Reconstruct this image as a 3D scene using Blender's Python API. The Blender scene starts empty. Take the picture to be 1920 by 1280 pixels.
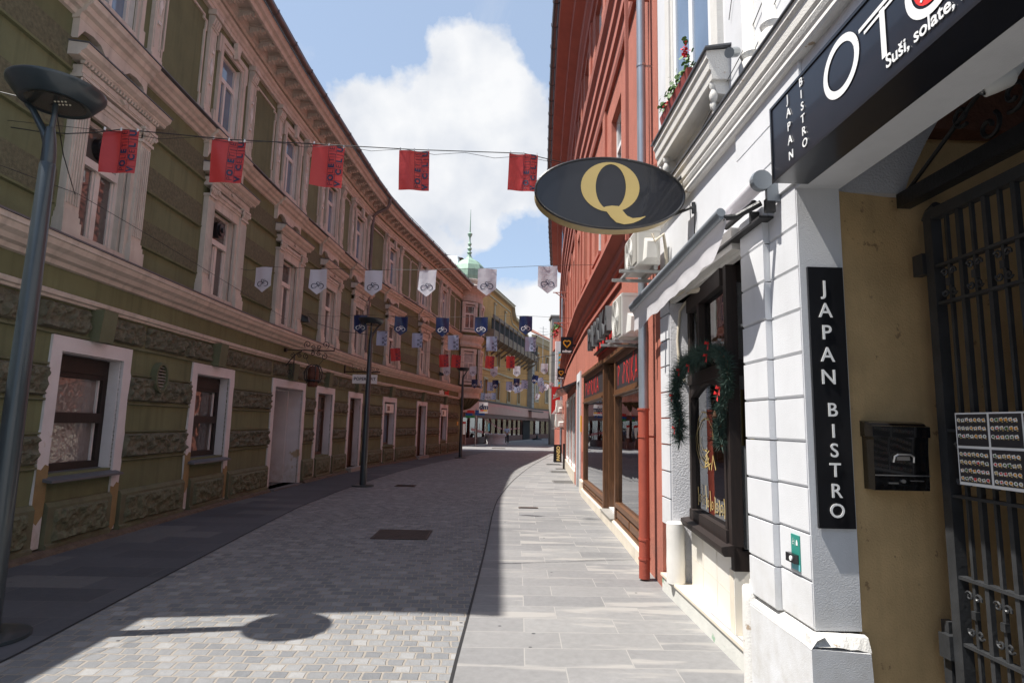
import bpy, bmesh, math, random
from mathutils import Vector, Matrix
random.seed(7)
scene = bpy.context.scene
COL = scene.collection
# ---------------------------------------------------------------- camera
FPX, EYE = 1130.0, 1.6
pitch, roll, yaw = math.atan(155/FPX), math.radians(1.31), math.radians(1.1)
cf = Vector((math.sin(yaw)*math.cos(pitch), math.cos(yaw)*math.cos(pitch), math.sin(pitch)))
r0 = Vector((math.cos(yaw), -math.sin(yaw), 0)); u0 = r0.cross(cf)
cr = r0*math.cos(roll) + u0*math.sin(roll); cu = cr.cross(cf)
cam = bpy.data.cameras.new("camera"); camo = bpy.data.objects.new("camera", cam); COL.objects.link(camo)
cam.sensor_width = 36; cam.lens = 36*FPX/1920; cam.clip_start = 0.05; cam.clip_end = 2000
camo.matrix_world = Matrix(((cr.x, cu.x, -cf.x, 0), (cr.y, cu.y, -cf.y, 0), (cr.z, cu.z, -cf.z, EYE), (0, 0, 0, 1)))
scene.camera = camo
# ---------------------------------------------------------------- sun + sky
SUN_EL = math.radians(63.9); to_sun = Vector((-1, -0.19, 0)).normalized()
SUN_AZ = math.atan2(to_sun.x, to_sun.y)              # clockwise from +Y
sv = Vector((to_sun.x*math.cos(SUN_EL), to_sun.y*math.cos(SUN_EL), math.sin(SUN_EL)))
sl = bpy.data.lights.new("sun", 'SUN'); sl.energy = 5.0; sl.angle = math.radians(0.55); sl.color = (1.0, 0.955, 0.89)
so = bpy.data.objects.new("sun", sl); COL.objects.link(so); so.rotation_euler = sv.to_track_quat('Z', 'Y').to_euler(); so.location = (-30, -6, 60)
world = bpy.data.worlds.new("World"); scene.world = world; world.use_nodes = True
wn, wl = world.node_tree.nodes, world.node_tree.links
wn.clear()
def wnode(t, **kw):
    n = wn.new(t)
    for k, v in kw.items(): setattr(n, k, v)
    return n
sky = wnode('ShaderNodeTexSky', sky_type='NISHITA', sun_disc=False, sun_elevation=SUN_EL, sun_rotation=SUN_AZ)
sky.air_density = 1.0; sky.dust_density = 0.5; sky.ozone_density = 1.2
tc = wnode('ShaderNodeTexCoord')
nrm = wnode('ShaderNodeVectorMath', operation='NORMALIZE'); wl.new(tc.outputs['Generated'], nrm.inputs[0])
# clouds live on the sky dome: heaped masses given by direction and size, broken up by noise
def pxdir(px, py):
    return (cf*FPX + cr*(px-960) + cu*(640-py)).normalized()
n1 = wnode('ShaderNodeTexNoise'); n1.inputs['Scale'].default_value = 7.0; n1.inputs['Detail'].default_value = 9; n1.inputs['Roughness'].default_value = .58
n2 = wnode('ShaderNodeTexNoise'); n2.inputs['Scale'].default_value = 3.4; n2.inputs['Detail'].default_value = 4
wl.new(nrm.outputs[0], n1.inputs['Vector']); wl.new(nrm.outputs[0], n2.inputs['Vector'])
def m(op, a, b=None, c=None, clamp=False):
    n = wnode('ShaderNodeMath', operation=op); n.use_clamp = clamp
    for i, x in enumerate((a, b, c)):
        if x is None: continue
        if isinstance(x, (int, float)): n.inputs[i].default_value = x
        else: wl.new(x, n.inputs[i])
    return n.outputs[0]
puffs = [((790,330),.155),((700,260),.10),((870,300),.165),((945,300),.13),((900,130),.088),((860,95),.05),((925,115),.045),((645,300),.085),((985,275),.07),
         ((760,215),.06),((835,195),.06),((880,400),.055),((905,430),.05),((820,455),.035),((1000,590),.075),((1040,560),.06),((940,590),.045),
         ((1180,600),.14),((965,145),.022),((730,370),.07)]
field = None
for (q, rad) in puffs:
    d = wnode('ShaderNodeVectorMath', operation='DISTANCE'); wl.new(nrm.outputs[0], d.inputs[0]); d.inputs[1].default_value = pxdir(*q)
    g = m('SUBTRACT', 1.0, m('DIVIDE', d.outputs['Value'], rad))
    g = m('MAXIMUM', g, -0.9)
    field = g if field is None else m('SMOOTH_MAX', field, g, 0.35)
edge = m('ADD', m('MULTIPLY', m('SUBTRACT', n1.outputs['Fac'], .5), 2.3), m('MULTIPLY', m('SUBTRACT', n2.outputs['Fac'], .5), .7))
dens = m('MULTIPLY', m('ADD', field, edge), 3.8, clamp=True)
dens = m('POWER', dens, 0.8)
wis = wnode('ShaderNodeTexNoise'); wis.inputs['Scale'].default_value = 5; wis.inputs['Detail'].default_value = 8; wis.inputs['Roughness'].default_value=.65; wis.inputs['Distortion'].default_value=.6
wl.new(nrm.outputs[0], wis.inputs['Vector'])
wsp = m('MULTIPLY', m('SUBTRACT', wis.outputs['Fac'], .56), 3.0, clamp=True)
dens = m('MAXIMUM', dens, m('MULTIPLY', wsp, .45))
n3 = wnode('ShaderNodeTexNoise'); n3.inputs['Scale'].default_value = 9; n3.inputs['Detail'].default_value = 6
wl.new(nrm.outputs[0], n3.inputs['Vector'])
cr2 = wnode('ShaderNodeValToRGB'); wl.new(n3.outputs['Fac'], cr2.inputs[0])
cr2.color_ramp.elements[0].position = .3; cr2.color_ramp.elements[0].color = (3.7, 3.95, 4.4, 1)
cr2.color_ramp.elements[1].position = .62; cr2.color_ramp.elements[1].color = (5.2, 5.25, 5.35, 1)
mixc = wnode('ShaderNodeMix', data_type='RGBA'); wl.new(dens, mixc.inputs['Factor'])
hz = wnode('ShaderNodeMix', data_type='RGBA'); hz.inputs['Factor'].default_value = .5
hz.inputs[7].default_value = (3.3, 4.0, 5.0, 1); wl.new(sky.outputs[0], hz.inputs[6])   # thin high haze
wl.new(hz.outputs[2], mixc.inputs[6]); wl.new(cr2.outputs[0], mixc.inputs[7])
bg = wnode('ShaderNodeBackground'); bg.inputs['Strength'].default_value = 0.114
wl.new(mixc.outputs[2], bg.inputs['Color'])
wo = wnode('ShaderNodeOutputWorld'); wl.new(bg.outputs[0], wo.inputs['Surface'])
scene.view_settings.view_transform = 'Standard'; scene.view_settings.look = 'None'
scene.view_settings.exposure = 0.7; scene.view_settings.gamma = 1
scene.render.engine = 'CYCLES'
scene.cycles.max_bounces = 8; scene.cycles.caustics_reflective = False; scene.cycles.caustics_refractive = False
# ---------------------------------------------------------------- materials
def newmat(name):
    mt = bpy.data.materials.new(name); mt.use_nodes = True
    nt = mt.node_tree; b = nt.nodes['Principled BSDF']
    return mt, nt, b
def lk(nt, a, b): nt.links.new(a, b)
def nn(nt, t, **kw):
    n = nt.nodes.new(t)
    for k, v in kw.items():
        if k in n.inputs: n.inputs[k].default_value = v
        else: setattr(n, k, v)
    return n
def M(name, col, rough=.8, var=.18, scale=2.5, bump=0., bscale=90., metal=0., spec=.5, stain=None, sscale=1.2, sth=.58, streak=0., coat=0, grime=None):
    """painted / plastered / metal surface: tone drift, fine grain, optional patches of another colour"""
    mt, nt, b = newmat(name)
    b.inputs['Roughness'].default_value = rough; b.inputs['Metallic'].default_value = metal
    b.inputs['Specular IOR Level'].default_value = spec; b.inputs['Coat Weight'].default_value = coat
    co = nn(nt, 'ShaderNodeTexCoord')
    no = nn(nt, 'ShaderNodeTexNoise', Scale=scale, Detail=7., Roughness=.62); lk(nt, co.outputs['Object'], no.inputs['Vector'])
    rp = nn(nt, 'ShaderNodeValToRGB'); lk(nt, no.outputs['Fac'], rp.inputs[0])
    c = Vector(col)
    rp.color_ramp.elements[0].position = .28; rp.color_ramp.elements[0].color = (*(c*(1-var)), 1)
    rp.color_ramp.elements[1].position = .72; rp.color_ramp.elements[1].color = (*(c*(1+var*.6)), 1)
    out = rp.outputs[0]
    if streak:
        mp = nn(nt, 'ShaderNodeMapping'); mp.inputs['Scale'].default_value = (9, 9, .6); lk(nt, co.outputs['Object'], mp.inputs[0])
        n4 = nn(nt, 'ShaderNodeTexNoise', Scale=1., Detail=5.); lk(nt, mp.outputs[0], n4.inputs['Vector'])
        r4 = nn(nt, 'ShaderNodeMapRange'); r4.inputs[1].default_value = .5; r4.inputs[2].default_value = .75; lk(nt, n4.outputs['Fac'], r4.inputs[0])
        r4.inputs[4].default_value = streak
        mx = nn(nt, 'ShaderNodeMix', data_type='RGBA'); lk(nt, r4.outputs[0], mx.inputs['Factor']); lk(nt, out, mx.inputs[6]); mx.inputs[7].default_value = (*(c*.45), 1)
        out = mx.outputs[2]
    if stain:
        n5 = nn(nt, 'ShaderNodeTexNoise', Scale=sscale, Detail=8., Roughness=.6); lk(nt, co.outputs['Object'], n5.inputs['Vector'])
        r5 = nn(nt, 'ShaderNodeMapRange'); r5.inputs[1].default_value = sth; r5.inputs[2].default_value = sth+.03; lk(nt, n5.outputs['Fac'], r5.inputs[0])
        mx = nn(nt, 'ShaderNodeMix', data_type='RGBA'); lk(nt, r5.outputs[0], mx.inputs['Factor']); lk(nt, out, mx.inputs[6]); mx.inputs[7].default_value = (*stain, 1)
        out = mx.outputs[2]
    if grime:   # splash dirt and soot low on the wall
        sx = nn(nt, 'ShaderNodeSeparateXYZ'); lk(nt, co.outputs['Object'], sx.inputs[0])
        gz = nn(nt, 'ShaderNodeMapRange'); gz.inputs[1].default_value = 0.; gz.inputs[2].default_value = 1.1; gz.inputs[3].default_value = .9; gz.inputs[4].default_value = 0.; lk(nt, sx.outputs[2], gz.inputs[0])
        gn = nn(nt, 'ShaderNodeTexNoise', Scale=4., Detail=9., Roughness=.7); lk(nt, co.outputs['Object'], gn.inputs['Vector'])
        gm = nn(nt, 'ShaderNodeMapRange'); gm.inputs[1].default_value = .38; gm.inputs[2].default_value = .68; lk(nt, gn.outputs['Fac'], gm.inputs[0])
        gp = nn(nt, 'ShaderNodeMath', operation='MULTIPLY'); lk(nt, gz.outputs[0], gp.inputs[0]); lk(nt, gm.outputs[0], gp.inputs[1])
        mx = nn(nt, 'ShaderNodeMix', data_type='RGBA'); lk(nt, gp.outputs[0], mx.inputs['Factor']); lk(nt, out, mx.inputs[6]); mx.inputs[7].default_value = (*grime, 1)
        out = mx.outputs[2]
    lk(nt, out, b.inputs['Base Color'])
    if bump:
        n6 = nn(nt, 'ShaderNodeTexNoise', Scale=bscale, Detail=4.); lk(nt, co.outputs['Object'], n6.inputs['Vector'])
        bp = nn(nt, 'ShaderNodeBump', Strength=bump, Distance=.01); lk(nt, n6.outputs['Fac'], bp.inputs['Height']); lk(nt, bp.outputs[0], b.inputs['Normal'])
    return mt
def glassmat(name, tint=(.03,.035,.04), ior=1.7, wav=.0, rough=.015):
    mt, nt, b = newmat(name)
    b.inputs['Roughness'].default_value = rough; b.inputs['IOR'].default_value = ior
    co = nn(nt, 'ShaderNodeTexCoord'); no = nn(nt, 'ShaderNodeTexNoise', Scale=1.6, Detail=3.); lk(nt, co.outputs['Object'], no.inputs['Vector'])
    rp = nn(nt, 'ShaderNodeValToRGB'); lk(nt, no.outputs['Fac'], rp.inputs[0]); c = Vector(tint)
    rp.color_ramp.elements[0].color = (*(c*.5), 1); rp.color_ramp.elements[1].color = (*(c*1.6), 1)
    lk(nt, rp.outputs[0], b.inputs['Base Color'])
    if wav:
        n2 = nn(nt, 'ShaderNodeTexNoise', Scale=wav, Detail=2.); lk(nt, co.outputs['Object'], n2.inputs['Vector'])
        bp = nn(nt, 'ShaderNodeBump', Strength=.5, Distance=.02 if wav < 6 else .03); lk(nt, n2.outputs['Fac'], bp.inputs['Height']); lk(nt, bp.outputs[0], b.inputs['Normal'])
    return mt
def paneglass(name, refl=.16, tint=(.78,.84,.82)):
    mt, nt, b = newmat(name); nt.nodes.remove(b)
    tr = nn(nt, 'ShaderNodeBsdfTransparent'); tr.inputs[0].default_value = (*tint, 1)
    gl = nn(nt, 'ShaderNodeBsdfGlossy'); gl.inputs['Roughness'].default_value = .01; gl.inputs[0].default_value = (.95,.97,1,1)
    fr = nn(nt, 'ShaderNodeFresnel', IOR=1.6)
    co = nn(nt, 'ShaderNodeTexCoord'); no = nn(nt, 'ShaderNodeTexNoise', Scale=2.2, Detail=2.); lk(nt, co.outputs['Object'], no.inputs['Vector'])
    bp = nn(nt, 'ShaderNodeBump', Strength=.12, Distance=.01); lk(nt, no.outputs['Fac'], bp.inputs['Height']); lk(nt, bp.outputs[0], gl.inputs['Normal'])
    ad = nn(nt, 'ShaderNodeMath', operation='ADD'); ad.use_clamp = True; lk(nt, fr.outputs[0], ad.inputs[0]); ad.inputs[1].default_value = refl
    mx = nn(nt, 'ShaderNodeMixShader'); lk(nt, ad.outputs[0], mx.inputs[0]); lk(nt, tr.outputs[0], mx.inputs[1]); lk(nt, gl.outputs[0], mx.inputs[2])
    lk(nt, mx.outputs[0], nt.nodes['Material Output'].inputs[0])
    return mt
def cloth(name, col, rough=.45, trans=.35):
    mt, nt, b = newmat(name)
    b.inputs['Base Color'].default_value = (*col, 1); b.inputs['Roughness'].default_value = rough
    t = nn(nt, 'ShaderNodeBsdfTranslucent'); t.inputs[0].default_value = (*col, 1)
    mx = nn(nt, 'ShaderNodeMixShader'); mx.inputs[0].default_value = trans
    co = nn(nt, 'ShaderNodeTexCoord'); no = nn(nt, 'ShaderNodeTexNoise', Scale=7., Detail=2.); lk(nt, co.outputs['Object'], no.inputs['Vector'])
    bp = nn(nt, 'ShaderNodeBump', Strength=.35, Distance=.03); lk(nt, no.outputs['Fac'], bp.inputs['Height']); lk(nt, bp.outputs[0], b.inputs['Normal'])
    lk(nt, b.outputs[0], mx.inputs[1]); lk(nt, t.outputs[0], mx.inputs[2]); lk(nt, mx.outputs[0], nt.nodes['Material Output'].inputs[0])
    return mt
def wood(name, col, rough=.45):
    mt, nt, b = newmat(name); b.inputs['Roughness'].default_value = rough
    co = nn(nt, 'ShaderNodeTexCoord'); mp = nn(nt, 'ShaderNodeMapping'); mp.inputs['Scale'].default_value = (14, 14, 1.2); lk(nt, co.outputs['Object'], mp.inputs[0])
    no = nn(nt, 'ShaderNodeTexNoise', Scale=3., Detail=6.); no.inputs['Distortion'].default_value = .8; lk(nt, mp.outputs[0], no.inputs['Vector'])
    rp = nn(nt, 'ShaderNodeValToRGB'); lk(nt, no.outputs['Fac'], rp.inputs[0]); c = Vector(col)
    rp.color_ramp.elements[0].position = .3; rp.color_ramp.elements[0].color = (*(c*.55), 1); rp.color_ramp.elements[1].position = .7; rp.color_ramp.elements[1].color = (*(c*1.25), 1)
    lk(nt, rp.outputs[0], b.inputs['Base Color'])
    bp = nn(nt, 'ShaderNodeBump', Strength=.25, Distance=.003); lk(nt, no.outputs['Fac'], bp.inputs['Height']); lk(nt, bp.outputs[0], b.inputs['Normal'])
    return mt
def paving(name, bw, rh, mortar, c1, c2, cm, light=None, bump=.4, rough=.75, spots=True, veins=False, offset=.5, wob=.0):
    """stone setts / slabs in courses; UV in metres: u across the street, v along it"""
    mt, nt, b = newmat(name); b.inputs['Roughness'].default_value = rough
    uv = nn(nt, 'ShaderNodeUVMap')
    vec = uv.outputs[0]
    if wob:
        wn_ = nn(nt, 'ShaderNodeTexNoise', Scale=5., Detail=2.); lk(nt, vec, wn_.inputs['Vector'])
        sb = nn(nt, 'ShaderNodeVectorMath', operation='SUBTRACT'); lk(nt, wn_.outputs['Color'], sb.inputs[0]); sb.inputs[1].default_value = (.5, .5, .5)
        sc = nn(nt, 'ShaderNodeVectorMath', operation='SCALE'); lk(nt, sb.outputs[0], sc.inputs[0]); sc.inputs['Scale'].default_value = wob
        ad = nn(nt, 'ShaderNodeVectorMath', operation='ADD'); lk(nt, vec, ad.inputs[0]); lk(nt, sc.outputs[0], ad.inputs[1]); vec = ad.outputs[0]
    br = nn(nt, 'ShaderNodeTexBrick'); lk(nt, vec, br.inputs['Vector'])
    br.inputs['Scale'].default_value = 1.; br.inputs['Brick Width'].default_value = bw; br.inputs['Row Height'].default_value = rh
    br.inputs['Mortar Size'].default_value = mortar; br.inputs['Mortar Smooth'].default_value = .35; br.offset = offset
    br.inputs['Color1'].default_value = (0, 0, 0, 1); br.inputs['Color2'].default_value = (1, 1, 1, 1); br.inputs['Mortar'].default_value = (.5, .5, .5, 1)
    rp = nn(nt, 'ShaderNodeValToRGB'); lk(nt, br.outputs['Color'], rp.inputs[0])
    rp.color_ramp.elements[0].color = (*c1, 1); rp.color_ramp.elements[1].color = (*c2, 1)
    if light:
        e = rp.color_ramp.elements.new(.82); e.color = (*c2, 1); rp.color_ramp.elements[2].color = (*light, 1)
    no = nn(nt, 'ShaderNodeTexNoise', Scale=14., Detail=8., Roughness=.7); lk(nt, uv.outputs[0], no.inputs['Vector'])
    nb = nn(nt, 'ShaderNodeTexNoise', Scale=.6, Detail=4.); lk(nt, uv.outputs[0], nb.inputs['Vector'])
    s1 = nn(nt, 'ShaderNodeMapRange'); s1.inputs[3].default_value = .72; s1.inputs[4].default_value = 1.28; lk(nt, no.outputs['Fac'], s1.inputs[0])
    s2 = nn(nt, 'ShaderNodeMapRange'); s2.inputs[1].default_value = .3; s2.inputs[2].default_value = .7; s2.inputs[3].default_value = .86; s2.inputs[4].default_value = 1.1; lk(nt, nb.outputs['Fac'], s2.inputs[0])
    mm = nn(nt, 'ShaderNodeMath', operation='MULTIPLY'); lk(nt, s1.outputs[0], mm.inputs[0]); lk(nt, s2.outputs[0], mm.inputs[1])
    vm = nn(nt, 'ShaderNodeVectorMath', operation='SCALE'); lk(nt, rp.outputs[0], vm.inputs[0]); lk(nt, mm.outputs[0], vm.inputs['Scale'])
    out = vm.outputs[0]
    if veins:   # pale diagonal veining, cut at the slab edges by shifting it per slab
        sh = nn(nt, 'ShaderNodeVectorMath', operation='SCALE'); lk(nt, br.outputs['Color'], sh.inputs[0]); sh.inputs['Scale'].default_value = 37.
        a2 = nn(nt, 'ShaderNodeVectorMath', operation='ADD'); lk(nt, uv.outputs[0], a2.inputs[0]); lk(nt, sh.outputs[0], a2.inputs[1])
        mp = nn(nt, 'ShaderNodeMapping'); mp.inputs['Rotation'].default_value = (0, 0, .5); mp.inputs['Scale'].default_value = (.7, 4.2, 1); lk(nt, a2.outputs[0], mp.inputs[0])
        vn = nn(nt, 'ShaderNodeTexNoise', Scale=1.1, Detail=4., Roughness=.55); lk(nt, mp.outputs[0], vn.inputs['Vector'])
        vr = nn(nt, 'ShaderNodeMapRange'); vr.inputs[1].default_value = .55; vr.inputs[2].default_value = .63; vr.inputs[4].default_value = .75; lk(nt, vn.outputs['Fac'], vr.inputs[0])
        mx = nn(nt, 'ShaderNodeMix', data_type='RGBA'); lk(nt, vr.outputs[0], mx.inputs['Factor']); lk(nt, out, mx.inputs[6]); mx.inputs[7].default_value = (*veins, 1); out = mx.outputs[2]
    if spots:   # trodden-in gum and oil spots
        vo = nn(nt, 'ShaderNodeTexVoronoi', Scale=3.6); lk(nt, uv.outputs[0], vo.inputs['Vector'])
        vr = nn(nt, 'ShaderNodeMapRange'); vr.inputs[1].default_value = .045; vr.inputs[2].default_value = .065; vr.inputs[3].default_value = 1; vr.inputs[4].default_value = 0; lk(nt, vo.outputs['Distance'], vr.inputs[0])
        sx = nn(nt, 'ShaderNodeSeparateColor'); lk(nt, vo.outputs['Color'], sx.inputs[0])
        th = nn(nt, 'ShaderNodeMath', operation='GREATER_THAN'); lk(nt, sx.outputs[0], th.inputs[0]); th.inputs[1].default_value = .62
        mu = nn(nt, 'ShaderNodeMath', operation='MULTIPLY'); lk(nt, vr.outputs[0], mu.inputs[0]); lk(nt, th.outputs[0], mu.inputs[1])
        mx = nn(nt, 'ShaderNodeMix', data_type='RGBA'); lk(nt, mu.outputs[0], mx.inputs['Factor']); lk(nt, out, mx.inputs[6]); mx.inputs[7].default_value = (.05, .05, .055, 1); out = mx.outputs[2]
    mx = nn(nt, 'ShaderNodeMix', data_type='RGBA'); lk(nt, br.outputs['Fac'], mx.inputs['Factor']); lk(nt, out, mx.inputs[6]); mx.inputs[7].default_value = (*cm, 1)
    lk(nt, mx.outputs[2], b.inputs['Base Color'])
    h = nn(nt, 'ShaderNodeMath', operation='MULTIPLY_ADD'); lk(nt, br.outputs['Fac'], h.inputs[0]); h.inputs[1].default_value = -1.; lk(nt, no.outputs['Fac'], h.inputs[2])
    bp = nn(nt, 'ShaderNodeBump', Strength=bump, Distance=.012); lk(nt, h.outputs[0], bp.inputs['Height']); lk(nt, bp.outputs[0], b.inputs['Normal'])
    return mt
MT = dict(
 green=M('green_plaster', (.158,.172,.09), .9, .26, 1.1, .5, 150, streak=.45, grime=(.09,.075,.055)),
 greenlow=M('green_plaster_worn', (.145,.152,.088), .9, .3, 1.6, .6, 120, streak=.4, grime=(.10,.075,.055), stain=(.40,.31,.22), sscale=1.5, sth=.665),
 rock=M('green_rock_face', (.135,.128,.09), .95, .5, 9, .9, 45),
 rockl=M('stippled_green_plaster', (.135,.13,.08), .95, .4, 22, 1., 70),
 trim=M('rose_stucco', (.60,.53,.465), .85, .16, 3, .35, 120, streak=.45),
 surround=M('pale_rose_surround', (.68,.64,.65), .85, .14, 2, .4, 100, grime=(.34,.27,.20), stain=(.42,.32,.2), sscale=1.1, sth=.66),
 ochre=M('bare_ochre_render', (.30,.21,.10), .95, .25, 4, .8, 80),
 lead=M('flashing', (.13,.135,.15), .5, .2, 3, 0, metal=.3),
 gutter=M('gutter_metal', (.16,.13,.125), .45, .25, 3, metal=.4),
 brown=wood('dark_brown_wood', (.018,.010,.008), .65),
 midwood=wood('mid_brown_wood', (.10,.045,.022), .4),
 oak=wood('shopfront_wood', (.15,.068,.03), .45),
 frame=M('window_paint', (.68,.62,.58), .5, .12, 4),
 winglass=glassmat('window_glass', (.10,.085,.08), 1.9, 2.2),  # warm tint paints in reflections of curtains and the red house
 foil=glassmat('foil_behind_glass', (.2,.17,.16), 1.9, 7., .08),
 skyglass=glassmat('sky_tinted_glass', (.13,.18,.26), 2.1, 1.2),  # blue base colour paints in the reflected sky
 curtain=M('net_curtain', (.45,.42,.40), .9, .3, 7),
 darkin=M('dark_interior', (.012,.011,.011), .9, .3),
 pole=M('lamp_paint', (.028,.040,.048), .35, .2, 4, coat=.3),
 lens=M('lamp_lens', (.04,.04,.036), .2, .3, 20),
 led=M('led_chip', (.75,.7,.55), .3, .05),
 iron=M('wrought_iron', (.012,.012,.013), .45, .3, 12, .3, 60),
 ironrust=M('rusty_iron', (.11,.035,.02), .75, .4, 12, .4, 60),
 gate=M('gate_iron', (.035,.037,.04), .42, .35, 9, .2, 50),
 cable=M('black_cable', (.015,.015,.016), .6, .1),
 clip=M('plastic_clip', (.75,.75,.75), .4, .05),
 red=M('red_plaster', (.47,.155,.105), .92, .16, 1.6, .8, 130, streak=.22, grime=(.25,.12,.09)),
 redtrim=M('red_moulding', (.44,.14,.10), .85, .15, 2, .3, 100),
 redpipe=M('red_iron_pipe', (.36,.075,.045), .6, .2, 5, .2, 30, stain=(.05,.03,.02), sscale=5, sth=.7),
 zinc=M('zinc_pipe', (.36,.40,.45), .38, .15, 3, metal=.55),
 white=M('white_plaster', (.66,.67,.69), .88, .10, 1.6, .22, 160, streak=.10, grime=(.42,.40,.36)),
 whitedirt=M('white_stucco_weathered', (.68,.665,.63), .88, .1, 4, .4, 90, stain=(.36,.28,.2), sscale=7, sth=.67),
 roughgrey=M('grey_plaster', (.50,.50,.52), .9, .1, 3, .8, 70),  # rough grey plaster, darker than the white walls
 tile=M('cream_tile', (.80,.77,.70), .25, .05, 3),
 cream=M('cream_marble', (.74,.66,.54), .35, .14, 4),
 groove=M('grey_joint', (.28,.28,.29), .9, .1),
 ochrewall=M('ochre_render', (.64,.44,.22), .95, .22, 2.5, .45, 90, stain=(.34,.22,.11), sscale=9, sth=.66, streak=.2),
 brickdark=M('vault_brick', (.14,.06,.04), .95, .4, 6, .8, 40),
 black=M('black_sheet', (.010,.010,.012), .3, .3, 5, coat=.2),
 navyblk=M('blueblack_sheet', (.013,.015,.022), .28, .2, 4, coat=.25),
 letter=M('white_letter', (.85,.85,.84), .4, .03),
 gold=M('gold_film', (.62,.46,.17), .4, .06, 4),
 goldrim=M('gilt_rim', (.40,.31,.15), .5, .25, 6),
 awning=cloth('awning_fabric', (.78,.76,.78), .8, .35),
 alu=M('grey_aluminium', (.28,.31,.34), .4, .1, 5, metal=.4),
 acw=M('ac_casing', (.72,.71,.67), .5, .08, 3),
 acg=M('ac_grille', (.40,.385,.35), .6, .1, 3),
 hose=M('insulated_hose', (.62,.56,.45), .8, .15, 9, .3, 40),
 galv=M('galvanised_bracket', (.42,.42,.41), .5, .2, 6, metal=.4),
 pane=paneglass('shop_glass'),
 panedark=paneglass('shop_glass_smoked', .10, (.42,.46,.47)),
 signgrey=M('slate_letter', (.09,.095,.10), .5, .2, 6),
 signred=M('red_panel', (.62,.03,.03), .5, .1),
 panelblk=M('charcoal_panel', (.035,.032,.036), .5, .2),
 redletter=M('red_lettering', (.75,.035,.03), .5, .08),
 yellowp=M('yellow_plate', (.75,.42,.03), .5, .1),
 orange=M('orange_film', (.80,.36,.02), .45, .05),
 needles=M('fir_needles', (.04,.078,.06), .75, .45, 30),
 bow=M('red_bow', (.55,.02,.02), .5, .2, 20),
 cone=M('pine_cone', (.14,.07,.035), .8, .3, 30),
 leaf=M('geranium_leaf', (.075,.17,.03), .6, .4, 25),
 petal=M('geranium_petal', (.65,.03,.05), .6, .3, 30),
 terracotta=M('terracotta_box', (.28,.045,.035), .6, .15),
 mailbox=M('black_gloss', (.008,.008,.009), .12, .2, 3, coat=.6),
 steel=M('steel', (.5,.5,.5), .3, .1, metal=.9),
 teal=M('teal_sign', (.03,.26,.21), .4, .08),
 aqua=M('aqua_sign', (.15,.5,.55), .4, .08),
 flagred=cloth('red_flag_vinyl', (.62,.065,.06), .35, .42),
 flagwhite=cloth('white_flag_vinyl', (.66,.66,.72), .4, .35),
 flagnavy=cloth('navy_flag_vinyl', (.016,.028,.10), .3, .15),
 flagblue=cloth('pale_blue_flag_vinyl', (.46,.54,.72), .4, .3),
 ink=M('navy_print', (.018,.022,.06), .5, .05),
 inkfaint=M('dark_red_print', (.10,.01,.02), .5, .05),
 inkwhite=M('white_print', (.8,.8,.82), .5, .03),
 yellowwall=M('yellow_plaster', (.46,.25,.085), .9, .2, .6, .3, 40, streak=.35),
 yellowtrim=M('cream_trim', (.40,.33,.22), .85, .15, 1.5),
 footdirt=M('crumbling_brown_mortar', (.12,.085,.06), .95, .4, 12, .9, 40),
 stepface=M('worn_green_white_paint', (.62,.62,.58), .9, .15, 3, .3, 60, stain=(.28,.42,.30), sscale=4, sth=.62),
 stone=M('grey_stone', (.30,.285,.26), .9, .2, 1.5, .4, 20),
  gallerywood=M('weathered_brown_boards', (.20,.15,.105), .8, .3, 3),
 copper=M('green_copper', (.28,.42,.32), .6, .2, 3, metal=.1, streak=.4),
 whitemetal=M('pale_sheet_roof', (.78,.78,.76), .5, .08, 2),
 rooftile=M('red_roof_tile', (.30,.12,.075), .85, .35, 6, .6, 12),
 slate=M('dark_roof', (.07,.065,.065), .7, .3, 4, .4, 12),
 fascia=M('peach_fascia', (.42,.235,.19), .6, .08, 2),
 fascia2=M('rose_swirl', (.50,.20,.18), .6, .08, 2),
 maroon=M('maroon_panel', (.10,.03,.022), .6, .2, 3),
 creamblind=M('cream_blind', (.62,.52,.30), .8, .2, 2),  # cream cloth of the shop window blinds
 well=M('pale_granite', (.47,.46,.455), .85, .12, 6, .4, 60),
 skin=M('skin', (.45,.24,.16), .6, .1), shirt=M('pale_blue_shirt', (.42,.55,.70), .8, .15, 9), trousers=M('dark_trousers', (.02,.022,.03), .8, .2), hair=M('dark_hair', (.02,.014,.01), .7, .2),
 blueboard=M('blue_board', (.02,.08,.28), .4, .2, 4), greenboard=M('green_board', (.03,.22,.08), .4, .15, 4), redboard=M('red_board', (.5,.03,.03), .4, .15),
 manhole=M('rusty_manhole', (.07,.045,.035), .8, .3, 14, .6, 60), drain=M('slot_drain', (.015,.015,.016), .7, .2), grate=M('grey_grating', (.17,.165,.16), .7, .2, 20),
 setts=paving('granite_setts', .118, .116, .010, (.145,.15,.158), (.225,.227,.23), (.265,.24,.21), light=(.29,.287,.283), bump=.9, veins=False, wob=.05),
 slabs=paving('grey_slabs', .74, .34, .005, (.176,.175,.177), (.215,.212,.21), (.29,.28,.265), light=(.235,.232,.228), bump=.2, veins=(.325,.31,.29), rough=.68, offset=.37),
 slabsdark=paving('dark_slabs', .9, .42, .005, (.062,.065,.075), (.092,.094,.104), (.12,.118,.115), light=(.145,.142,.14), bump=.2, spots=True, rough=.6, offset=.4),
 asphalt=M('town_ground', (.22,.22,.21), .9, .15, 2),
)
from mathutils import noise as NZ
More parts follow.
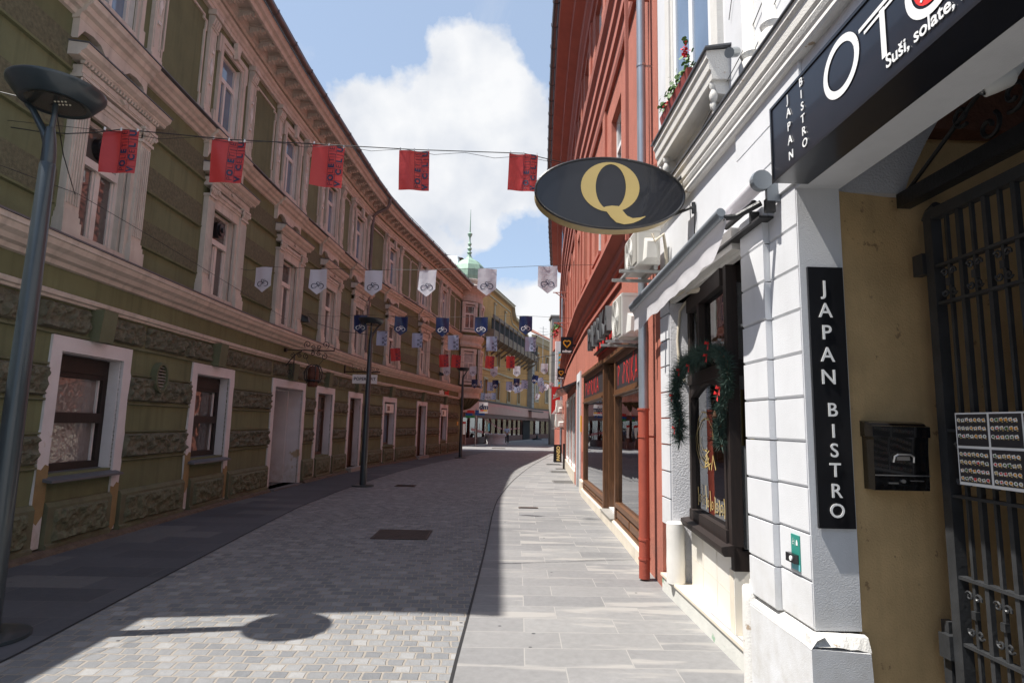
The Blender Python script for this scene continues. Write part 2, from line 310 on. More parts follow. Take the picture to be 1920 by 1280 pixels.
# ---------------------------------------------------------------- mesh builder
SPLIT = {'rock_band','band_edge','plinth','plinth_panel','frieze_stone','keystone','stippled_band','band_moulding','pilaster','pilaster_ornament','panel_frame','eaves_bracket','lesene','half_column','sill_bracket','bare_patch','folding_arm','glazing_bead','stone_base','shop_pier','room_wall_','gallery_post','gallery_bracket','mullion','trim_','hinge','pipe_clamp','tread_strip','cable_anchor','wall_bracket','bracket','rail','shop_window','floodlight','crossbar','sill_console','snow_rail_','rib','foot_fillet','oriel_rib','scroll_ornament','clip','blind','window_swirl','fascia_swirl'}
class MB:
    def __init__(s, fac=None): s.v = []; s.f = []; s.fac = fac; s.uv = None
    def P(s, p):
        if s.fac: return s.fac.map(*p)
        return Vector(p)
    def add(s, vs, fs, raw=False):
        o = len(s.v); s.v += [Vector(p) if raw else s.P(p) for p in vs]; s.f += [tuple(i+o for i in f) for f in fs]
    def box(s, x0, x1, y0, y1, z0, z1, seg=None):
        n = 1
        if s.fac is not None or seg:
            L = abs((y1-y0) if s.fac is None else (x1-x0)); n = max(1, int(L/(seg or .9)))
        # first axis may be subdivided (arc length on facades)
        vs = []; fs = []
        for i in range(n+1):
            x = x0+(x1-x0)*i/n
            vs += [(x, y0, z0), (x, y1, z0), (x, y1, z1), (x, y0, z1)]
        for i in range(n):
            a = 4*i
            for k in range(4): fs.append((a+k, a+(k+1) % 4, a+4+(k+1) % 4, a+4+k))
        fs.append((3, 2, 1, 0)); fs.append((4*n, 4*n+1, 4*n+2, 4*n+3))
        s.add(vs, fs); return s
    def sweep(s, prof, s0, s1, step=.8, cap=True):
        """profile in (d,z) swept along s"""
        n = max(1, int(abs(s1-s0)/step)); m_ = len(prof); vs = []; fs = []
        for i in range(n+1):
            x = s0+(s1-s0)*i/n; vs += [(x, d, z) for d, z in prof]
        for i in range(n):
            for k in range(m_): fs.append((i*m_+k, i*m_+(k+1) % m_, (i+1)*m_+(k+1) % m_, (i+1)*m_+k))
        if cap: fs.append(tuple(range(m_))[::-1]); fs.append(tuple(n*m_+k for k in range(m_)))
        s.add(vs, fs); return s
    def poly(s, pts, d0, d1, axis='sz'):
        """flat polygon in (s,z) thickened d0..d1"""
        m_ = len(pts); vs = [(a, d0, b) for a, b in pts]+[(a, d1, b) for a, b in pts]
        fs = [tuple(range(m_))[::-1], tuple(range(m_, 2*m_))]+[(k, (k+1) % m_, m_+(k+1) % m_, m_+k) for k in range(m_)]
        s.add(vs, fs); return s
    def loft(s, A, B):
        m_ = len(A); s.add(list(A)+list(B), [tuple(range(m_))[::-1], tuple(range(m_, 2*m_))]+[(k, (k+1) % m_, m_+(k+1) % m_, m_+k) for k in range(m_)]); return s
    def quad(s, a, b, c, d): s.add([a, b, c, d], [(0, 1, 2, 3)]); return s
    def rough(s, s0, s1, z0, z1, d, amp, res=.05, bev=.03):
        """rock-faced block: bevelled panel with a lumpy face"""
        nx = max(2, int((s1-s0)/res)); nz = max(2, int((z1-z0)/res)); vs = []; fs = []
        for j in range(nz+1):
            for i in range(nx+1):
                e = i in (0, nx) or j in (0, nz)
                x = s0+(s1-s0)*i/nx; z = z0+(z1-z0)*j/nz
                vs.append((x, 0.0 if e else d*.5+max(0, amp*(.75+1.7*NZ.noise(Vector((x*9, z*11, s0)))+.9*NZ.noise(Vector((x*23, z*25, 3+s0))))+random.uniform(-.006, .006)), z))
        for j in range(nz):
            for i in range(nx):
                a = j*(nx+1)+i; fs.append((a, a+1, a+nx+2, a+nx+1))
        s.add(vs, fs); return s
    def tube(s, pts, r, n=8, caps=True, raw=False):
        P = [Vector(p) if raw or not s.fac else s.P(p) for p in pts]
        if not isinstance(r, (list, tuple)): r = [r]*len(P)
        vs = []; fs = []; up = None
        for i, p in enumerate(P):
            t = (P[min(i+1, len(P)-1)]-P[max(i-1, 0)])
            if t.length < 1e-9: t = Vector((0, 0, 1))
            t.normalize()
            if up is None: up = Vector((0, 0, 1)) if abs(t.z) < .9 else Vector((1, 0, 0))
            a = t.cross(up)
            if a.length < 1e-6: a = t.cross(Vector((0, 1, 0)))
            a.normalize(); b = a.cross(t).normalized(); up = b
            for k in range(n):
                an = 2*math.pi*k/n; vs.append(p+a*(math.cos(an)*r[i])+b*(math.sin(an)*r[i]))
        for i in range(len(P)-1):
            for k in range(n): fs.append((i*n+k, i*n+(k+1) % n, (i+1)*n+(k+1) % n, (i+1)*n+k))
        if caps: fs.append(tuple(range(n))[::-1]); fs.append(tuple((len(P)-1)*n+k for k in range(n)))
        s.add(vs, fs, raw=True); return s
    def lathe(s, prof, c=(0, 0, 0), n=24, a0=0., a1=2*math.pi):
        full = abs(a1-a0-2*math.pi) < 1e-6; m_ = len(prof); k_ = n if full else n+1; vs = []; fs = []
        for i in range(k_):
            a = a0+(a1-a0)*i/n
            vs += [(c[0]+r*math.cos(a), c[1]+r*math.sin(a), c[2]+z) for r, z in prof]
        for i in range(n):
            j = (i+1) % k_
            for k in range(m_-1): fs.append((i*m_+k, j*m_+k, j*m_+k+1, i*m_+k+1))
        s.add(vs, fs); return s
    def ribbon(s, pts, w, fr, t=.004):
        """flat stroke along 2-D points in a frame fr(u,v,w)->xyz"""
        L = []
        for i, p in enumerate(pts):
            a = Vector(pts[max(i-1, 0)]); b = Vector(pts[min(i+1, len(pts)-1)]); d = (b-a)
            if d.length < 1e-9: d = Vector((1, 0))
            d.normalize(); ww = w[i] if isinstance(w, (list, tuple)) else w
            L.append(((p[0]-d.y*ww/2, p[1]+d.x*ww/2), (p[0]+d.y*ww/2, p[1]-d.x*ww/2)))
        vs = []; fs = []
        for a, b in L: vs += [fr(a[0], a[1], t), fr(b[0], b[1], t)]
        for i in range(len(L)-1): fs.append((2*i, 2*i+1, 2*i+3, 2*i+2))
        s.add(vs, fs, raw=True); return s
    def flat(s, pts, fr, t=.004, thick=0.):
        n = len(pts)
        if thick:
            s.add([fr(a, b, t) for a, b in pts]+[fr(a, b, t-thick) for a, b in pts], [tuple(range(n)), tuple(range(n, 2*n))[::-1]]+[(k, (k+1) % n, n+(k+1) % n, n+k)[::-1] for k in range(n)], raw=True)
        else: s.add([fr(a, b, t) for a, b in pts], [tuple(range(n))], raw=True)
        return s
    def text(s, txt, size, fr, x=0, y=0, ext=.004, t=.002, align='CENTER', bold=0., sx=1., rot=0., shear=0.):
        cu_ = bpy.data.curves.new("lettering", 'FONT'); cu_.body = txt; cu_.size = size; cu_.align_x = align; cu_.align_y = 'CENTER'
        cu_.extrude = ext/2; cu_.offset = bold; cu_.resolution_u = 4; cu_.shear = shear
        ob = bpy.data.objects.new("lettering", cu_); me = ob.to_mesh()
        c_, s_ = math.cos(rot), math.sin(rot)
        vs = []
        for q in me.vertices:
            a, b = q.co.x*sx, q.co.y; vs.append(fr(x+a*c_-b*s_, y+a*s_+b*c_, t+q.co.z+ext/2))
        s.add(vs, [tuple(p.vertices) for p in me.polygons], raw=True)
        ob.to_mesh_clear(); bpy.data.objects.remove(ob); bpy.data.curves.remove(cu_)
        return s
    def pieces(s, gap=.004):
        """separate pieces: connected shells whose boxes touch are one piece"""
        n = len(s.v); par = list(range(n))
        def find(a):
            while par[a] != a: par[a] = par[par[a]]; a = par[a]
            return a
        for f in s.f:
            r0_ = find(f[0])
            for k in f[1:]: par[find(k)] = r0_
        comp = {}
        for i in range(n): comp.setdefault(find(i), []).append(i)
        B = []
        for k, vv in comp.items():
            P = [s.v[i] for i in vv]; B.append([k, [min(q[j] for q in P)-gap for j in range(3)], [max(q[j] for q in P)+gap for j in range(3)]])
        for i in range(len(B)):
            for j in range(i):
                if find(B[i][0]) != find(B[j][0]) and all(B[i][1][k] <= B[j][2][k] and B[j][1][k] <= B[i][2][k] for k in range(3)): par[find(B[i][0])] = find(B[j][0])
        out = {}
        for f in s.f: out.setdefault(find(f[0]), []).append(f)
        res = []
        for fs in out.values():
            idx = {}; m_ = MB(s.fac)
            for f in fs:
                g_ = []
                for k in f:
                    if k not in idx: idx[k] = len(m_.v); m_.v.append(s.v[k])
                    g_.append(idx[k])
                m_.f.append(tuple(g_))
            res.append(m_)
        return res
    def build(s, name, mat, parent=None, smooth=False, origin=None):
        if name in SPLIT and parent is not None and not s.uv:
            ps = s.pieces()
            if len(ps) > 1:
                for q in ps: last = q.build_one(name, mat, parent, smooth, origin)
                return last
        return s.build_one(name, mat, parent, smooth, origin)
    def build_one(s, name, mat, parent=None, smooth=False, origin=None):
        o0 = Vector(origin) if origin is not None else (Vector(parent['_w']) if parent is not None else Vector((0, 0, 0)))
        me = bpy.data.meshes.new(name); me.from_pydata([p-o0 for p in s.v], [], s.f)
        if s.uv:
            l = me.uv_layers.new(name='UVMap')
            for i, u in enumerate(s.uv): l.data[i].uv = u
        me.validate()
        bm = bmesh.new(); bm.from_mesh(me)
        if not s.uv: bmesh.ops.recalc_face_normals(bm, faces=bm.faces)
        bm.to_mesh(me); bm.free()
        if smooth:
            for p in me.polygons: p.use_smooth = True
            try: me.set_sharp_from_angle(angle=math.radians(40))
            except Exception: pass
        me.materials.append(MT[mat] if isinstance(mat, str) else mat)
        ob = bpy.data.objects.new(name, me); COL.objects.link(ob)
        if parent is not None: ob.parent = parent
        else: ob.location = o0
        ob['_w'] = tuple(o0)
        return ob
def thing(name, label, cat, loc=(0, 0, 0), group=None):
    o = bpy.data.objects.new(name, None); COL.objects.link(o); o.location = loc; o['_w'] = tuple(loc)
    o.empty_display_size = .1; o['label'] = label; o['category'] = cat
    if group: o['group'] = group
    return o
def tag(o, label, cat, group=None):
    o['label'] = label; o['category'] = cat
    if group: o['group'] = group
    return o
def struct(o): o['kind'] = 'structure'; return o
def copytree(o, label=None, loc=None, rot=None, parent=None, scale=None):
    c = o.copy(); COL.objects.link(c)
    if parent is not None: c.parent = parent
    for ch in list(o.children): copytree(ch, parent=c)
    if label: c['label'] = label
    if loc is not None: c.location = loc
    if rot is not None: c.rotation_euler = rot
    if scale is not None: c.scale = scale
    return c
def frame(o, r, u):
    o, r, u = Vector(o), Vector(r).normalized(), Vector(u).normalized(); n = r.cross(u)
    return lambda a, b, c=0.: o+r*a+u*b+n*c
class Fac:
    """curved street front: (s along, d outwards to the street, z up)"""
    def __init__(s, pts, s0, side):
        s.p = [Vector(p) for p in pts]; s.S = [s0]; s.side = side
        for a, b in zip(s.p, s.p[1:]): s.S.append(s.S[-1]+(b-a).length)
        t = [(b-a).normalized() for a, b in zip(s.p, s.p[1:])]
        nr = [Vector((q.y, -q.x))*side for q in t]
        s.n = [nr[0]]+[((a+b)/(1+a.dot(b))) for a, b in zip(nr, nr[1:])]+[nr[-1]]
    def map(s, u, d, z):
        i = 0
        while i < len(s.S)-2 and u > s.S[i+1]: i += 1
        k = (u-s.S[i])/(s.S[i+1]-s.S[i]); p = s.p[i].lerp(s.p[i+1], k); kk = min(max(k, 0), 1); n = s.n[i].lerp(s.n[i+1], kk)
        return Vector((p.x+n.x*d, p.y+n.y*d, z))
    def dirs(s, u):
        a, b = s.map(u-.05, 0, 0), s.map(u+.05, 0, 0); t = (b-a).normalized(); return t, Vector((t.y, -t.x, 0))*s.side
LF = Fac([(-5.22,-20),(-5.22,10.5),(-5.19,12.5),(-5.1,14.5),(-4.96,17),(-4.85,18.8),(-4.66,20.8),(-4.35,22.8),(-3.95,24.9),(-3.25,28.7),(-2.3,34.0),(-1.2,40)], -20, 1)
RF = Fac([(1.7,-20),(1.7,6.3),(1.84,9.),(2.0,14.),(2.25,18),(2.6,23),(3.3,31),(4.0,38),(4.6,44)], -20, -1)
def scroll(cx, cy, r, turns=1.6, start=0., dirn=1, n=26):
    pts = []
    for i in range(n+1):
        k = i/n; a = start+dirn*turns*2*math.pi*k; rr = r*(1-.8*k); pts.append((cx+rr*math.cos(a), cy+rr*math.sin(a)))
    return pts
# ================================================================ GROUND
def ribbon_ground(name, mat, left, right, z, vlen=None):
    """sheet between two polylines sampled at the same y; UV = metres"""
    mb = MB(); mb.uv = []
    v = 0.; vs = []
    for i, (a, b) in enumerate(zip(left, right)):
        if i: v += ((Vector(a)+Vector(b))/2-(Vector(left[i-1])+Vector(right[i-1]))/2).length
        vs.append((a, b, v))
    n = 1
    for i in range(len(vs)-1):
        (a, b, v0), (c, d, v1) = vs[i], vs[i+1]
        wa = (Vector(b)-Vector(a)).length; wc = (Vector(d)-Vector(c)).length
        k = len(mb.v); mb.v += [Vector((*a, z)), Vector((*b, z)), Vector((*d, z)), Vector((*c, z))]; mb.f.append((k, k+1, k+2, k+3))
        # anchor u on the left edge, absolute x keeps courses level
        mb.uv += [(0, v0), (wa, v0), (wc, v1), (0, v1)]
    return mb.build(name, mat)
def lerp_table(tab, y):
    for (y0, x0), (y1, x1) in zip(tab, tab[1:]):
        if y <= y1: return x0+(x1-x0)*(y-y0)/(y1-y0)
    return tab[-1][1]
JR = [(-12, -.40), (0, -.33), (4, -.26), (5.7, -.20), (8, -.13), (11, -.07), (12.9, -.0), (14.35, .12), (16, .28), (18, .50), (20, .76), (22.5, 1.10), (25, 1.5), (28, 2.0), (31, 2.55), (35, 3.3), (38, 3.9)]
JL = [(-12, -3.0), (4.2, -3.17), (6.5, -3.33), (9, -3.5), (11.5, -3.64), (14, -3.6), (17, -3.45), (20, -3.2), (23, -2.8), (26, -2.3), (29, -1.75), (32, -1.2), (35, -.6), (38, -.1)]
ys = [-10+i*.8 for i in range(int(46/.8)+1)]
jl = [(lerp_table(JL, y), y) for y in ys]; jr = [(lerp_table(JR, y), y) for y in ys]
jr2 = [(x+.33, y) for x, y in jr]
g = MB(); g.quad((-150, -60, -.012), (160, -60, -.012), (160, 260, -.012), (-150, 260, -.012)); struct(g.build('ground', 'asphalt'))
struct(ribbon_ground('street', 'setts', jl, jr, 0.))
struct(ribbon_ground('pavement', 'slabs', jr, [(3.6+max(0, (y-20)*.14), y) for x, y in jr], .0))
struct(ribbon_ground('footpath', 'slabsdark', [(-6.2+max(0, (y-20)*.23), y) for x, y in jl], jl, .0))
# square at the end of the street
sq = [(-14, 26.8), (-8, 26.8)]
struct(ribbon_ground('square', 'slabs', [(-22, y) for y in (26.8, 35, 50, 80)], [(32, y) for y in (26.8, 35, 50, 80)], -.004))
for nm, tab in (('drain_channel', jr), ('kerb_joint', jl)):
    struct(ribbon_ground(nm, 'drain', [(x-.011, y) for x, y in tab], [(x+.011, y) for x, y in tab], .004))
# course line beside the drain (edge band of long slabs)
def cover(x, y, w, l, mat, nm, lab, rz=0.):
    mb = MB(); mb.box(-w/2, w/2, -l/2, l/2, .004, .012)
    o = mb.build(nm, mat, origin=(0, 0, 0)); o.location = (x, y, 0); o.rotation_euler.z = rz
    r = MB(); 
    for i in range(-3, 4): r.box(-w/2+.03, w/2-.03, i*l/8-.006, i*l/8+.006, .012, .016)
    q = r.build('rib', mat, o, origin=(0, 0, 0)); tag(o, lab, 'manhole cover'); return o
cover(-1.33, 8.95, .78, .72, 'manhole', 'manhole_cover', 'rust brown square manhole cover in the shaded setts left of the slot drain')
cover(.62, 12.0, .38, .12, 'manhole', 'drain_cover', 'small rusty drain cover set in the sunlit right pavement')
for x, y, lab in ((1.9, 17.6, 'nearest of the three grey gratings by the right shopfronts'), (2.15, 21.3, 'middle one of the three grey gratings by the right shopfronts'), (2.3, 25.2, 'farthest of the three grey gratings by the right shopfronts')):
    o = cover(x, y, .62, .7, 'grate', 'pavement_grating', lab); o['group'] = 'gratings along the right shopfronts'; o['category'] = 'grating'
cover(-2.3, 15.6, .5, .4, 'manhole', 'manhole_cover', 'small dark manhole cover in the shaded setts before the middle lamp')
cover(.05, 40.5, .9, .7, 'manhole', 'manhole_cover', 'distant manhole cover in the sunlit strip of the square')

# ================================================================ GREEN TOWNHOUSE (left)
G = thing('green_townhouse', 'long olive green townhouse with rose stucco window surrounds and white door frames', 'house', (-5.6, 18, 0))
S0, S1 = 4.78, 35.0
GFw = [(7.05, 8.58, 'win'), (10.3, 11.87, 'win'), (13.72, 15.75, 'arch'), (16.52, 18.05, 'shop'), (19.32, 20.74, 'door'), (22.8, 24.25, 'ac'), (26.83, 28.33, 'door2'), (30.56, 32.06, 'ac')]
F1c = [7.62, 10.92, 14.15, 17.1, 19.85, 23.4, 27.4, 31.1]
F2c = [7.45, 10.7, 13.85, 16.8, 19.5, 23.1, 27.2, 30.6]
W = MB(LF)
def wall_with_holes(mb, s0, s1, z0, z1, holes, d0=-.3, d1=0.):
    cur = s0
    for (a, b, c, d) in sorted(holes):
        if a > cur: mb.box(cur, a, d0, d1, z0, z1)
        if c > z0: mb.box(a, b, d0, d1, z0, c)
        if d < z1: mb.box(a, b, d0, d1, d, z1)
        cur = b
    if cur < s1: mb.box(cur, s1, d0, d1, z0, z1)
SW = .17   # width of the plain surround
holes = []
for a, b, k in GFw:
    zb = {'win': .90, 'arch': .03, 'shop': .62, 'door': .12, 'ac': .72, 'door2': .12}[k]
    holes.append((a+SW, b-SW, zb, 2.34))
wall_with_holes(W, S0, S1, 0, 3.4, holes)
wall_with_holes(W, S0, S1, 3.4, 6.4, [(c-.50, c+.50, 3.78, 5.32) for c in F1c])
wall_with_holes(W, S0, S1, 6.4, 9.35, [(c-.38, c+.38, 6.85, 8.28) for c in F2c])
W.build('wall', 'green', G)
ew = MB(); ew.loft([(-12, 4.80, 0), (-5.215, 4.80, 0), (-5.215, 5.06, 0), (-12, 5.06, 0)], [(-12, 4.58, 9.3), (-5.215, 4.58, 9.3), (-5.215, 5.06, 9.3), (-12, 5.06, 9.3)]); ew.build('end_wall', 'green', G)  # out-of-view wall, slanted to shape its shadow edge on the street
# backing so that no daylight leaks through
dk = MB(LF); dk.box(S0+.1, S1, -1.8, -1.7, 0, 9.2, 1.5); dk.build('room_wall', 'darkin', G)
# rusticated bands -----------------------------------------------------------
def split_spans(s0, s1, blocked):
    out = []; cur = s0
    for a, b in sorted(blocked):
        if a > cur+.05: out.append((cur, a))
        cur = max(cur, b)
    if cur < s1-.05: out.append((cur, s1))
    return out
gfb = [(a, b) for a, b, k in GFw]
for (z0, z1, nm) in ((1.0, 1.37, 'rock_band'), (1.78, 2.17, 'rock_band')):
    mb = MB(LF)
    for a, b in split_spans(S0, 34.4, gfb):
        mb.rough(a+.02, b-.02, z0+.02, z1-.02, .05, .040, .025 if a < 12 else .06)
    mb.build(nm, 'rock', G)
mb = MB(LF)
for a, b in split_spans(S0, 34.4, gfb): mb.sweep([(.0, 1.00), (.035, 1.0), (.035, .975), (0, .965)], a+.01, b-.01); mb.sweep([(.0, 1.78), (.035, 1.78), (.035, 1.755), (0, 1.745)], a+.01, b-.01); mb.sweep([(0, 2.19), (.03, 2.19), (.03, 2.165), (0, 2.16)], a+.01, b-.01); mb.sweep([(0, 1.39), (.03, 1.39), (.03, 1.37), (0, 1.36)], a+.01, b-.01)
mb.build('band_edge', 'greenlow', G)
# plinth panels
pl = MB(LF); pr_ = MB(LF)
for i, (a, b) in enumerate(split_spans(S0, 34.4, [(a, b) if k in ('arch', 'door', 'door2') else (a, a+SW) for a, b, k in GFw]+[(b-SW, b) for a, b, k in GFw if k not in ('arch', 'door', 'door2')])):
    pl.sweep([(0, 0.0), (.10, 0.0), (.10, .10), (.075, .12), (.075, .53), (.04, .58), (0, .58)], a+.015, b-.015)
    if b-a > .4: 
        n_ = max(1, round((b-a)/1.9))
        for q in range(n_):
            x0 = a+(b-a)*q/n_+.12; x1 = a+(b-a)*(q+1)/n_-.12
            m2 = MB(LF); m2.rough(x0, x1, .13, .50, .035, .028, .025 if a < 14 else .06)
            pr_.v_off = 0
            o = len(pr_.v); t_, = [0]
            pr_.v += [p+LF.dirs((x0+x1)/2)[1]*.075 for p in m2.v]; pr_.f += [tuple(k+o for k in f) for f in m2.f]
ft0 = MB(LF)
for a, b in split_spans(S0, 34.4, [(a, b) for a, b, k in GFw if k in ('arch', 'door', 'door2')]): ft0.sweep([(0, 0), (.17, 0), (.15, .035), (.10, .06), (0, .06)], a, b)
ft0.build('foot_fillet', 'footdirt', G)
pl.build('plinth', 'greenlow', G); pr_.build('plinth_panel', 'rockl', G)
# frieze of rock-faced stones + keystones, string course
fz = MB(LF)
cur = 5.0; kst = MB(LF)
keys = sorted([(a+b)/2 for a, b, k in GFw]+[6.25])
xs = [4.85]
for (a, b, k) in GFw:
    c = (a+b)/2
    for off in (-1.05, -.14, .14, 1.05): xs.append(c+off)
xs.append(34.4); xs = sorted(xs)
for a, b in zip(xs, xs[1:]):
    if b-a < .12: continue
    if b-a < .3: kst.sweep([(0, 2.52), (.14, 2.52), (.17, 2.93), (0, 2.93)], a+.0, b-.0)
    else: fz.rough(a+.035, b-.035, 2.58, 2.90, .05, .038, .025 if a < 12 else .06)
fz.build('frieze_stone', 'rock', G); kst.build('keystone', 'greenlow', G)
st = MB(LF); st.sweep([(0, 2.53), (.03, 2.53), (.03, 2.56), (0, 2.57)], S0, 34.5); st.build('frieze_edge', 'greenlow', G)
sc = MB(LF); sc.sweep([(0, 2.92), (.05, 2.92), (.06, 2.95), (.09, 2.96), (.10, 3.0), (.07, 3.02), (0, 3.04)], S0, 34.9); sc.build('string_course', 'trim', G)
mc = MB(LF); mc.sweep([(0, 3.30), (.05, 3.31), (.07, 3.36), (.13, 3.38), (.16, 3.43), (.22, 3.47), (.24, 3.53), (.26, 3.54), (.26, 3.60), (0, 3.64)], S0-.1, 34.9); mc.build('main_cornice', 'trim', G)
ml = MB(LF); ml.sweep([(0, 3.645), (.275, 3.602), (.275, 3.622), (0, 3.665)], S0-.1, 34.9); ml.build('cornice_flashing', 'lead', G)
# upper rustication of the first floor
ub = MB(LF); ue = MB(LF)
for (z0, z1) in ((4.04, 4.41), (4.86, 5.22), (5.69, 6.05)):
    for a, b in split_spans(S0, 34.5, [(c-.83, c+.83) for c in F1c]):
        ub.box(a, b, 0, .022, z0, z1)
        ue.sweep([(0, z0-.045), (.045, z0-.035), (.05, z0-.01), (.024, z0), (0, z0)], a, b)
ub.build('stippled_band', 'rockl', G); ue.build('band_moulding', 'green', G)
# first-floor windows ---------------------------------------------------------
def f1_window(c, i):
    s = MB(LF)
    hw = .76
    for sd in (-1, 1):
        x0, x1 = (c-hw, c-.53) if sd < 0 else (c+.53, c+hw)
        s.box(x0, x1, 0, .09, 3.98, 5.42)
        for k in range(5):      # flutes as thin raised fillets
            xx = x0+.025+k*.043; s.box(xx, xx+.018, .09, .105, 4.06, 5.36)
        s.box(x0-.04, x1+.04, 0, .13, 3.66, 3.86); s.box(x0-.025, x1+.025, 0, .115, 3.86, 3.93); s.box(x0-.01, x1+.01, 0, .105, 3.93, 3.98)
        # capital
        s.box(x0-.02, x1+.02, 0, .12, 5.42, 5.46)
        for k in range(4):
            xx = x0+.02+k*.055; s.sweep([(.09, 5.46), (.125, 5.5), (.15, 5.58), (.13, 5.6), (.09, 5.6)], xx, xx+.04)
        s.box(x0-.04, x1+.04, 0, .15, 5.6, 5.64)
        for k in (x0-.01, x1+.01):
            P = [LF.map(k+a_, .14, 5.55+b_) for a_, b_ in scroll(0, 0, .045, 1.3, n=12)]; s.tube(P, .014, 5, raw=True)
    # architrave round the opening
    s.box(c-.53, c-.45, 0, .05, 3.72, 5.34); s.box(c+.45, c+.53, 0, .05, 3.72, 5.34); s.box(c-.53, c+.53, 0, .055, 5.30, 5.42)
    s.box(c-.53, c-.41, -.16, -.02, 3.75, 5.34); s.box(c+.41, c+.53, -.16, -.02, 3.75, 5.34)
    s.sweep([(0, 5.42), (.06, 5.42), (.06, 5.47), (.08, 5.48), (.08, 5.53), (.1, 5.54), (.1, 5.6), (0, 5.6)], c-.53, c+.53)
    s.sweep([(0, 5.64), (.11, 5.64), (.11, 5.665), (.12, 5.67), (.12, 5.765), (0, 5.765)], c-hw-.02, c+hw+.02)
    s.box(c-.62, c-.12, .12, .13, 5.685, 5.75); s.box(c+.12, c+.62, .12, .13, 5.685, 5.75)
    s.poly([(c-.07, 5.715), (c, 5.68), (c+.07, 5.715), (c, 5.75)], .12, .16)
    # dentils
    k = c-hw-.04
    while k < c+hw+.02:
        s.sweep([(.1, 5.77), (.15, 5.77), (.165, 5.81), (.1, 5.81)], k, k+.032); k += .062
    s.sweep([(0, 5.81), (.16, 5.81), (.18, 5.83), (.18, 5.85), (.24, 5.89), (.26, 5.95), (0, 5.98)], c-hw-.16, c+hw+.16)
    # sill block
    s.box(c-.55, c+.55, 0, .07, 3.66, 3.76)
    o = s.build('window', 'trim', G)
    fl = MB(LF); fl.sweep([(0, 5.982), (.275, 5.952), (.275, 5.966), (0, 5.996)], c-hw-.17, c+hw+.17); fl.build('flashing', 'lead', o)
    fr = MB(LF); d0, d1 = -.14, -.09
    for (a, b, z0, z1) in ((-.42, -.35, 3.76, 5.32), (.35, .42, 3.76, 5.32), (-.35, .35, 5.26, 5.32), (-.35, .35, 3.76, 3.83), (-.35, .35, 4.72, 4.82), (-.035, .035, 3.83, 4.72)):
        fr.box(c+a, c+b, d0, d1+(.03 if z0 == 4.72 else 0), z0, z1)
    for (a, b) in ((-.345, -.04), (.04, .345)):
        fr.box(c+a, c+a+.035, d0, d1-.015, 3.84, 4.71); fr.box(c+b-.035, c+b, d0, d1-.015, 3.84, 4.71)
    fr.build('frame', 'frame', o)
    pn = MB(LF); pn.box(c-.36, c+.36, -.135, -.128, 3.80, 5.29); pn.build('pane', 'winglass', o)
    if i in (0, 1):     # extractor fan in the top light
        fn = MB(LF); p = LF.map(c+.02, -.06, 5.04); t, nr = LF.dirs(c)
        fr_ = lambda r_, dd, a_: p+t*(r_*math.cos(a_))+Vector((0, 0, 1))*(r_*math.sin(a_))+nr*dd
        for (r1, r2, dA, dB) in ((.15, .15, -.06, .02), (.11, .11, .02, .06), (.05, .05, .06, .085)):
            m_ = 20; A = [fr_(r1, dA, 2*math.pi*k/m_) for k in range(m_)]; B = [fr_(r2, dB, 2*math.pi*k/m_) for k in range(m_)]
            fn.fac_ = None; o_ = len(fn.v); fn.v += A+B; fn.f += [tuple(o_+k for k in range(m_))[::-1], tuple(o_+m_+k for k in range(m_))]+[(o_+k, o_+(k+1) % m_, o_+m_+(k+1) % m_, o_+m_+k) for k in range(m_)]
        fn.build('extractor_fan', 'black', o)
for i, c in enumerate(F1c): f1_window(c, i)
# second floor -----------------------------------------------------------------
c2 = MB(LF); c2.sweep([(0, 6.34), (.04, 6.35), (.06, 6.40), (.11, 6.42), (.13, 6.47), (.18, 6.50), (.2, 6.56), (0, 6.59)], S0-.1, 34.9)
for c in F2c:   # the cornice breaks forward under each window, with a scalloped apron below
    c2.sweep([(0, 6.30), (.09, 6.31), (.11, 6.38), (.16, 6.40), (.18, 6.46), (.23, 6.49), (.25, 6.558), (0, 6.588)], c-.72, c+.72)
    ap = [(c-.70, 6.31), (c-.70, 6.05), (c-.655, 6.12), (c-.6, 6.2), (c-.45, 6.23), (c-.3, 6.21), (c-.2, 6.13), (c-.15, 6.15), (c-.08, 6.09), (c, 6.12), (c+.08, 6.09), (c+.15, 6.15), (c+.2, 6.13), (c+.3, 6.21), (c+.45, 6.23), (c+.6, 6.2), (c+.655, 6.12), (c+.70, 6.05), (c+.70, 6.31)]
    c2.poly(ap, 0, .085)
c2.build('second_cornice', 'trim', G)
l2 = MB(LF); l2.sweep([(0, 6.592), (.262, 6.562), (.262, 6.578), (0, 6.608)], S0-.1, 34.9); l2.build('cornice_flashing', 'lead', G)
pils = []
for c in F2c: pils += [c-.84, c+.84]
pm = MB(LF); pd = MB(LF)
for p in pils:
    pm.box(p-.11, p+.11, 0, .06, 6.60, 8.62); pm.box(p-.135, p+.135, 0, .09, 6.60, 6.80); pm.box(p-.13, p+.13, 0, .075, 6.80, 6.85)
    pm.box(p-.085, p-.06, .06, .072, 6.92, 8.3); pm.box(p+.06, p+.085, .06, .072, 6.92, 8.3)
    pd.poly([(p-.045, 7.62), (p, 7.45), (p+.045, 7.62), (p, 7.79)], .06, .08); pd.box(p-.03, p+.03, .06, .085, 7.88, 7.93); pd.box(p-.03, p+.03, .06, .085, 7.31, 7.36)
    for k in range(4):
        xx = p-.12+k*.062; pm.sweep([(.05, 8.34), (.09, 8.36), (.13, 8.48), (.11, 8.52), (.05, 8.54)], xx, xx+.045)
    pm.sweep([(.05, 8.30), (.085, 8.31), (.085, 8.335), (.05, 8.34)], p-.12, p+.12)
    pm.box(p-.14, p+.14, 0, .14, 8.54, 8.63)
pm.build('pilaster', 'trim', G); pd.build('pilaster_ornament', 'frame', G)
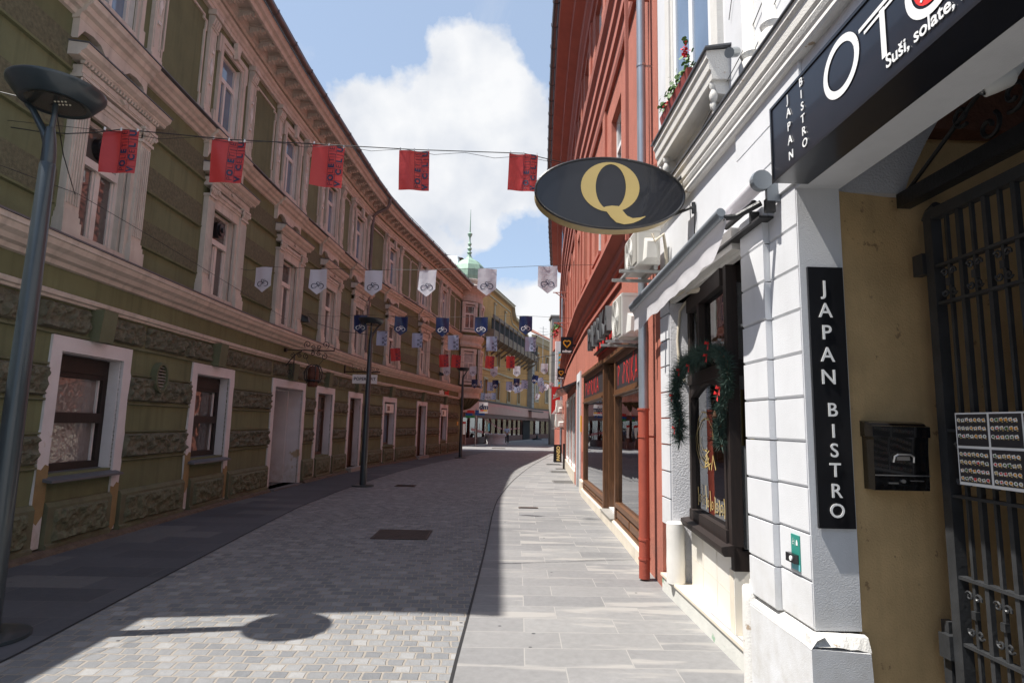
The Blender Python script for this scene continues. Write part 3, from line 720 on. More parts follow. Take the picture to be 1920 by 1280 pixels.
# framed green panels between pilasters
edges = sorted(pils); pf = MB(LF)
spans = [(5.0, edges[0])]+[(edges[i], edges[i+1]) for i in range(1, len(edges)-1, 2)]+[(edges[-1], 34.2)]
def panel_frame(a, b):
    z0, z1, w, e = 6.80, 8.42, .035, .07
    P = [(a, z0), (a+e, z0), (a+e, z0-0.04), (b-e, z0-.04), (b-e, z0), (b, z0), (b, z0+.22), (b-.03, z0+.26), (b-.03, z1-.26), (b, z1-.22), (b, z1-.06), (b-.09, z1-.06), (b-.09, z1), (a+.09, z1), (a+.09, z1-.06), (a, z1-.06), (a, z1-.22), (a+.03, z1-.26), (a+.03, z0+.26), (a, z0+.22)]
    for k in range(len(P)):
        (x0, y0), (x1, y1) = P[k], P[(k+1) % len(P)]
        xa, xb, ya, yb = min(x0, x1), max(x0, x1), min(y0, y1), max(y0, y1)
        if xb-xa < .001: pf.box(x0-w/2, x0+w/2, 0, .03, ya-w/2, yb+w/2)
        elif yb-ya < .001: pf.box(xa+w/2, xb-w/2, 0, .028, y0-w/2, y0+w/2)
        else: pf.poly([(x0-w/2, y0), (x0+w/2, y0), (x1+w/2, y1), (x1-w/2, y1)], 0, .026)
for a, b in spans:
    a += .17; b -= .17
    if b-a > 1.75: mid = (a+b)/2; panel_frame(a+.03, mid-.03); panel_frame(mid+.03, b-.03)
    elif b-a > .35: panel_frame(a+.03, b-.03)
pf.build('panel_frame', 'trim', G)
def f2_window(c):
    s = MB(LF)
    for (a, b, z0, z1, d) in ((-.52, -.44, 6.62, 8.36, .06), (.44, .52, 6.62, 8.36, .06), (-.44, -.38, 6.66, 8.30, .035), (.38, .44, 6.66, 8.30, .035)): s.box(c+a, c+b, 0, d, z0, z1)
    s.box(c-.52, c+.52, 0, .062, 8.36, 8.46); s.box(c-.44, c+.44, 0, .037, 8.28, 8.36)
    for sd in (-1, 1): s.box(c+sd*.55-.035, c+sd*.55+.035, 0, .05, 8.12, 8.46); s.box(c+sd*.55-.03, c+sd*.55+.03, 0, .05, 6.62, 7.0)
    s.poly([(c-.075, 8.60), (c+.075, 8.60), (c+.085, 8.52), (c+.055, 8.44), (c+.04, 8.30), (c-.04, 8.30), (c-.055, 8.44), (c-.085, 8.52)], .05, .13)
    s.box(c-.44, c+.44, 0, .04, 6.62, 6.86)
    o = s.build('window', 'trim', G)
    fr = MB(LF)
    for (a, b, z0, z1) in ((-.38, -.32, 6.86, 8.28), (.32, .38, 6.86, 8.28), (-.32, .32, 8.23, 8.28), (-.32, .32, 6.86, 6.92), (-.32, .32, 7.78, 7.87), (-.03, .03, 6.92, 7.78)): fr.box(c+a, c+b, -.13, -.08, z0, z1)
    fr.box(c-.40, c-.37, -.13, -.01, 6.86, 8.28); fr.box(c+.37, c+.40, -.13, -.01, 6.86, 8.28)
    fr.build('frame', 'frame', o)
    pn = MB(LF); pn.box(c-.33, c+.33, -.125, -.118, 6.9, 8.26); pn.build('pane', 'skyglass', o)
for c in F2c: f2_window(c)
ar = MB(LF); ar.sweep([(0, 8.63), (.07, 8.63), (.07, 8.70), (.09, 8.71), (.09, 8.78), (.13, 8.80), (.15, 8.85), (0, 8.88)], S0-.05, 34.9); ar.build('architrave', 'trim', G)
fg = MB(LF); fg.sweep([(0, 8.885), (.05, 8.885), (.05, 9.0), (0, 9.0)], S0, 34.9); fg.build('frieze', 'green', G)
ev = MB(LF); ev.sweep([(0, 9.0), (.09, 9.0), (.11, 9.05), (.16, 9.07), (.17, 9.20), (.47, 9.20), (.47, 9.10), (.52, 9.10), (.54, 9.18), (.60, 9.20), (.63, 9.28), (.63, 9.33), (0, 9.36)], S0-.22, 35.0); ev.sweep([(0, 9.0), (.60, 9.12), (.60, 9.3), (0, 9.3)], S0-.21, S0-.03); ev.build('eaves_cornice', 'trim', G)  # second sweep: unseen end plate added to straighten the cast shadow
cb = MB(LF); k = S0+.1
while k < 34.8:     # leafy brackets under the eaves
    cb.box(k-.09, k+.09, .165, .44, 9.155, 9.2)
    cb.loft([(k-.06, .17, 9.155), (k+.06, .17, 9.155), (k+.06, .17, 9.02), (k-.06, .17, 9.02)], [(k-.05, .42, 9.155), (k+.05, .42, 9.155), (k+.04, .40, 9.10), (k-.04, .40, 9.10)])
    for (dd, zz) in ((.24, 9.06), (.31, 9.085), (.37, 9.09)): cb.box(k-.075, k+.075, dd-.018, dd+.018, zz-.03, zz+.03)
    cb.box(k-.03, k+.03, .40, .455, 9.07, 9.15)
    k += .47
cb.build('eaves_bracket', 'trim', G)
gt = MB(LF); gt.sweep([(.63, 9.42), (.635, 9.36), (.66, 9.33), (.70, 9.32), (.74, 9.33), (.765, 9.36), (.77, 9.42), (.755, 9.42), (.745, 9.37), (.70, 9.345), (.66, 9.36), (.648, 9.42)], S0-.3, 35.0)
k = S0
while k < 35: gt.sweep([(.625, 9.425), (.63, 9.35), (.66, 9.315), (.70, 9.305), (.745, 9.315), (.78, 9.36), (.782, 9.43), (.77, 9.43)], k, k+.03); k += 1.0
gt.build('gutter', 'gutter', G)
rf = MB(LF); rf.sweep([(.66, 9.40), (.66, 9.43), (-4.2, 12.6), (-4.2, 12.5)], S0-.3, 35.2); rf.build('roof', 'slate', G)
rt = MB(LF); k = S0      # ragged tile edge over the gutter
while k < 34.9:
    if random.random() < .85: rt.sweep([(.60, 9.445), (.60, 9.475+random.uniform(0, .01)), (.72, 9.42), (.72, 9.40)], k, k+.17)
    k += .2
rt.build('roof_edge', 'slate', G)
sn = MB(LF)         # snow rail above the gutter on the far half
P = [LF.map(s_, .42, 9.82) for s_ in [20+.5*i for i in range(30)]]; sn.tube(P, .012, 5, raw=True); P2 = [p-Vector((0, 0, .11)) for p in P]; sn.tube(P2, .012, 5, raw=True)
for p in P[::2]: sn.tube([p+Vector((0, 0, .03)), p-Vector((0, 0, .30))], .01, 4, raw=True)
sn.build('snow_rail', 'iron', G)
dp = MB(LF)
P = [LF.map(20.45, .70, 9.34), LF.map(20.45, .70, 9.12), LF.map(20.45, .62, 8.98), LF.map(20.45, .24, 8.80), LF.map(20.45, .15, 8.68)]
for z in (8.2, 7, 6.75): P.append(LF.map(20.45, .12, z))
for z in (6.6, 6.3): P.append(LF.map(20.45, .32, z))
P += [LF.map(20.45, .14, 6.1), LF.map(20.45, .12, 3.9), LF.map(20.45, .34, 3.68), LF.map(20.45, .34, 3.35), LF.map(20.45, .16, 3.15), LF.map(20.45, .16, 2.2), LF.map(20.45, .16, .1)]
dp.tube(P[:12], .055, 10, raw=True); dp.build('downpipe', 'gutter', G, smooth=True)

# ground floor openings --------------------------------------------------------
def jag(a, b, n=10, amp=.02):
    return [(a+(b-a)*i/n) for i in range(n+1)]
def gf_open(a, b, kind, i):
    zb = {'win': .90, 'arch': .03, 'shop': .62, 'door': .12, 'ac': .72, 'door2': .12}[kind]; zt = 2.34
    s = MB(LF)
    p = .028
    def leg(x0, x1, z0):
        # outer edge slightly ragged where the rock-faced bands were cut back
        zs = [z0, .5, .6, .98, 1.02, 1.36, 1.42, 1.76, 1.82, 2.15, 2.2, 2.52]; zs = [z for z in zs if z > z0+.01 or z == z0]
        jit = [random.uniform(-.022, .012) for _ in zs]; jit[-1] = 0
        out = x0 < (a+b)/2
        L = [(x0+(j if out else 0), z) for z, j in zip(zs, jit)]; R = [(x1-(0 if out else j), z) for z, j in zip(zs, jit)]
        s.poly(L+R[::-1], -.02, p)
    leg(a, a+SW, .08 if kind != 'arch' else .02); leg(b-SW, b, .08 if kind != 'arch' else .02)
    s.box(a+SW, b-SW, -.02, p, zt, 2.52)
    # reveals
    s.box(a+SW-.002, a+SW+.012, -.34, -.021, zb, zt); s.box(b-SW-.012, b-SW+.002, -.34, -.021, zb, zt); s.box(a+SW+.012, b-SW-.012, -.34, -.021, zt-.012, zt+.002)
    nm = 'door' if kind in ('door', 'door2', 'arch') else 'window'
    o = s.build(nm, 'surround', G)
    if kind in ('win',) or i == 0:      # bare patches low on the legs
        q = MB(LF)
        for (x0, x1, z0, z1) in ((a+.0, a+SW, .42, .98), (b-SW, b, .12, .66)):
            P = [(x0-.004, z0), ((x0+x1)/2, z0-.07), (x1+.004, z0+.03), (x1+.004, z1+.02), ((x0+x1)/2+.03, z1+.04), (x0+.06, z1-.02), (x0-.004, z1)]
            q.poly(P, p, p+.004)
        q.build('bare_patch', 'ochre', o)
    x0, x1 = a+SW+.012, b-SW-.012
    if kind == 'win':
        f = MB(LF); D0, D1 = -.26, -.16
        for (u0, u1, z0, z1, e) in ((x0, x0+.09, zb, zt-.02, 0), (x1-.09, x1, zb, zt-.02, 0), (x0+.09, x1-.09, 2.12, zt-.02, .02), (x0+.09, x1-.09, zb, zb+.10, 0), (x0+.09, x1-.09, 1.49, 1.62, .03), ((x0+.09), x1-.09, 2.06, 2.12, 0)): f.box(u0, u1, D0, D1+e, z0, z1)
        f.build('frame', 'brown', o)
        g_ = MB(LF); g_.box(x0+.09, x1-.09, -.235, -.228, zb+.1, 2.06); g_.build('pane', 'foil' if i == 0 else 'winglass', o)
        t_ = MB(LF)
        for (z0, z1) in ((zb+.10, 1.49), (1.62, 2.06)): t_.box(x1-.13, x1-.10, -.225, -.20, z0, z1); t_.box(x0+.10, x0+.13, -.225, -.20, z0, z1)
        t_.build('glazing_bead', 'surround', o)
        k = MB(LF); k.sweep([(-.16, zb-.0), (-.16, zb-.05), (.12, zb-.09), (.14, zb-.09), (.14, zb-.065), (-.16, zb+.012)], a+.1, b-.1); k.build('sill', 'lead', o)
        if i == 1:
            q = MB(LF); q.box(x0+.30, x0+.48, -.226, -.224, 1.13, 1.38); q.build('notice', 'midwood', o)
    elif kind == 'arch':
        q = MB(LF); q.box(x0-.3, x1+.3, -1.25, -1.2, .02, zt-.02); q.box(x1-.05, x1+.02, -1.2, -.34, .02, zt-.02); q.box(x0-.02, x0+.05, -1.2, -.34, .02, zt-.02); q.box(x0+.05, x1-.05, -1.2, -.34, zt-.05, zt-.02)
        q.build('lobby', 'surround', o)
        q = MB(LF)
        for (u0, u1, dd) in ((x0+.2, x0+.26, .03), (x0+.3, x0+.34, .02), (x0+1.0, x0+1.03, .02)): q.box(u0, u1, -1.2, -1.2+dd, .05, 2.05)
        q.box(x0+.2, x1-.1, -1.2, -1.16, 2.05, 2.1)
        q.build('door_leaf', 'surround', o)
        q = MB(LF); q.box(x0, x1, -1.2, .16, .0, .03); q.build('threshold', 'slabsdark', o)
    elif kind in ('door', 'door2'):
        q = MB(LF); q.box(x0, x1, -.30, -.24, zb, zt-.02); q.box(x0, x0+.08, -.24, -.19, zb, zt-.02); q.box(x1-.08, x1, -.24, -.19, zb, zt-.02); q.box(x0+.08, x1-.08, -.24, -.2, 1.86, 1.94); q.box(x0+.12, x1-.12, -.24, -.22, .3, .95)
        q.build('door_leaf', 'midwood', o)
        q = MB(LF); q.box(x0+.1, x1-.1, -.238, -.23, 1.98, zt-.08); q.box(x0+.25, x1-.25, -.238, -.23, 1.1, 1.8); q.build('pane', 'winglass', o)
        q = MB(LF); q.box(a+.05, b-.05, -.3, .22, 0, .12); q.build('step', 'stone', o)
    else:
        if kind == 'ac':
            q = MB(LF); q.box(x0+.12, x1-.18, -.19, .04, 1.93, 2.26); q.box(x0+.2, x0+.5, .04, .05, 1.98, 2.2); ao = q.build('air_conditioner_box', 'acw', o); q = MB(LF); q.box(x1-.175, x1-.172, -.15, .02, 1.97, 2.22); q.box(x0+.22, x0+.46, .05, .055, 2.0, 2.18); q.build('grille', 'black', ao)
        q = MB(LF)
        for (u0, u1, z0, z1) in ((x0, x0+.07, zb, zt-.02), (x1-.07, x1, zb, zt-.02), (x0+.07, x1-.07, zt-.09, zt-.02), (x0+.07, x1-.07, zb, zb+.08), (x0+.07, x1-.07, 1.84, 1.90)): q.box(u0, u1, -.28, -.2, z0, z1)
        q.build('frame', 'midwood', o)
        q = MB(LF); q.box(x0+.07, x1-.07, -.25, -.243, zb+.08, zt-.09); q.build('pane', 'winglass' if kind == 'shop' else 'skyglass', o)
        q = MB(LF); q.sweep([(-.2, zb+.01), (-.2, zb-.05), (.05, zb-.08), (.05, zb-.05)], a+.12, b-.12); q.build('sill', 'greenlow', o)
for i, (a, b, k) in enumerate(GFw): gf_open(a, b, k, i)
# round louvred vent
vt = MB(LF); c = 9.28; z = 2.3
R = [(c+.17*math.cos(2*math.pi*k/24), z-.12+.23*math.sin(2*math.pi*k/24)) for k in range(24)]; r2 = [(c+.135*math.cos(2*math.pi*k/24), z-.12+.19*math.sin(2*math.pi*k/24)) for k in range(24)]
for k in range(24):
    a_, b_ = R[k], R[(k+1) % 24]; c_, d_ = r2[k], r2[(k+1) % 24]
    vt.poly([a_, b_, d_, c_], 0, .1)
vo = vt.build('vent', 'greenlow', G)
vl = MB(LF)
for k in range(8):
    zz = z-.29+k*.047; h_ = math.sqrt(max(0, 1-((zz-z+.12)/.2)**2))*.135
    if h_ > .02: vl.sweep([(.02, zz), (.07, zz-.012), (.07, zz-.002), (.02, zz+.02)], c-h_, c+h_)
vl.build('louvre', 'stone', vo)
vb = MB(LF); vb.poly(r2, .002, .015); vb.build('vent_back', 'darkin', vo)
# rounded oriel on the street corner
oc = LF.map(35.45, -.35, 0)
OR = 1.25
def ring(prof, mat, name, n=32): mb = MB(); mb.lathe(prof, (oc.x, oc.y, 0), n); return mb.build(name, mat, G, smooth=True)
ring([(.35, 2.35), (.75, 2.5), (1.12, 2.85), (1.24, 3.0)], 'greenlow', 'oriel_base')
rb = MB()
for k in range(28):
    a = 2*math.pi*k/28; P = [(oc.x+r_*math.cos(a), oc.y+r_*math.sin(a), z_) for r_, z_ in ((.4, 2.36), (.78, 2.5), (1.14, 2.84), (1.26, 3.0))]; rb.tube(P, .03, 5)
rb.build('oriel_rib', 'greenlow', G)
ring([(0, 3.0), (1.3, 3.0), (1.34, 3.06), (1.28, 3.1), (1.28, 3.3), (1.36, 3.38), (1.44, 3.5), (1.46, 3.6), (1.2, 3.66)], 'trim', 'oriel_cornice')
ring([(OR, 3.6), (OR, 9.3)], 'green', 'oriel_wall')
ring([(OR, 3.66), (OR+.04, 3.66), (OR+.04, 3.95), (OR, 3.97)], 'rockl', 'oriel_parapet')
ring([(OR, 5.9), (1.32, 5.93), (1.38, 6.05), (1.3, 6.1), (1.3, 6.25), (1.4, 6.35), (1.45, 6.5), (1.46, 6.56), (OR, 6.6)], 'trim', 'oriel_cornice')
ring([(OR, 8.55), (1.3, 8.58), (1.33, 8.85), (1.28, 8.9), (1.28, 9.05), (1.42, 9.12), (1.62, 9.25), (1.78, 9.3), (1.8, 9.42), (.8, 9.75)], 'trim', 'oriel_eaves')
def oriel_window(ang, z0, z1):
    a = math.radians(ang); n_ = Vector((math.cos(a), math.sin(a), 0)); t_ = Vector((-math.sin(a), math.cos(a), 0)); p0 = oc+n_*(OR-.03)
    class Fr:
        def map(s, u, d, z): return p0+t_*u+n_*d+Vector((0, 0, z))
    F_ = Fr(); s = MB(F_)
    for sd in (-1, 1): s.box(sd*.40-.08, sd*.40+.08, 0, .12, z0-.15, z1+.05, 5); s.box(sd*.40-.1, sd*.40+.1, 0, .16, z1-.08, z1+.06, 5)
    s.box(-.5, .5, 0, .16, z1+.06, z1+.2, 5); s.box(-.5, .5, 0, .17, z0-.2, z0-.06, 5)
    o = s.build('window', 'trim', G)
    f = MB(F_)
    for (u0, u1, v0, v1) in ((-.32, -.26, z0, z1), (.26, .32, z0, z1), (-.26, .26, z1-.06, z1), (-.26, .26, z0, z0+.06), (-.26, .26, z0+(z1-z0)*.6, z0+(z1-z0)*.6+.08), (-.03, .03, z0, z0+(z1-z0)*.6)): f.box(u0, u1, 0, .10, v0, v1, 5)
    f.build('frame', 'frame', o)
    g_ = MB(F_); g_.box(-.27, .27, .0, .06, z0, z1, 5); g_.build('pane', 'curtain' if z0 < 5 else 'winglass', o)
for ang in (-115, -62, -8, 48): oriel_window(ang, 3.95, 5.6); oriel_window(ang, 6.95, 8.3)
# end of the building beyond the corner
eb = MB(); eb.box(-12, -2.75, 35.0, 37.2, 0, 9.3); eb.build('side_wing', 'green', G)
er = MB(); er.loft([(-12.5, 34.9, 9.35), (-2.5, 34.9, 9.35), (-2.5, 37.4, 9.35), (-12.5, 37.4, 9.35)], [(-9, 36.7, 11.95), (-2.85, 36.7, 11.95), (-2.75, 37.3, 11.9), (-9, 37.3, 11.95)]); er.build('wing_roof', 'whitemetal', G)
# copper dome over the oriel
dc = Vector((oc.x+.35, oc.y+1.2, 0))
def dring(prof, mat, name, n=8, sm=False):
    mb = MB(); mb.lathe(prof, (dc.x, dc.y, 0), n); return mb.build(name, mat, G, smooth=sm)
dring([(.98, 9.3), (.98, 10.05), (1.08, 10.08), (1.12, 10.2), (1.0, 10.25)], 'trim', 'dome_drum', 24)
dring([(1.08, 10.2), (1.10, 10.45), (1.05, 10.85), (.9, 11.2), (.62, 11.5), (.3, 11.66), (.16, 11.8), (.1, 12.0)], 'copper', 'dome', 8)
dring([(.1, 12.0), (.16, 12.1), (.07, 12.2), (.15, 12.35), (.06, 12.5), (.13, 12.65), (.05, 12.8), (.05, 13.05), (.12, 13.2), (.16, 13.3), (.04, 13.4), (.03, 14.0), (.01, 14.9)], 'copper', 'spire', 10, True)
# painted shop lettering
t_, n_ = LF.dirs(31); p_ = LF.map(31.3, .012, 3.14)
tx = MB(); fr_ = frame(p_, t_, (0, 0, 1)); tx.text('optika', .33, fr_, -.62, 0, ext=.02, bold=.004); tx.build('lettering', 'letter', G)
tx = MB(); tx.text('semlič', .33, fr_, .42, 0, ext=.02, bold=.004); tx.build('lettering', 'redletter', G)

# lower neighbour beyond the green house (only its shadow and its side reach the picture)
NB = thing('low_house', 'low grey rendered house standing before the near end of the green townhouse', 'house', (-7, 0, 0))
nb = MB(); nb.box(-12, -5.3, -9, 4.7, 0, 4.9); nb.build('wall', 'stone', NB)
nr_ = MB(); nr_.loft([(-12.2, -9.2, 4.9), (-5.15, -9.2, 4.9), (-5.15, 4.75, 4.9), (-12.2, 4.75, 4.9)], [(-8.9, -9.2, 7.2), (-8.5, -9.2, 7.2), (-8.5, 4.75, 7.2), (-8.9, 4.75, 7.2)]); nr_.build('roof', 'rooftile', NB)
for y in (-6, -2.5, 1.2):
    w_ = MB(); w_.box(-5.3, -5.27, y-.55, y+.55, 1, 2.5); q = w_.build('window', 'frame', NB); w_ = MB(); w_.box(-5.27, -5.262, y-.47, y+.47, 1.08, 2.42); w_.build('pane', 'winglass', q)
def ray(px, py): return (cf*FPX+cr*(px-960)+cu*(640-py))
def onx(px, py, x): d = ray(px, py); return Vector((0, 0, EYE))+d*(x/d.x)
def ony(px, py, y): d = ray(px, py); return Vector((0, 0, EYE))+d*(y/d.y)
Zv = Vector((0, 0, 1))
# ================================================================ WHITE TOWNHOUSE (right, near)
WH = thing('white_townhouse', 'white plastered townhouse with grooved pillars, cafe doorway and arched passage at the right edge', 'house', (2.5, 3, 0))
w = MB(); X = 1.7
w.box(X, X+.35, -8, 1.2, 0, 9.6)                       # beyond the passage, towards the viewer
w.box(X, X+.5, 4.13, 6.29, 2.90, 9.6); w.box(X, X+.25, 1.2, 4.13, 3.0, 9.6)   # over the openings
w.box(X+.26, X+.5, 3.57, 4.13, 0, 9.6)
w.box(2.05, 2.3, 5.90, 6.28, 0, 2.9)
w.build('wall', 'white', WH)
# near pillar: grooved blocks
pb = MB(); gv = MB()
z = .555; k = 0
while z < 3.75:
    h = min(.247, 3.79-z)
    zz = z+h-.007
    if z < 2.98:
        for (y0, y1, x) in ((3.685, 4.04, X-.045), (3.33, 3.68, X-.005)):
            pb.loft([(x+.012, y0, z+.0), (x+.012, y1, z), (x+.26, y1, z), (x+.26, y0, z)], [(x, y0, z+.012), (x, y1, z+.012), (x+.26, y1, z+.012), (x+.26, y0, z+.012)])
            pb.box(x, x+.26, y0, y1, z+.012, zz)
    else:
        pb.box(X-.02, X-.001, 3.2, 4.13, z+.006, zz)
    z += .247
pb.build('pillar_block', 'white', WH)
gv.box(X+.008, X+.25, 3.345, 4.03, .56, 3.0); gv.build('pillar_joint', 'groove', WH)
rv = MB(); rv.box(X+.0, X+.25, 3.322, 3.329, .56, 3.0); rv.box(X+.004, X+.249, 3.3289, 3.345, .56, 3.0)
rv.build('pillar_reveal', 'white', WH)
pf_ = MB()
pf_.loft([(X-.06, 3.25, 0), (X-.06, 4.05, 0), (X+.27, 4.05, 0), (X+.27, 3.25, 0)], [(X-.06, 3.25, .49), (X-.06, 4.05, .51), (X+.27, 4.05, .49), (X+.25, 3.25, .47)])
pf_.build('plinth', 'white', WH)
pt = MB()
vs = []; n_ = 9
for i in range(n_+1):
    y = 3.25+(.79)*i/n_; j = random.uniform(-.004, .004)
    vs += [(X-.062, y, .488+j), (X-.03, y, .53), (X+.02, y, .553)]
pt.add(vs, [(3*i+a, 3*i+a+1, 3*i+a+4, 3*i+a+3) for i in range(n_) for a in (0, 1)])
for i in range(8):
    x = X-.05+i*.039; e0, e1 = [0, .0, .001, .0, .004, .014, .012, .022, .03][i:i+2]
    pt.loft([(x, 3.252+e0*.4, .50-e0), (x+.039, 3.252+e1*.4, .50-e1), (x+.039, 3.33, .50-e1), (x, 3.33, .50-e0)], [(x, 3.29, .545-e0*.3), (x+.039, 3.29, .545-e1*.3), (x+.039, 3.33, .552-e1*.3), (x, 3.33, .552-e0*.3)])
pt.build('plinth_edge', 'whitedirt', WH)
# far pillar
fp = MB(); z = .65
while z < 2.9:
    fp.box(X-.012, 2.1, 5.97, 6.27, z+.008, min(z+.262, 2.9)-.008); z += .262
fp.build('far_pillar', 'white', WH)
fr2 = MB(); fr2.loft([(X+.0, 5.93, .15), (2.0, 5.80, .15), (2.0, 5.96, .15), (X, 5.965, .15)], [(X+.0, 5.93, 2.9), (2.0, 5.80, 2.9), (2.0, 5.96, 2.9), (X, 5.965, 2.9)]); fr2.build('grey_reveal', 'roughgrey', WH)
# lintel over the cafe opening, soffit and roller housing
li = MB(); li.box(X+.0, 2.2, 4.13, 5.97, 2.84, 2.90); li.box(X-.07, X+.02, 4.13, 6.2, 2.87, 3.03); li.build('lintel', 'whitedirt', WH)
# ledge cornice
ld = MB(RF); ld.sweep([(0, 3.72), (.045, 3.725), (.055, 3.745), (.05, 3.775), (.06, 3.79), (.07, 3.82), (.062, 3.845), (.078, 3.86), (.082, 3.93), (.10, 3.95), (.10, 3.99), (0, 4.01)], -6, 6.27); ld.build('ledge_cornice', 'whitedirt', WH)
lf_ = MB(RF); lf_.sweep([(0, 4.012), (.115, 3.992), (.115, 4.0), (0, 4.03)], -6, 6.27); lf_.build('ledge_flashing', 'lead', WH)
# upper window with sill box
c0, c1 = 4.55, 5.62
uw = MB(RF)
for (a, b, z0, z1, d) in ((c0-.2, c0-.06, 4.5, 6.9, .05), (c1+.06, c1+.2, 4.5, 6.9, .05), (c0-.06, c0, 4.5, 6.8, .03), (c1, c1+.06, 4.5, 6.8, .03), (c0-.3, c1+.3, 6.8, 7.05, .12)): uw.box(a, b, 0, d, z0, z1)
uo = uw.build('window', 'whitedirt', WH)
ff = MB(RF)
for (a, b, z0, z1) in ((c0, c0+.08, 4.5, 6.8), (c1-.08, c1, 4.5, 6.8), ((c0+c1)/2-.05, (c0+c1)/2+.05, 4.5, 6.8), (c0+.08, c1-.08, 6.0, 6.1)): ff.box(a, b, .001, .02, z0, z1)
ff.build('frame', 'letter', uo)
gg = MB(RF); gg.box(c0+.02, c1-.02, .0005, .006, 4.62, 6.8); gg.build('pane', 'skyglass', uo)
hl = MB(RF)
for y in (4.27, 5.68): hl.sweep([(0, 4.13), (.09, 4.14), (.11, 4.2), (.12, 4.25), (0, 4.25)], y, y+.12)
sb = MB(RF); sb.sweep([(0, 4.24), (.14, 4.24), (.145, 4.31), (.16, 4.32), (.165, 4.395), (.18, 4.41), (.18, 4.47), (0, 4.49)], 4.24, 5.83); sb.build('sill', 'whitedirt', uo)
sf_ = MB(RF); sf_.sweep([(0, 4.50), (.20, 4.472), (.20, 4.484), (0, 4.515)], 4.20, 5.87); sf_.build('sill_flashing', 'lead', uo)
for y in (4.30, 4.43, 5.62, 5.75):
    b_ = MB(); p = RF.map(y, .11 if y in (4.30, 5.62) else .06, 0)
    b_.lathe([(.0, 4.25), (.028, 4.25), (.032, 4.21), (.018, 4.18), (.034, 4.14), (.028, 4.10), (.012, 4.08), (.019, 4.06), (.01, 4.03), (0, 4.01)], (p.x, p.y, 0), 12); b_.build('sill_bracket', 'whitedirt', uo, smooth=True)
hl.build('sill_console', 'whitedirt', uo)
cl = MB()
for y in (3.52, 3.84):
    cl.lathe([(.085, 4.02), (.085, 4.10), (.06, 4.13), (.075, 4.17), (.055, 4.2), (.055, 7.8)], (X-.01, y, 0), 16)
cl.build('half_column', 'whitedirt', WH, smooth=True)
dcn = MB(); dcn.tube([(1.52, 3.80, 4.16), (1.60, 3.88, 4.22)], .035, 12); dcn.build('vent_cowl', 'alu', WH, smooth=True)
wi = MB()
wi.tube([(X-.015, 1.6, 5.2), (X-.015, 4.0, 4.28), (X-.015, 6.2, 3.95)], .0035, 4); wi.tube([(X-.015, 2.6, 4.6), (X-.015, 3.9, 4.12)], .003, 4); wi.tube([(X-.015, 2.2, 5.9), (X-.015, 4.0, 5.1), (X-.015, 4.2, 4.7)], .003, 4)
wi.build('facade_wire', 'cable', WH)
rr = MB(); rr.loft([(X-.5, -8, 9.6), (X-.5, 6.28, 9.6), (8, 6.28, 9.6), (8, -8, 9.6)], [(4.8, -8, 12.4), (4.8, 6.28, 12.4), (5, 6.28, 12.4), (5, -8, 12.4)]); rr.build('roof', 'rooftile', WH)
# --- passage: ochre walls, vault, beam
pw = MB()
arch = [(1.951, 3.0), (2.36, 3.0), (2.40, 3.10), (2.46, 3.22), (2.53, 3.35), (2.62, 3.50), (2.72, 3.63), (2.85, 3.74), (3.0, 3.82), (3.0, 3.9), (1.951, 3.9)]
pw.poly([(a, b) for a, b in arch], 3.36, 3.42); pw.build('arch_spandrel', 'roughgrey', WH)
oy = MB(); oy.loft([(1.951, 3.345, 0), (2.6, 3.48, 0), (2.6, 3.56, 0), (1.951, 3.56, 0)], [(1.951, 3.345, 2.999), (2.6, 3.48, 2.999), (2.6, 3.56, 2.999), (1.951, 3.56, 2.999)]); oy.box(1.96, 6.5, 3.56, 3.66, 0, 3.72); oy.box(2.46, 2.56, 3.0, 3.36, 0, 2.86) if False else None  # side wall turned slightly so the grazing sun leaves it unlit
oy.box(6.4, 6.5, -1, 3.56, 0, 3.7); oy.box(2.5, 6.4, .9, 1.0, 0, 3.7)
oy.build('passage_wall', 'ochrewall', WH)
va = MB(); va.box(1.951, 6.5, .9, 3.66, 3.92, 4.0); va.box(1.96, 6.5, 3.42, 3.56, 3.45, 3.92); va.build('passage_vault', 'brickdark', WH)
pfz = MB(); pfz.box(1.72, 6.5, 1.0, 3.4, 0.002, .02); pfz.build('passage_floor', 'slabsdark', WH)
bm_ = MB(); bm_.box(2.30, 2.38, 1.05, 3.34, 2.90, 2.985)
bm_.build('iron_beam', 'iron', WH)
sp = MB(); sp.tube([(2.34, 3.30, 2.99), (2.34, 2.2, 3.55)], .012, 6)
for (cy, cz, r_, st_, dn) in ((2.86, 3.22, .06, 4.2, 1), (2.72, 3.33, .07, 1.1, -1), (2.70, 3.08, .07, 2.2, 1), (2.55, 3.16, .08, 5.2, -1)):
    sp.tube([(2.34, a, b) for a, b in scroll(cy, cz, r_, 1.2, st_, dn, 18)], .011, 6)
sp.build('iron_scroll', 'iron', WH)
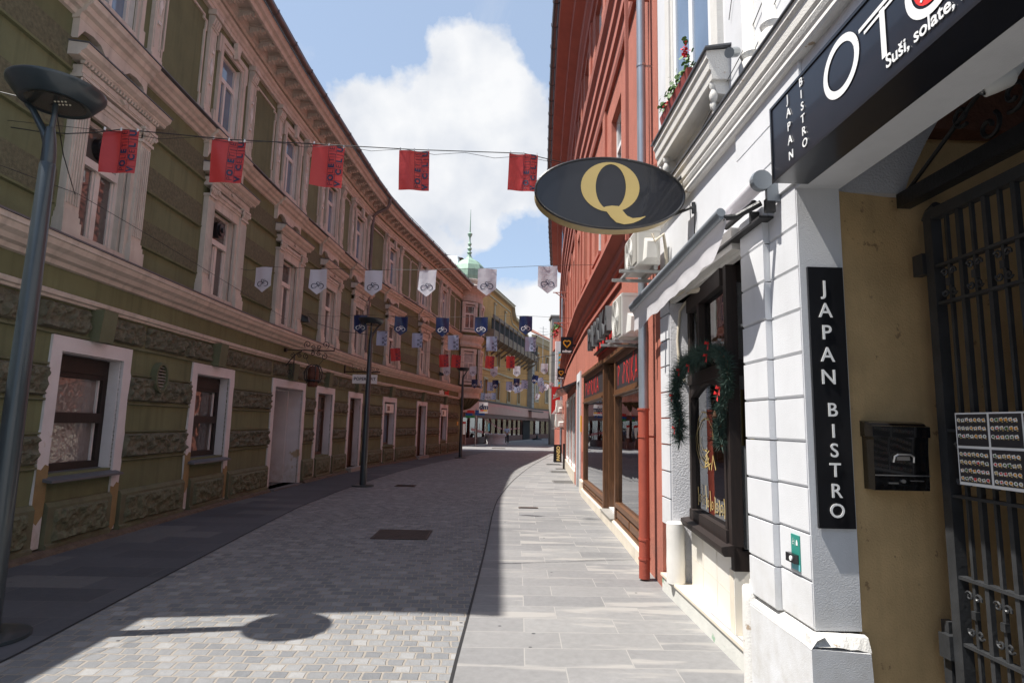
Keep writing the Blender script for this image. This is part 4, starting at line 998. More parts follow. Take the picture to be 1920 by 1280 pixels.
# --- cafe front inside its opening: corner show window
CW = thing('cafe_window', 'dark brown corner show window with gold drawings on a cream tiled base', 'shop window', (1.75, 5, .15))
A0, B0 = Vector((1.83, 5.80, 0)), Vector((1.705, 4.43, 0))
tA = (B0-A0).normalized(); nA = Vector((-tA.y, tA.x, 0)); nA = nA if nA.x < 0 else -nA
class Loc:
    def __init__(s, p, t, n): s.p, s.t, s.n = p, t, n
    def map(s, a, d, z): return s.p+s.t*a+s.n*d+Vector((0, 0, z))
LA = (B0-A0).length; FA = Loc(A0, tA, nA)
f = MB(FA)
for (a, b, z0, z1, d) in ((0, .09, .77, 2.84, .0), (LA-.08, LA, .77, 2.84, .01), (.09, LA-.08, .77, .87, .03), (.09, LA-.1, 2.0, 2.10, .03), (.09, LA-.1, 2.70, 2.84, .03), (.50, .58, 2.10, 2.70, .028), (.09, .14, .87, 2.0, .015), (LA-.15, LA-.1, .87, 2.0, .015)): f.box(a, b, -.07, d, z0, z1)
# arched head of the big pane
ar_ = [(.14, 2.0), (.14, 1.88)]+[(.14+(LA-.29)*k/10, 1.88+.10*math.sin(math.pi*k/10)) for k in range(1, 10)]+[(LA-.15, 1.88), (LA-.15, 2.0)]
f.poly(ar_, -.04, .012)
f.build('frame', 'brown', CW)
s_ = MB(FA); s_.sweep([(.0, .70), (.07, .70), (.09, .73), (.09, .765), (0, .78)], -.02, LA+.01); s_.build('sill', 'brown', CW)
p_ = MB(FA); p_.box(.1, LA-.1, -.03, -.024, .8, 2.72); p_.build('pane', 'panedark', CW)
q_ = MB(FA); q_.box(0.02, LA-.01, -.12, -.0, .17, .70); q_.build('tiled_base', 'tile', CW)
jn = MB(FA); 
for a in (.45, .9): jn.box(a, a+.004, 0, .0015, .17, .70)
jn.box(.02, LA-.01, 0, .0014, .42, .424); jn.build('tile_joint', 'hose', CW)
FB = Loc(B0, Vector((1, 0, 0)), Vector((0, -1, 0)))
f = MB(FB)
for (a, b, z0, z1, d) in ((0.0, .06, .60, 2.84, .0), (.06, .52, .60, .74, 0), (.06, .52, 2.0, 2.12, 0), (.06, .52, 2.72, 2.84, 0), (.50, .56, .6, 2.84, .0)): f.box(a, b, -.06, d, z0, z1)
f.build('return_frame', 'brown', CW)
f = MB(FB); f.box(.0, .56, -.1, -.03, .17, .6); f.build('return_base', 'cream', CW)
f = MB(FB); f.box(.05, .52, -.035, -.03, .7, 2.75); f.build('pane', 'panedark', CW)
dr = MB()
fA = frame(A0+nA*-.018, -tA*-1, Zv)
fA = lambda a, b, c=0.: A0+tA*a+Zv*b+nA*(-.018+c)
fB = lambda a, b, c=0.: B0+Vector((1, 0, 0))*a+Zv*b+Vector((0, -1, 0))*(-.026+c)
def stroke(pts, wd, fr): dr.ribbon(pts, wd, fr, .0)
for k in range(7):      # candles and swirls along the foot of the pane
    a = .25+k*.14; stroke([(a, .92), (a+.01, 1.0+.05*math.sin(k*2.1)), (a-.01, 1.08+.04*math.sin(k))], .016, fA); stroke(scroll(a+.06, .98, .045, 1.3, k), .009, fA)
for k in range(4): stroke([(.5+.30*math.cos(t/14*6.28+k)*(1-k*.2)+.02*math.sin(t*2.3+k), 1.5+.24*math.sin(t/14*6.28+k)*(1-k*.2)+.015*math.cos(t*1.7)) for t in range(0, 13-k*2)], .010+.003*(k % 2), fA)
stroke([(.5, 1.26), (.58, 1.38), (.66, 1.26)], .025, fA); stroke([(.72, 1.26), (.78, 1.38), (.86, 1.27)], .02, fA)
for k in range(3): stroke([(.17+k*.07, .93), (.17+k*.07, 1.02)], .022, fB)
dr.flat([(.13, .84), (.35, .84), (.35, .95), (.31, .92), (.28, .95), (.24, .91), (.2, .95), (.16, .92), (.13, .95)], fB, 0); stroke([(.15, .80), (.16, .76), (.2, .78)], .009, fB)
dr.flat([(.14, 2.16), (.38, 2.16), (.38, 2.27), (.34, 2.25), (.3, 2.28), (.24, 2.25), (.18, 2.28), (.14, 2.26)], fB, 0)
stroke([(.22, 2.1), (.18, 2.0), (.26, 1.92), (.33, 2.0), (.29, 2.08), (.25, 2.03)], .008, fB)
for k in range(3): stroke([(.2+k*.06, 2.45+k*.07), (.3+k*.05, 2.5+k*.07)], .018, fB)
dr.build('gold_drawing', 'gold', CW)
hd = MB(); hd.tube([(1.85, 4.38, 1.48), (1.85, 4.38, 1.90)], .022, 12); hd.build('door_handle', 'gold', CW, smooth=True)
rm = MB(); rm.box(2.6, 2.65, 3.7, 6.2, 0, 2.9); rm.box(1.9, 2.6, 6.0, 6.05, .15, 2.9); rm.box(1.96, 2.6, 4.14, 4.19, .15, 2.9); rm.box(1.75, 2.6, 4.2, 6, 2.84, 2.86); rm.build('room', 'darkin', CW)
stp = MB(); stp.box(1.66, 2.6, 3.95, 6.26, .145, .168); so_ = stp.build('step_slab', 'cream', WH)
st2 = MB(); st2.box(1.675, 2.6, 3.96, 6.25, 0, .145); st2.build('step', 'stepface' if 'stepface' in MT else 'white', WH)
st3 = MB(); st3.box(1.70, 1.715, 4.14, 4.95, .168, .170); st3.box(1.84, 1.855, 4.14, 4.75, .168, .170); st3.build('tread_strip', 'groove', WH)
def post(x, y, r_, z0, z1, lab, cap=False):
    m_ = MB(); n = 6; prof = [(0, z0), (r_*1.02, z0)]+[(r_*(1+random.uniform(-.03, .02)), z0+(z1-z0)*k/n) for k in range(1, n)]+[(r_*.97, z1-.012), (r_*.8, z1), (0, z1)]
    m_.lathe(prof, (x, y, 0), 20); o = m_.build('corner_guard', 'whitedirt', None, smooth=True); tag(o, lab, 'guard post'); 
    if cap: q = MB(); q.box(x+.0, x+.07, y-.06, y+.02, z1-.02, z1+.035); q.build('cap', 'whitedirt', o, origin=(0, 0, 0))
    return o
post(1.70, 5.86, .085, .168, .72, 'cream rounded guard on the cafe step beside the red house')
post(1.665, 4.06, .055, .0, .60, 'narrow chipped white guard at the foot of the grooved pillar', True)
# hose on the reveal
hs = MB(); hs.tube([(1.82, 4.5, 2.83), (1.80, 4.9, 2.80), (1.76, 5.2, 2.82), (1.72, 5.5, 2.87), (1.70, 5.75, 2.9)], .028, 8); hs.tube([(1.83, 5.78, 2.86), (1.78, 5.88, 2.75), (1.76, 5.9, 2.45), (1.77, 5.88, 2.15), (1.80, 5.82, 2.05)], .014, 8); tag(hs.build('insulated_hose', 'hose', None, smooth=True), 'beige insulated hose running under the cafe lintel', 'hose')
# --- awning
AW = thing('awning', 'half rolled white shop awning with grey front bar above the cafe doorway', 'awning', (1.5, 4.6, 2.9))
a0, a1 = onx(1352, 398, 1.37), onx(1184, 576, 1.22)
t0, t1 = onx(1426, 340, 1.58), onx(1272, 498, 1.60)
m_ = MB(); m_.tube([t0, t1], .048, 16); m_.build('fabric_roll', 'awning', AW, smooth=True)
m_ = MB(); m_.tube([a0, a1], .030, 10); m_.tube([a0+Vector((0, 0, -.03)), a1+Vector((0, 0, -.03))], .018, 8); m_.build('front_bar', 'alu', AW, smooth=True)
m_ = MB(); e = t0; m_.lathe([(0, -.02), (.062, -.02), (.066, 0), (.062, .03), (0, .03)], (0, 0, 0), 20)
m_.v = [e+Vector((p.x, p.z-.01, p.y)) for p in m_.v]; m_.v_ = 0
m_.box(e.x+.03, e.x+.11, e.y-.02, e.y+.01, e.z-.13, e.z+.03); m_.build('end_cap', 'alu', AW)
m_ = MB(); 
mid = a0.lerp(t0, .45)
m_.tube([t0+Vector((.02, .05, -.12)), mid+Vector((0, .05, -.10)), a0+Vector((.02, .02, -.03))], .02, 8)
m_.tube([t1+Vector((.02, 0, -.1)), t1.lerp(a1, .5)+Vector((.1, 0, -.05)), a1+Vector((.02, -.05, -.03))], .02, 8)
m_.box(1.60, 1.69, 3.6, 5.6, 2.915, 2.93); m_.tube([t0+Vector((.0, .1, -.10)), t0.lerp(t1, .3)+Vector((-.02, 0, -.10))], .02, 8)
for y in (3.5, 3.72): m_.box(1.60, 1.66, y, y+.03, 2.92, 3.0)
m_.build('folding_arm', 'iron', AW)
# canopy cloth between roll and bar, then a wavy valance hanging from the bar
m_ = MB(); n = 16; vs = []; fs = []
for i in range(n+1):
    k = i/n; top = t0.lerp(t1, .25+.75*k); bar = a0.lerp(a1, k)
    for j in range(4):
        q = top.lerp(bar, j/3); q.z -= .03*math.sin(math.pi*j/3); vs.append(q)
for i in range(n):
    for j in range(3): fs.append((4*i+j, 4*i+j+1, 4*i+5+j, 4*i+4+j))
m_.add(vs, fs); m_.build('canopy', 'awning', AW)
m_ = MB(); n = 48; vs = []; fs = []
for i in range(n+1):
    k = i/n; bar = a0.lerp(a1, k); h = .205+.008*math.sin(k*23)+.005*math.sin(k*57)
    if k < .10: h *= k/.10*.8+.2
    for j in range(4):
        q = bar+Vector((.006*math.sin(k*30)*j/3+(.03 if j else 0), 0, -.03-h*j/3)); vs.append(q)
for i in range(n):
    for j in range(3): fs.append((4*i+j, 4*i+j+1, 4*i+5+j, 4*i+4+j))
m_.add(vs, fs); m_.build('valance', 'awning', AW, smooth=True)
# --- long sign box over the passage
SG = thing('bistro_sign_box', 'long black sign box with white letters and a red dot above the passage', 'shop sign', (1.6, 2, 3.0))
x0, x1, ya, yb, z0, z1 = 1.5, 1.695, .3, 3.18, 2.965, 3.40
m_ = MB(); m_.box(x0, x1, ya, yb, z0, z1); m_.build('box', 'navyblk', SG)
m_ = MB(); 
for (y0_, y1_, za, zb_) in ((ya, yb+.004, z1-.012, z1+.004), (ya, yb+.004, z0-.004, z0+.012), (yb-.012, yb+.004, z0+.012, z1-.012)): m_.box(x0-.006, x0-.0005, y0_, y1_, za, zb_)
m_.build('edge_trim', 'black', SG)
fs_ = lambda a, b, c=0.: Vector((x0-c-.001, 3.17-a, b))
L = MB()
for ch, a, b in (('J', .196, 3.345), ('A', .20, 3.267), ('P', .20, 3.189), ('A', .205, 3.112), ('N', .21, 3.026)): L.text(ch, .066, fs_, a, b, ext=.003, bold=.0005)
for ch, a, b in (('B', .339, 3.357), ('I', .339, 3.29), ('S', .344, 3.223), ('T', .344, 3.156), ('R', .348, 3.089), ('O', .353, 3.024)): L.text(ch, .062, fs_, a, b, ext=.003, bold=.0005)
def ell(cx, cy, rx, ry, wd, fr, mb, tilt=0., n=40, a0_=0, a1_=2*math.pi):
    pts = []
    for k in range(n+1):
        a = a0_+(a1_-a0_)*k/n; u, v = rx*math.cos(a), ry*math.sin(a); pts.append((cx+u*math.cos(tilt)-v*math.sin(tilt), cy+u*math.sin(tilt)+v*math.cos(tilt)))
    mb.ribbon(pts, wd, fr, .003)
ell(.685, 3.225, .125, .118, .035, fs_, L, .25)
L.ribbon([(.83, 3.292), (1.20, 3.315)], .018, fs_, .003); L.ribbon([(.865, 3.262), (1.12, 3.285)], .014, fs_, .0032); L.ribbon([(.985, 3.285), (.985, 3.075)], .032, fs_, .0034)
ell(1.25, 3.21, .115, .118, .034, fs_, L)
L.text('Suši, solate, rezanci', .078, fs_, .99, 3.045, ext=.003, align='LEFT', bold=.001)
L.build('lettering', 'letter', SG)
L = MB(); L.flat([(1.25+.088*math.cos(t/24*6.283), 3.21+.09*math.sin(t/24*6.283)) for t in range(24)], fs_, .002); L.build('red_dot', 'redletter', SG)
L = MB(); L.ribbon([(1.20, 3.15), (1.30, 3.27)], .012, fs_, .004); L.build('dot_stroke', 'letter', SG)
# --- vertical JAPAN BISTRO panel
JB = thing('vertical_bistro_sign', 'tall narrow black panel with stacked white capitals on the pillar reveal', 'shop sign', (1.84, 3.31, 1.08))
m_ = MB(); m_.box(1.735, 1.935, 3.300, 3.318, 1.085, 2.525); m_.build('panel', 'black', JB)
fj = frame((1.835, 3.299, 0), (1, 0, 0), (0, 0, 1)); L = MB()
zs = [2.40, 2.27, 2.145, 2.02, 1.895]; 
for ch, z in zip('JAPAN', zs): L.text(ch, .115, fj, -.012, z, ext=.003, bold=.001)
for ch, z in zip('BISTRO', [1.715, 1.60, 1.495, 1.39, 1.28, 1.175]): L.text(ch, .105, fj, .0, z, ext=.003, bold=.001)
L.build('lettering', 'letter', JB)
# --- small teal doorbell plate
TB = thing('teal_bell_plate', 'small teal plate with wheelchair symbol and round bell button on the white pillar', 'bell', (1.69, 3.48, .9))
m_ = MB(); xx = X-.012; m_.box(xx, xx+.006, 3.435, 3.53, .83, 1.02); m_.build('plate', 'teal', TB)
ft = lambda a, b, c=0.: Vector((xx-.001-c, 3.53-a, .83+b)); L = MB(); L.ribbon(scroll(.028, .142, .013, .8, 1, 1, 10), .003, ft, .001); L.ribbon([(.028, .17), (.028, .15), (.037, .15)], .003, ft, .001); L.ribbon([(.05, .13), (.05, .165)], .002, ft, .001); L.flat([(.06, .135), (.08, .135), (.08, .15), (.074, .165), (.066, .165), (.06, .15)], ft, .001); L.build('symbol', 'letter', TB)
m_ = MB(); m_.box(xx-.002, xx, 3.435, 3.53, .83, .862); m_.build('lower_strip', 'aqua', TB)
m_ = MB(); m_.box(xx-.025, xx, 3.445, 3.55, .868, .915); m_.build('bell_box', 'black', TB)
m_ = MB(); m_.tube([(xx-.025, 3.485, .892), (xx-.03, 3.485, .892)], .014, 14); m_.build('button', 'letter', TB)
# --- mailbox
MX = thing('mailbox', 'glossy black metal mailbox on the ochre passage wall', 'mailbox', (2.17, 3.3, 1.29))
m_ = MB(); x0, x1 = 2.02, 2.335
prof = [(3.36, 1.295), (3.265, 1.295), (3.262, 1.32), (3.258, 1.50), (3.250, 1.58), (3.252, 1.632), (3.275, 1.652), (3.30, 1.66), (3.36, 1.66)]
m_.add([(x0+.008, y, z) for y, z in prof]+[(x1-.008, y, z) for y, z in prof], [tuple(range(9)), tuple(range(9, 18))[::-1]]+[(k, (k+1) % 9, 9+(k+1) % 9, 9+k) for k in range(9)]); m_.build('body', 'mailbox', MX)
m_ = MB(); m_.loft([(x0, 3.245, 1.578), (x1, 3.245, 1.578), (x1, 3.36, 1.578), (x0, 3.36, 1.578)], [(x0, 3.243, 1.635), (x1, 3.243, 1.635), (x1, 3.36, 1.665), (x0, 3.36, 1.665)]); m_.build('lid', 'mailbox', MX)
m_ = MB(); m_.tube([(2.13, 3.254, 1.445), (2.133, 3.245, 1.475), (2.15, 3.243, 1.485), (2.22, 3.243, 1.485), (2.237, 3.245, 1.475), (2.24, 3.254, 1.445)], .006, 6); m_.box(2.15, 2.22, 3.252, 3.257, 1.455, 1.475); m_.build('name_window', 'steel', MX)
m_ = MB(); m_.box(x0+.008, x1-.008, 3.25, 3.257, 1.372, 1.378); m_.tube([(2.18, 3.262, 1.345), (2.18, 3.25, 1.345)], .010, 10); m_.box(2.1, 2.15, 3.252, 3.26, 1.33, 1.338); m_.box(2.22, 2.29, 3.252, 3.26, 1.345, 1.351); m_.build('lock', 'steel', MX)
# --- gate
GT = thing('iron_gate', 'black wrought iron gate with scroll rows closing the passage', 'gate', (2.42, 2.3, 0)); gx = 2.42
m_ = MB(); m_.box(gx-.03, gx+.03, 3.20, 3.26, .05, 2.82); m_.box(gx-.03, gx+.03, 1.2, 1.26, .05, 2.82); m_.box(gx-.028, gx+.028, 1.26, 3.20, 2.79, 2.85)
m_.tube([(gx, 3.27, 2.80), (gx, 3.24, 2.84), (gx, 3.18, 2.86)], .03, 8); m_.build('gate_frame', 'gate', GT)
m_ = MB()
rails = [.16, .54, .87, 1.28, 1.62, 2.31, 2.52]
for z in rails: m_.box(gx-.022, gx+.022, 1.26, 3.20, z-.008, z+.008)
m_.build('rail', 'gate', GT)
y = 3.12; k = 0
while y > 1.3:
    b = MB(); r_ = .013 if k % 2 else .009
    b.box(gx-r_, gx+r_, y-r_, y+r_, .06, 2.79); b.build('bar', 'gate', GT); y -= .088; k += 1
m_ = MB(); y = 3.12-.0
k = 0
for (za, zb_) in ((.54, .87), (2.31, 2.52), (1.28, 1.62)):
    y = 3.12; k = 0
    while y > 1.4:
        zc = (za+zb_)/2
        for sy in (-1, 1):
            for sz in (-1, 1):
                cy_, cz_ = y+sy*.028, zc+sz*(zb_-za)*.26
                m_.tube([(gx-.012, a, b) for a, b in scroll(cy_, cz_, .024, 1.15, math.pi/2*(1-sy)+.4, sy*sz, 11)], .006, 5)
        m_.box(gx-.02, gx+.005, y-.014, y+.014, zc-.02, zc+.02)
        y -= .176
m_.build('scroll_ornament', 'gate', GT)
m_ = MB(); 
for z in (.5, 2.55): m_.box(gx-.05, gx+.0, 3.26, 3.34, z-.06, z+.06)
m_.box(gx-.02, gx+.02, 3.30, 3.355, .3, .62); m_.build('hinge', 'gate', GT)
# --- menu board
MN = thing('menu_board', 'white framed menu poster with rows of sushi pictures tied to the gate', 'menu', (2.36, 2.8, 1.3))
mx = 2.36; mtl = onx(1790, 774, mx); y0_, zt_ = mtl.y, mtl.z; wd, ht = .86, .36
fm = lambda a, b, c=0.: Vector((mx-c, y0_-a, zt_-b))
m_ = MB(); m_.box(mx, mx+.008, y0_-wd, y0_, zt_-ht, zt_); m_.build('board', 'letter', MN)
m_ = MB()
panels = [(.008, .008, .205, .165), (.218, .008, .40, .165), (.008, .178, .205, .345), (.218, .178, .40, .345), (.41, .008, .62, .345), (.63, .008, .85, .345)]
for a, b, c_, d_ in panels: m_.flat([(a, b), (c_, b), (c_, d_), (a, d_)], fm, .001)
m_.build('panel', 'panelblk', MN)
dish = {k: MB() for k in ('orange', 'letter', 'redletter', 'leaf', 'gold')}
for a, b, c_, d_ in panels:
    r_ = b+.028
    while r_ < d_-.015:
        q = a+.016
        while q < c_-.01:
            j_ = random.uniform(-.003, .003)
            if random.random() < .3: dish['letter'].flat([(q+.012*math.cos(t*.785), r_+.010*math.sin(t*.785)) for t in range(8)], fm, .0015)
            else: dish['letter'].flat([(q-.012, r_-.006+j_), (q+.008, r_-.010+j_), (q+.013, r_+.005+j_), (q-.008, r_+.010+j_)], fm, .0015)
            kx = random.choice(['orange', 'redletter', 'leaf', 'gold', 'orange']); w_ = random.uniform(.005, .0095)
            dish[kx].flat([(q+w_*math.cos(t*1.05)+.001, r_+w_*.8*math.sin(t*1.05)) for t in range(6)], fm, .002)
            dish['gold'].flat([(q+.004, r_+.008), (q+.012, r_+.008), (q+.012, r_+.013), (q+.004, r_+.013)], fm, .0018)
            q += .0265
        r_ += .040
for k, v in dish.items(): v.build('dish_picture', k, MN)
# --- security camera under the vault
SC = thing('security_camera', 'white dome security camera under the passage vault', 'camera', (2.05, 2.31, 3.05))
m_ = MB(); c_ = Vector((2.05, 2.33, 3.07)); m_.tube([c_+Vector((.06, -.0, .035)), c_+Vector((.0, .0, .0)), c_+Vector((-.03, .02, -.018))], [.05, .045, .036], 18); m_.build('housing', 'acw', SC, smooth=True)
m_ = MB(); m_.tube([c_+Vector((-.03, .02, -.018)), c_+Vector((-.035, .024, -.021))], [.026, .024], 16); m_.build('camera_lens', 'mailbox', SC)
m_ = MB(); m_.tube([c_+Vector((-.036, .0245, -.0215)), c_+Vector((-.037, .025, -.022))], [.016, .015], 16); m_.build('lens_ring', 'steel', SC)
m_ = MB(); m_.tube([c_+Vector((.05, 0, .03)), c_+Vector((.10, .0, .10))], .045, 12); m_.tube([c_+Vector((.10, .0, .09)), (2.2, 2.33, 3.92)], .02, 8); m_.build('bracket', 'acw', SC)
# --- oval Q sign
QS = thing('oval_sign', 'black oval hanging sign with one golden letter on two wall brackets', 'shop sign', (.94, 5.15, 3.65))
qc = Vector((.94, 5.12, 3.655)); qa, qb = .665, .325; tl = math.radians(-1.)
fq = lambda a, b, c=0.: qc+Vector((a*math.cos(tl)-b*math.sin(tl), -c, a*math.sin(tl)+b*math.cos(tl)))
N = 72; E_ = [(qa*math.cos(2*math.pi*k/N), qb*math.sin(2*math.pi*k/N)) for k in range(N)]
m_ = MB(); m_.flat(E_, fq, 0, .17); m_.build('casing', 'goldrim', QS)
m_ = MB(); m_.flat([(a*.992, b*.985) for a, b in E_], fq, .006, .005); m_.build('face', 'navyblk', QS)
m_ = MB(); P = [fq(a*1.0, b*1.0, .004) for a, b in E_]; m_.tube(P+[P[0]], .012, 6, raw=True); m_.build('rim', 'black', QS)
m_ = MB()
# letter Q: thick/thin bowl
n = 44; vo_ = []; 
for k in range(n+1):
    a = 2*math.pi*k/n; ro = (.262*math.cos(a), .232*math.sin(a)); ri = (.135*math.cos(a), .212*math.sin(a)); vo_.append((ro, ri))
vs = []
for ro, ri in vo_: vs += [fq(ro[0]+.0, ro[1]+.055, .012), fq(ri[0]+.005, ri[1]+.055, .012)]
m_.add(vs, [(2*i, 2*i+1, 2*i+3, 2*i+2) for i in range(n)], raw=True)
T = [(-.075, -.150), (-.035, -.128), (.02, -.118), (.075, -.120), (.115, -.160), (.155, -.205), (.205, -.225), (.27, -.215), (.315, -.200), (.318, -.206), (.26, -.245), (.20, -.272), (.13, -.285), (.06, -.27), (.01, -.225), (-.025, -.178), (-.05, -.162)]
m_.flat(T, fq, .013); m_.build('letter', 'gold', QS)
m_ = MB()
for (px_, py_, dz) in ((1290, 327, .0), (1303, 390, 0)):
    e_ = onx(px_, py_, 1.69); s__ = fq(.60 if dz == 0 and py_ < 350 else .57, .14 if py_ < 350 else -.15, -.09)
    m_.tube([s__, Vector((e_.x-.04, e_.y, e_.z)), e_], .014, 6); m_.tube([e_-Vector((.012, 0, .05)), e_+Vector((-.012, 0, .05))], .018, 8)
m_.tube([onx(1303, 390, 1.68), onx(1302, 440, 1.68)], .006, 5); m_.build('bracket', 'iron', QS)
# --- air conditioners
def ac(name, x0, x1, y0, y1, z0, z1, lab, pipe=True):
    o = thing(name, lab, 'air conditioner', ((x0+x1)/2, (y0+y1)/2, z0), 'outdoor air conditioning units')
    b = MB(); b.box(x0+.008, x1, y0, y1, z0, z1); b.box(x0+.02, x1+.01, y0-.004, y1+.004, z1-.03, z1+.006); b.box(x0+.02, x1, y0-.006, y0, z0+.02, z1-.05); b.build('casing', 'acw', o)
    g_ = MB(); g_.box(x0-.004, x0+.007, y0+.02, y1-.02, z0+.03, z1-.03); g_.build('grille_panel', 'acg', o)
    g_ = MB(); cy_, cz_ = y0+(y1-y0)*.55, (z0+z1)/2; R_ = min(y1-y0, z1-z0)*.42
    for k in range(1, 9):
        r_ = R_*k/8; g_.tube([(x0-.008, cy_+r_*math.cos(t*.349), cz_+r_*math.sin(t*.349)) for t in range(19)], .003, 4)
    for t in range(6): g_.tube([(x0-.008, cy_, cz_), (x0-.008, cy_+R_*math.cos(t*1.047), cz_+R_*math.sin(t*1.047))], .003, 4)
    g_.build('fan_guard', 'acw', o)
    c_ = MB(); c_.loft([(x0+.10*(x1-x0)/.26, y0-.045, z0+.06), (x1-.04, y0-.045, z0+.06), (x1-.04, y0-.006, z0+.03), (x0+.06, y0-.006, z0+.03)], [(x0+.11*(x1-x0)/.26, y0-.045, z0+.23), (x1-.05, y0-.045, z0+.23), (x1-.03, y0-.006, z0+.27), (x0+.08, y0-.006, z0+.27)]); c_.build('valve_cover', 'acw', o)
    h_ = MB()
    for yy in (y0+.08, y1-.1): h_.box(x0-.16, 1.72 if x1 < 1.8 else x1+.2, yy-.02, yy+.02, z0-.075, z0-.045)
    h_.box(x0-.06, x0-.02, y0+.02, y1-.02, z0-.045, z0-.02); h_.box(x1-.06, x1-.02, y0+.02, y1-.02, z0-.045, z0-.001); h_.build('wall_bracket', 'galv', o)
    if pipe:
        h_ = MB(); h_.tube([((x0+x1)/2+.03, y0-.05, z1-.08), ((x0+x1)/2+.05, y0-.07, z1-.16), (x1+.02, y0-.06, z0+.30), (x1+.05, y0-.03, z0+.15), (x1+.07, y0, z0-.05)], .017, 8); h_.build('hose', 'hose', o, smooth=True)
    return o
ac('air_conditioner', 1.36, 1.60, 5.92, 6.50, 3.24, 3.62, 'white air conditioner high under the oval sign, with a curved beige hose')
ac('air_conditioner', 1.41, 1.69, 6.98, 7.52, 2.66, 3.17, 'air conditioner beside the solid grey shop letters, half behind the awning', False)
# --- garland
GA = thing('fir_garland', 'green fir garland with red bows hung round the cafe window', 'garland', (1.66, 5, 2))
pth = [(1.662, y, z) for y, z in ((5.545, 1.50), (5.53, 1.66), (5.60, 1.80), (5.63, 1.95), (5.53, 2.08), (5.36, 2.16), (5.15, 2.19), (4.92, 2.21), (4.70, 2.21), (4.50, 2.18), (4.37, 2.09), (4.34, 1.97), (4.42, 1.85), (4.50, 1.72), (4.54, 1.58), (4.50, 1.47))]
nd = MB(); random.seed(11)
cen = []
for (a, b) in zip(pth, pth[1:]):
    a, b = Vector(a), Vector(b); st_ = max(3, int((b-a).length/.018))
    for i in range(st_): cen.append(a.lerp(b, i/st_))
for p in cen:
    for q in range(46):
        d = Vector((random.gauss(-.3, 1), random.gauss(0, 1), random.gauss(-.15, 1))).normalized(); l_ = random.uniform(.05, .12)*(.72 if p.y < 4.75 else 1.15); st = p+d*random.uniform(0, .02)
        e = st+d*l_; sd = d.cross(Vector((random.random(), random.random(), random.random()))).normalized()*.0035
        o_ = len(nd.v); nd.v += [st-sd, st+sd, e]; nd.f.append((o_, o_+1, o_+2))
for i in range(0, len(cen), 4):    # short side twigs
    p = cen[i]; d = Vector((random.uniform(-.6, .3), random.gauss(0, 1), random.gauss(-.2, 1))).normalized()
    for t in range(8):
        st = p+d*(.02+.012*t)
        for q in range(8):
            dd = (d*.6+Vector((random.gauss(0, 1), random.gauss(0, 1), random.gauss(0, 1)))).normalized(); sd = dd.cross(Vector((0, 0, 1))).normalized()*.003; e = st+dd*.03
            o_ = len(nd.v); nd.v += [st-sd, st+sd, e]; nd.f.append((o_, o_+1, o_+2))
nd.build('fir_twig', 'needles', GA)
wr = MB(); wr.tube(pth, .012, 6); wr.build('stem', 'cone', GA)
for y, z in ((5.55, 1.60), (5.62, 1.90), (5.38, 2.12), (5.10, 2.13), (4.66, 2.17), (4.62, 2.26), (4.40, 1.90), (4.44, 1.86)):
    b = MB(); c_ = Vector((1.615, y, z))
    for sd in (-1, 1):
        b.add([c_, c_+Vector((-.01, sd*.035, .022)), c_+Vector((-.015, sd*.04, -.005)), c_+Vector((0, sd*.004, -.008))], [(0, 1, 2, 3)], raw=True)
        b.add([c_, c_+Vector((-.012, sd*.012, -.05)), c_+Vector((-.008, sd*.024, -.062)), c_+Vector((0, sd*.010, -.004))], [(0, 1, 2, 3)], raw=True)
    b.box(c_.x-.012, c_.x+.006, c_.y-.008, c_.y+.008, c_.z-.008, c_.z+.008); b.build('bow', 'bow', GA)
b = MB()
for k in range(7): b.lathe([(0, -.022+k*.008), (.020-abs(k-2)*.003, -.02+k*.008), (.0, -.010+k*.008)], (1.61, 4.49, 1.70), 9)
b.build('pine_cone', 'cone', GA)
# --- flower box on the sill
FB_ = thing('flower_box', 'red flower box with pink geraniums on the white window sill', 'flower box', (1.58, 5.1, 4.51))
m_ = MB(); m_.loft([(1.53, 4.72, 4.515), (1.53, 5.55, 4.515), (1.64, 5.55, 4.515), (1.64, 4.72, 4.515)], [(1.515, 4.70, 4.62), (1.515, 5.57, 4.62), (1.65, 5.57, 4.62), (1.65, 4.70, 4.62)]); m_.build('box', 'terracotta', FB_)
lv = MB(); ft_ = MB()
for cy_, hh in ((5.5, .10), (5.38, .14), (5.22, .08), (5.05, .12), (4.92, .16), (4.8, .20)):
    for q in range(46):
        p = Vector((1.56+random.gauss(0, .04), cy_+random.gauss(0, .05), 4.62+abs(random.gauss(0, hh*.55)))); n_ = Vector((random.gauss(-.6, .5), random.gauss(-.3, .6), random.gauss(.6, .4))).normalized(); a = n_.cross(Zv).normalized(); b = n_.cross(a); r_ = random.uniform(.014, .026)
        o_ = len(lv.v); lv.v += [p+a*(r_*math.cos(t*1.047))+b*(r_*math.sin(t*1.047)) for t in range(6)]; lv.f.append(tuple(range(o_, o_+6)))
for (cy_, cz_) in ((4.78, 4.84), (4.82, 4.81), (5.36, 4.65)):
    for q in range(24):
        p = Vector((1.53+random.gauss(0, .015), cy_+random.gauss(0, .018), cz_+random.gauss(0, .018))); a = Vector((0, 1, 0)); o_ = len(ft_.v); r_ = .012; n_ = Vector((random.gauss(0, 1), random.gauss(0, 1), random.gauss(0, 1))).normalized(); a = n_.cross(Zv).normalized(); b = n_.cross(a)
        ft_.v += [p+a*(r_*math.cos(t*1.256))+b*(r_*math.sin(t*1.256)) for t in range(5)]; ft_.f.append(tuple(range(o_, o_+5)))
lv.build('foliage', 'leaf', FB_); ft_.build('flower', 'petal', FB_)
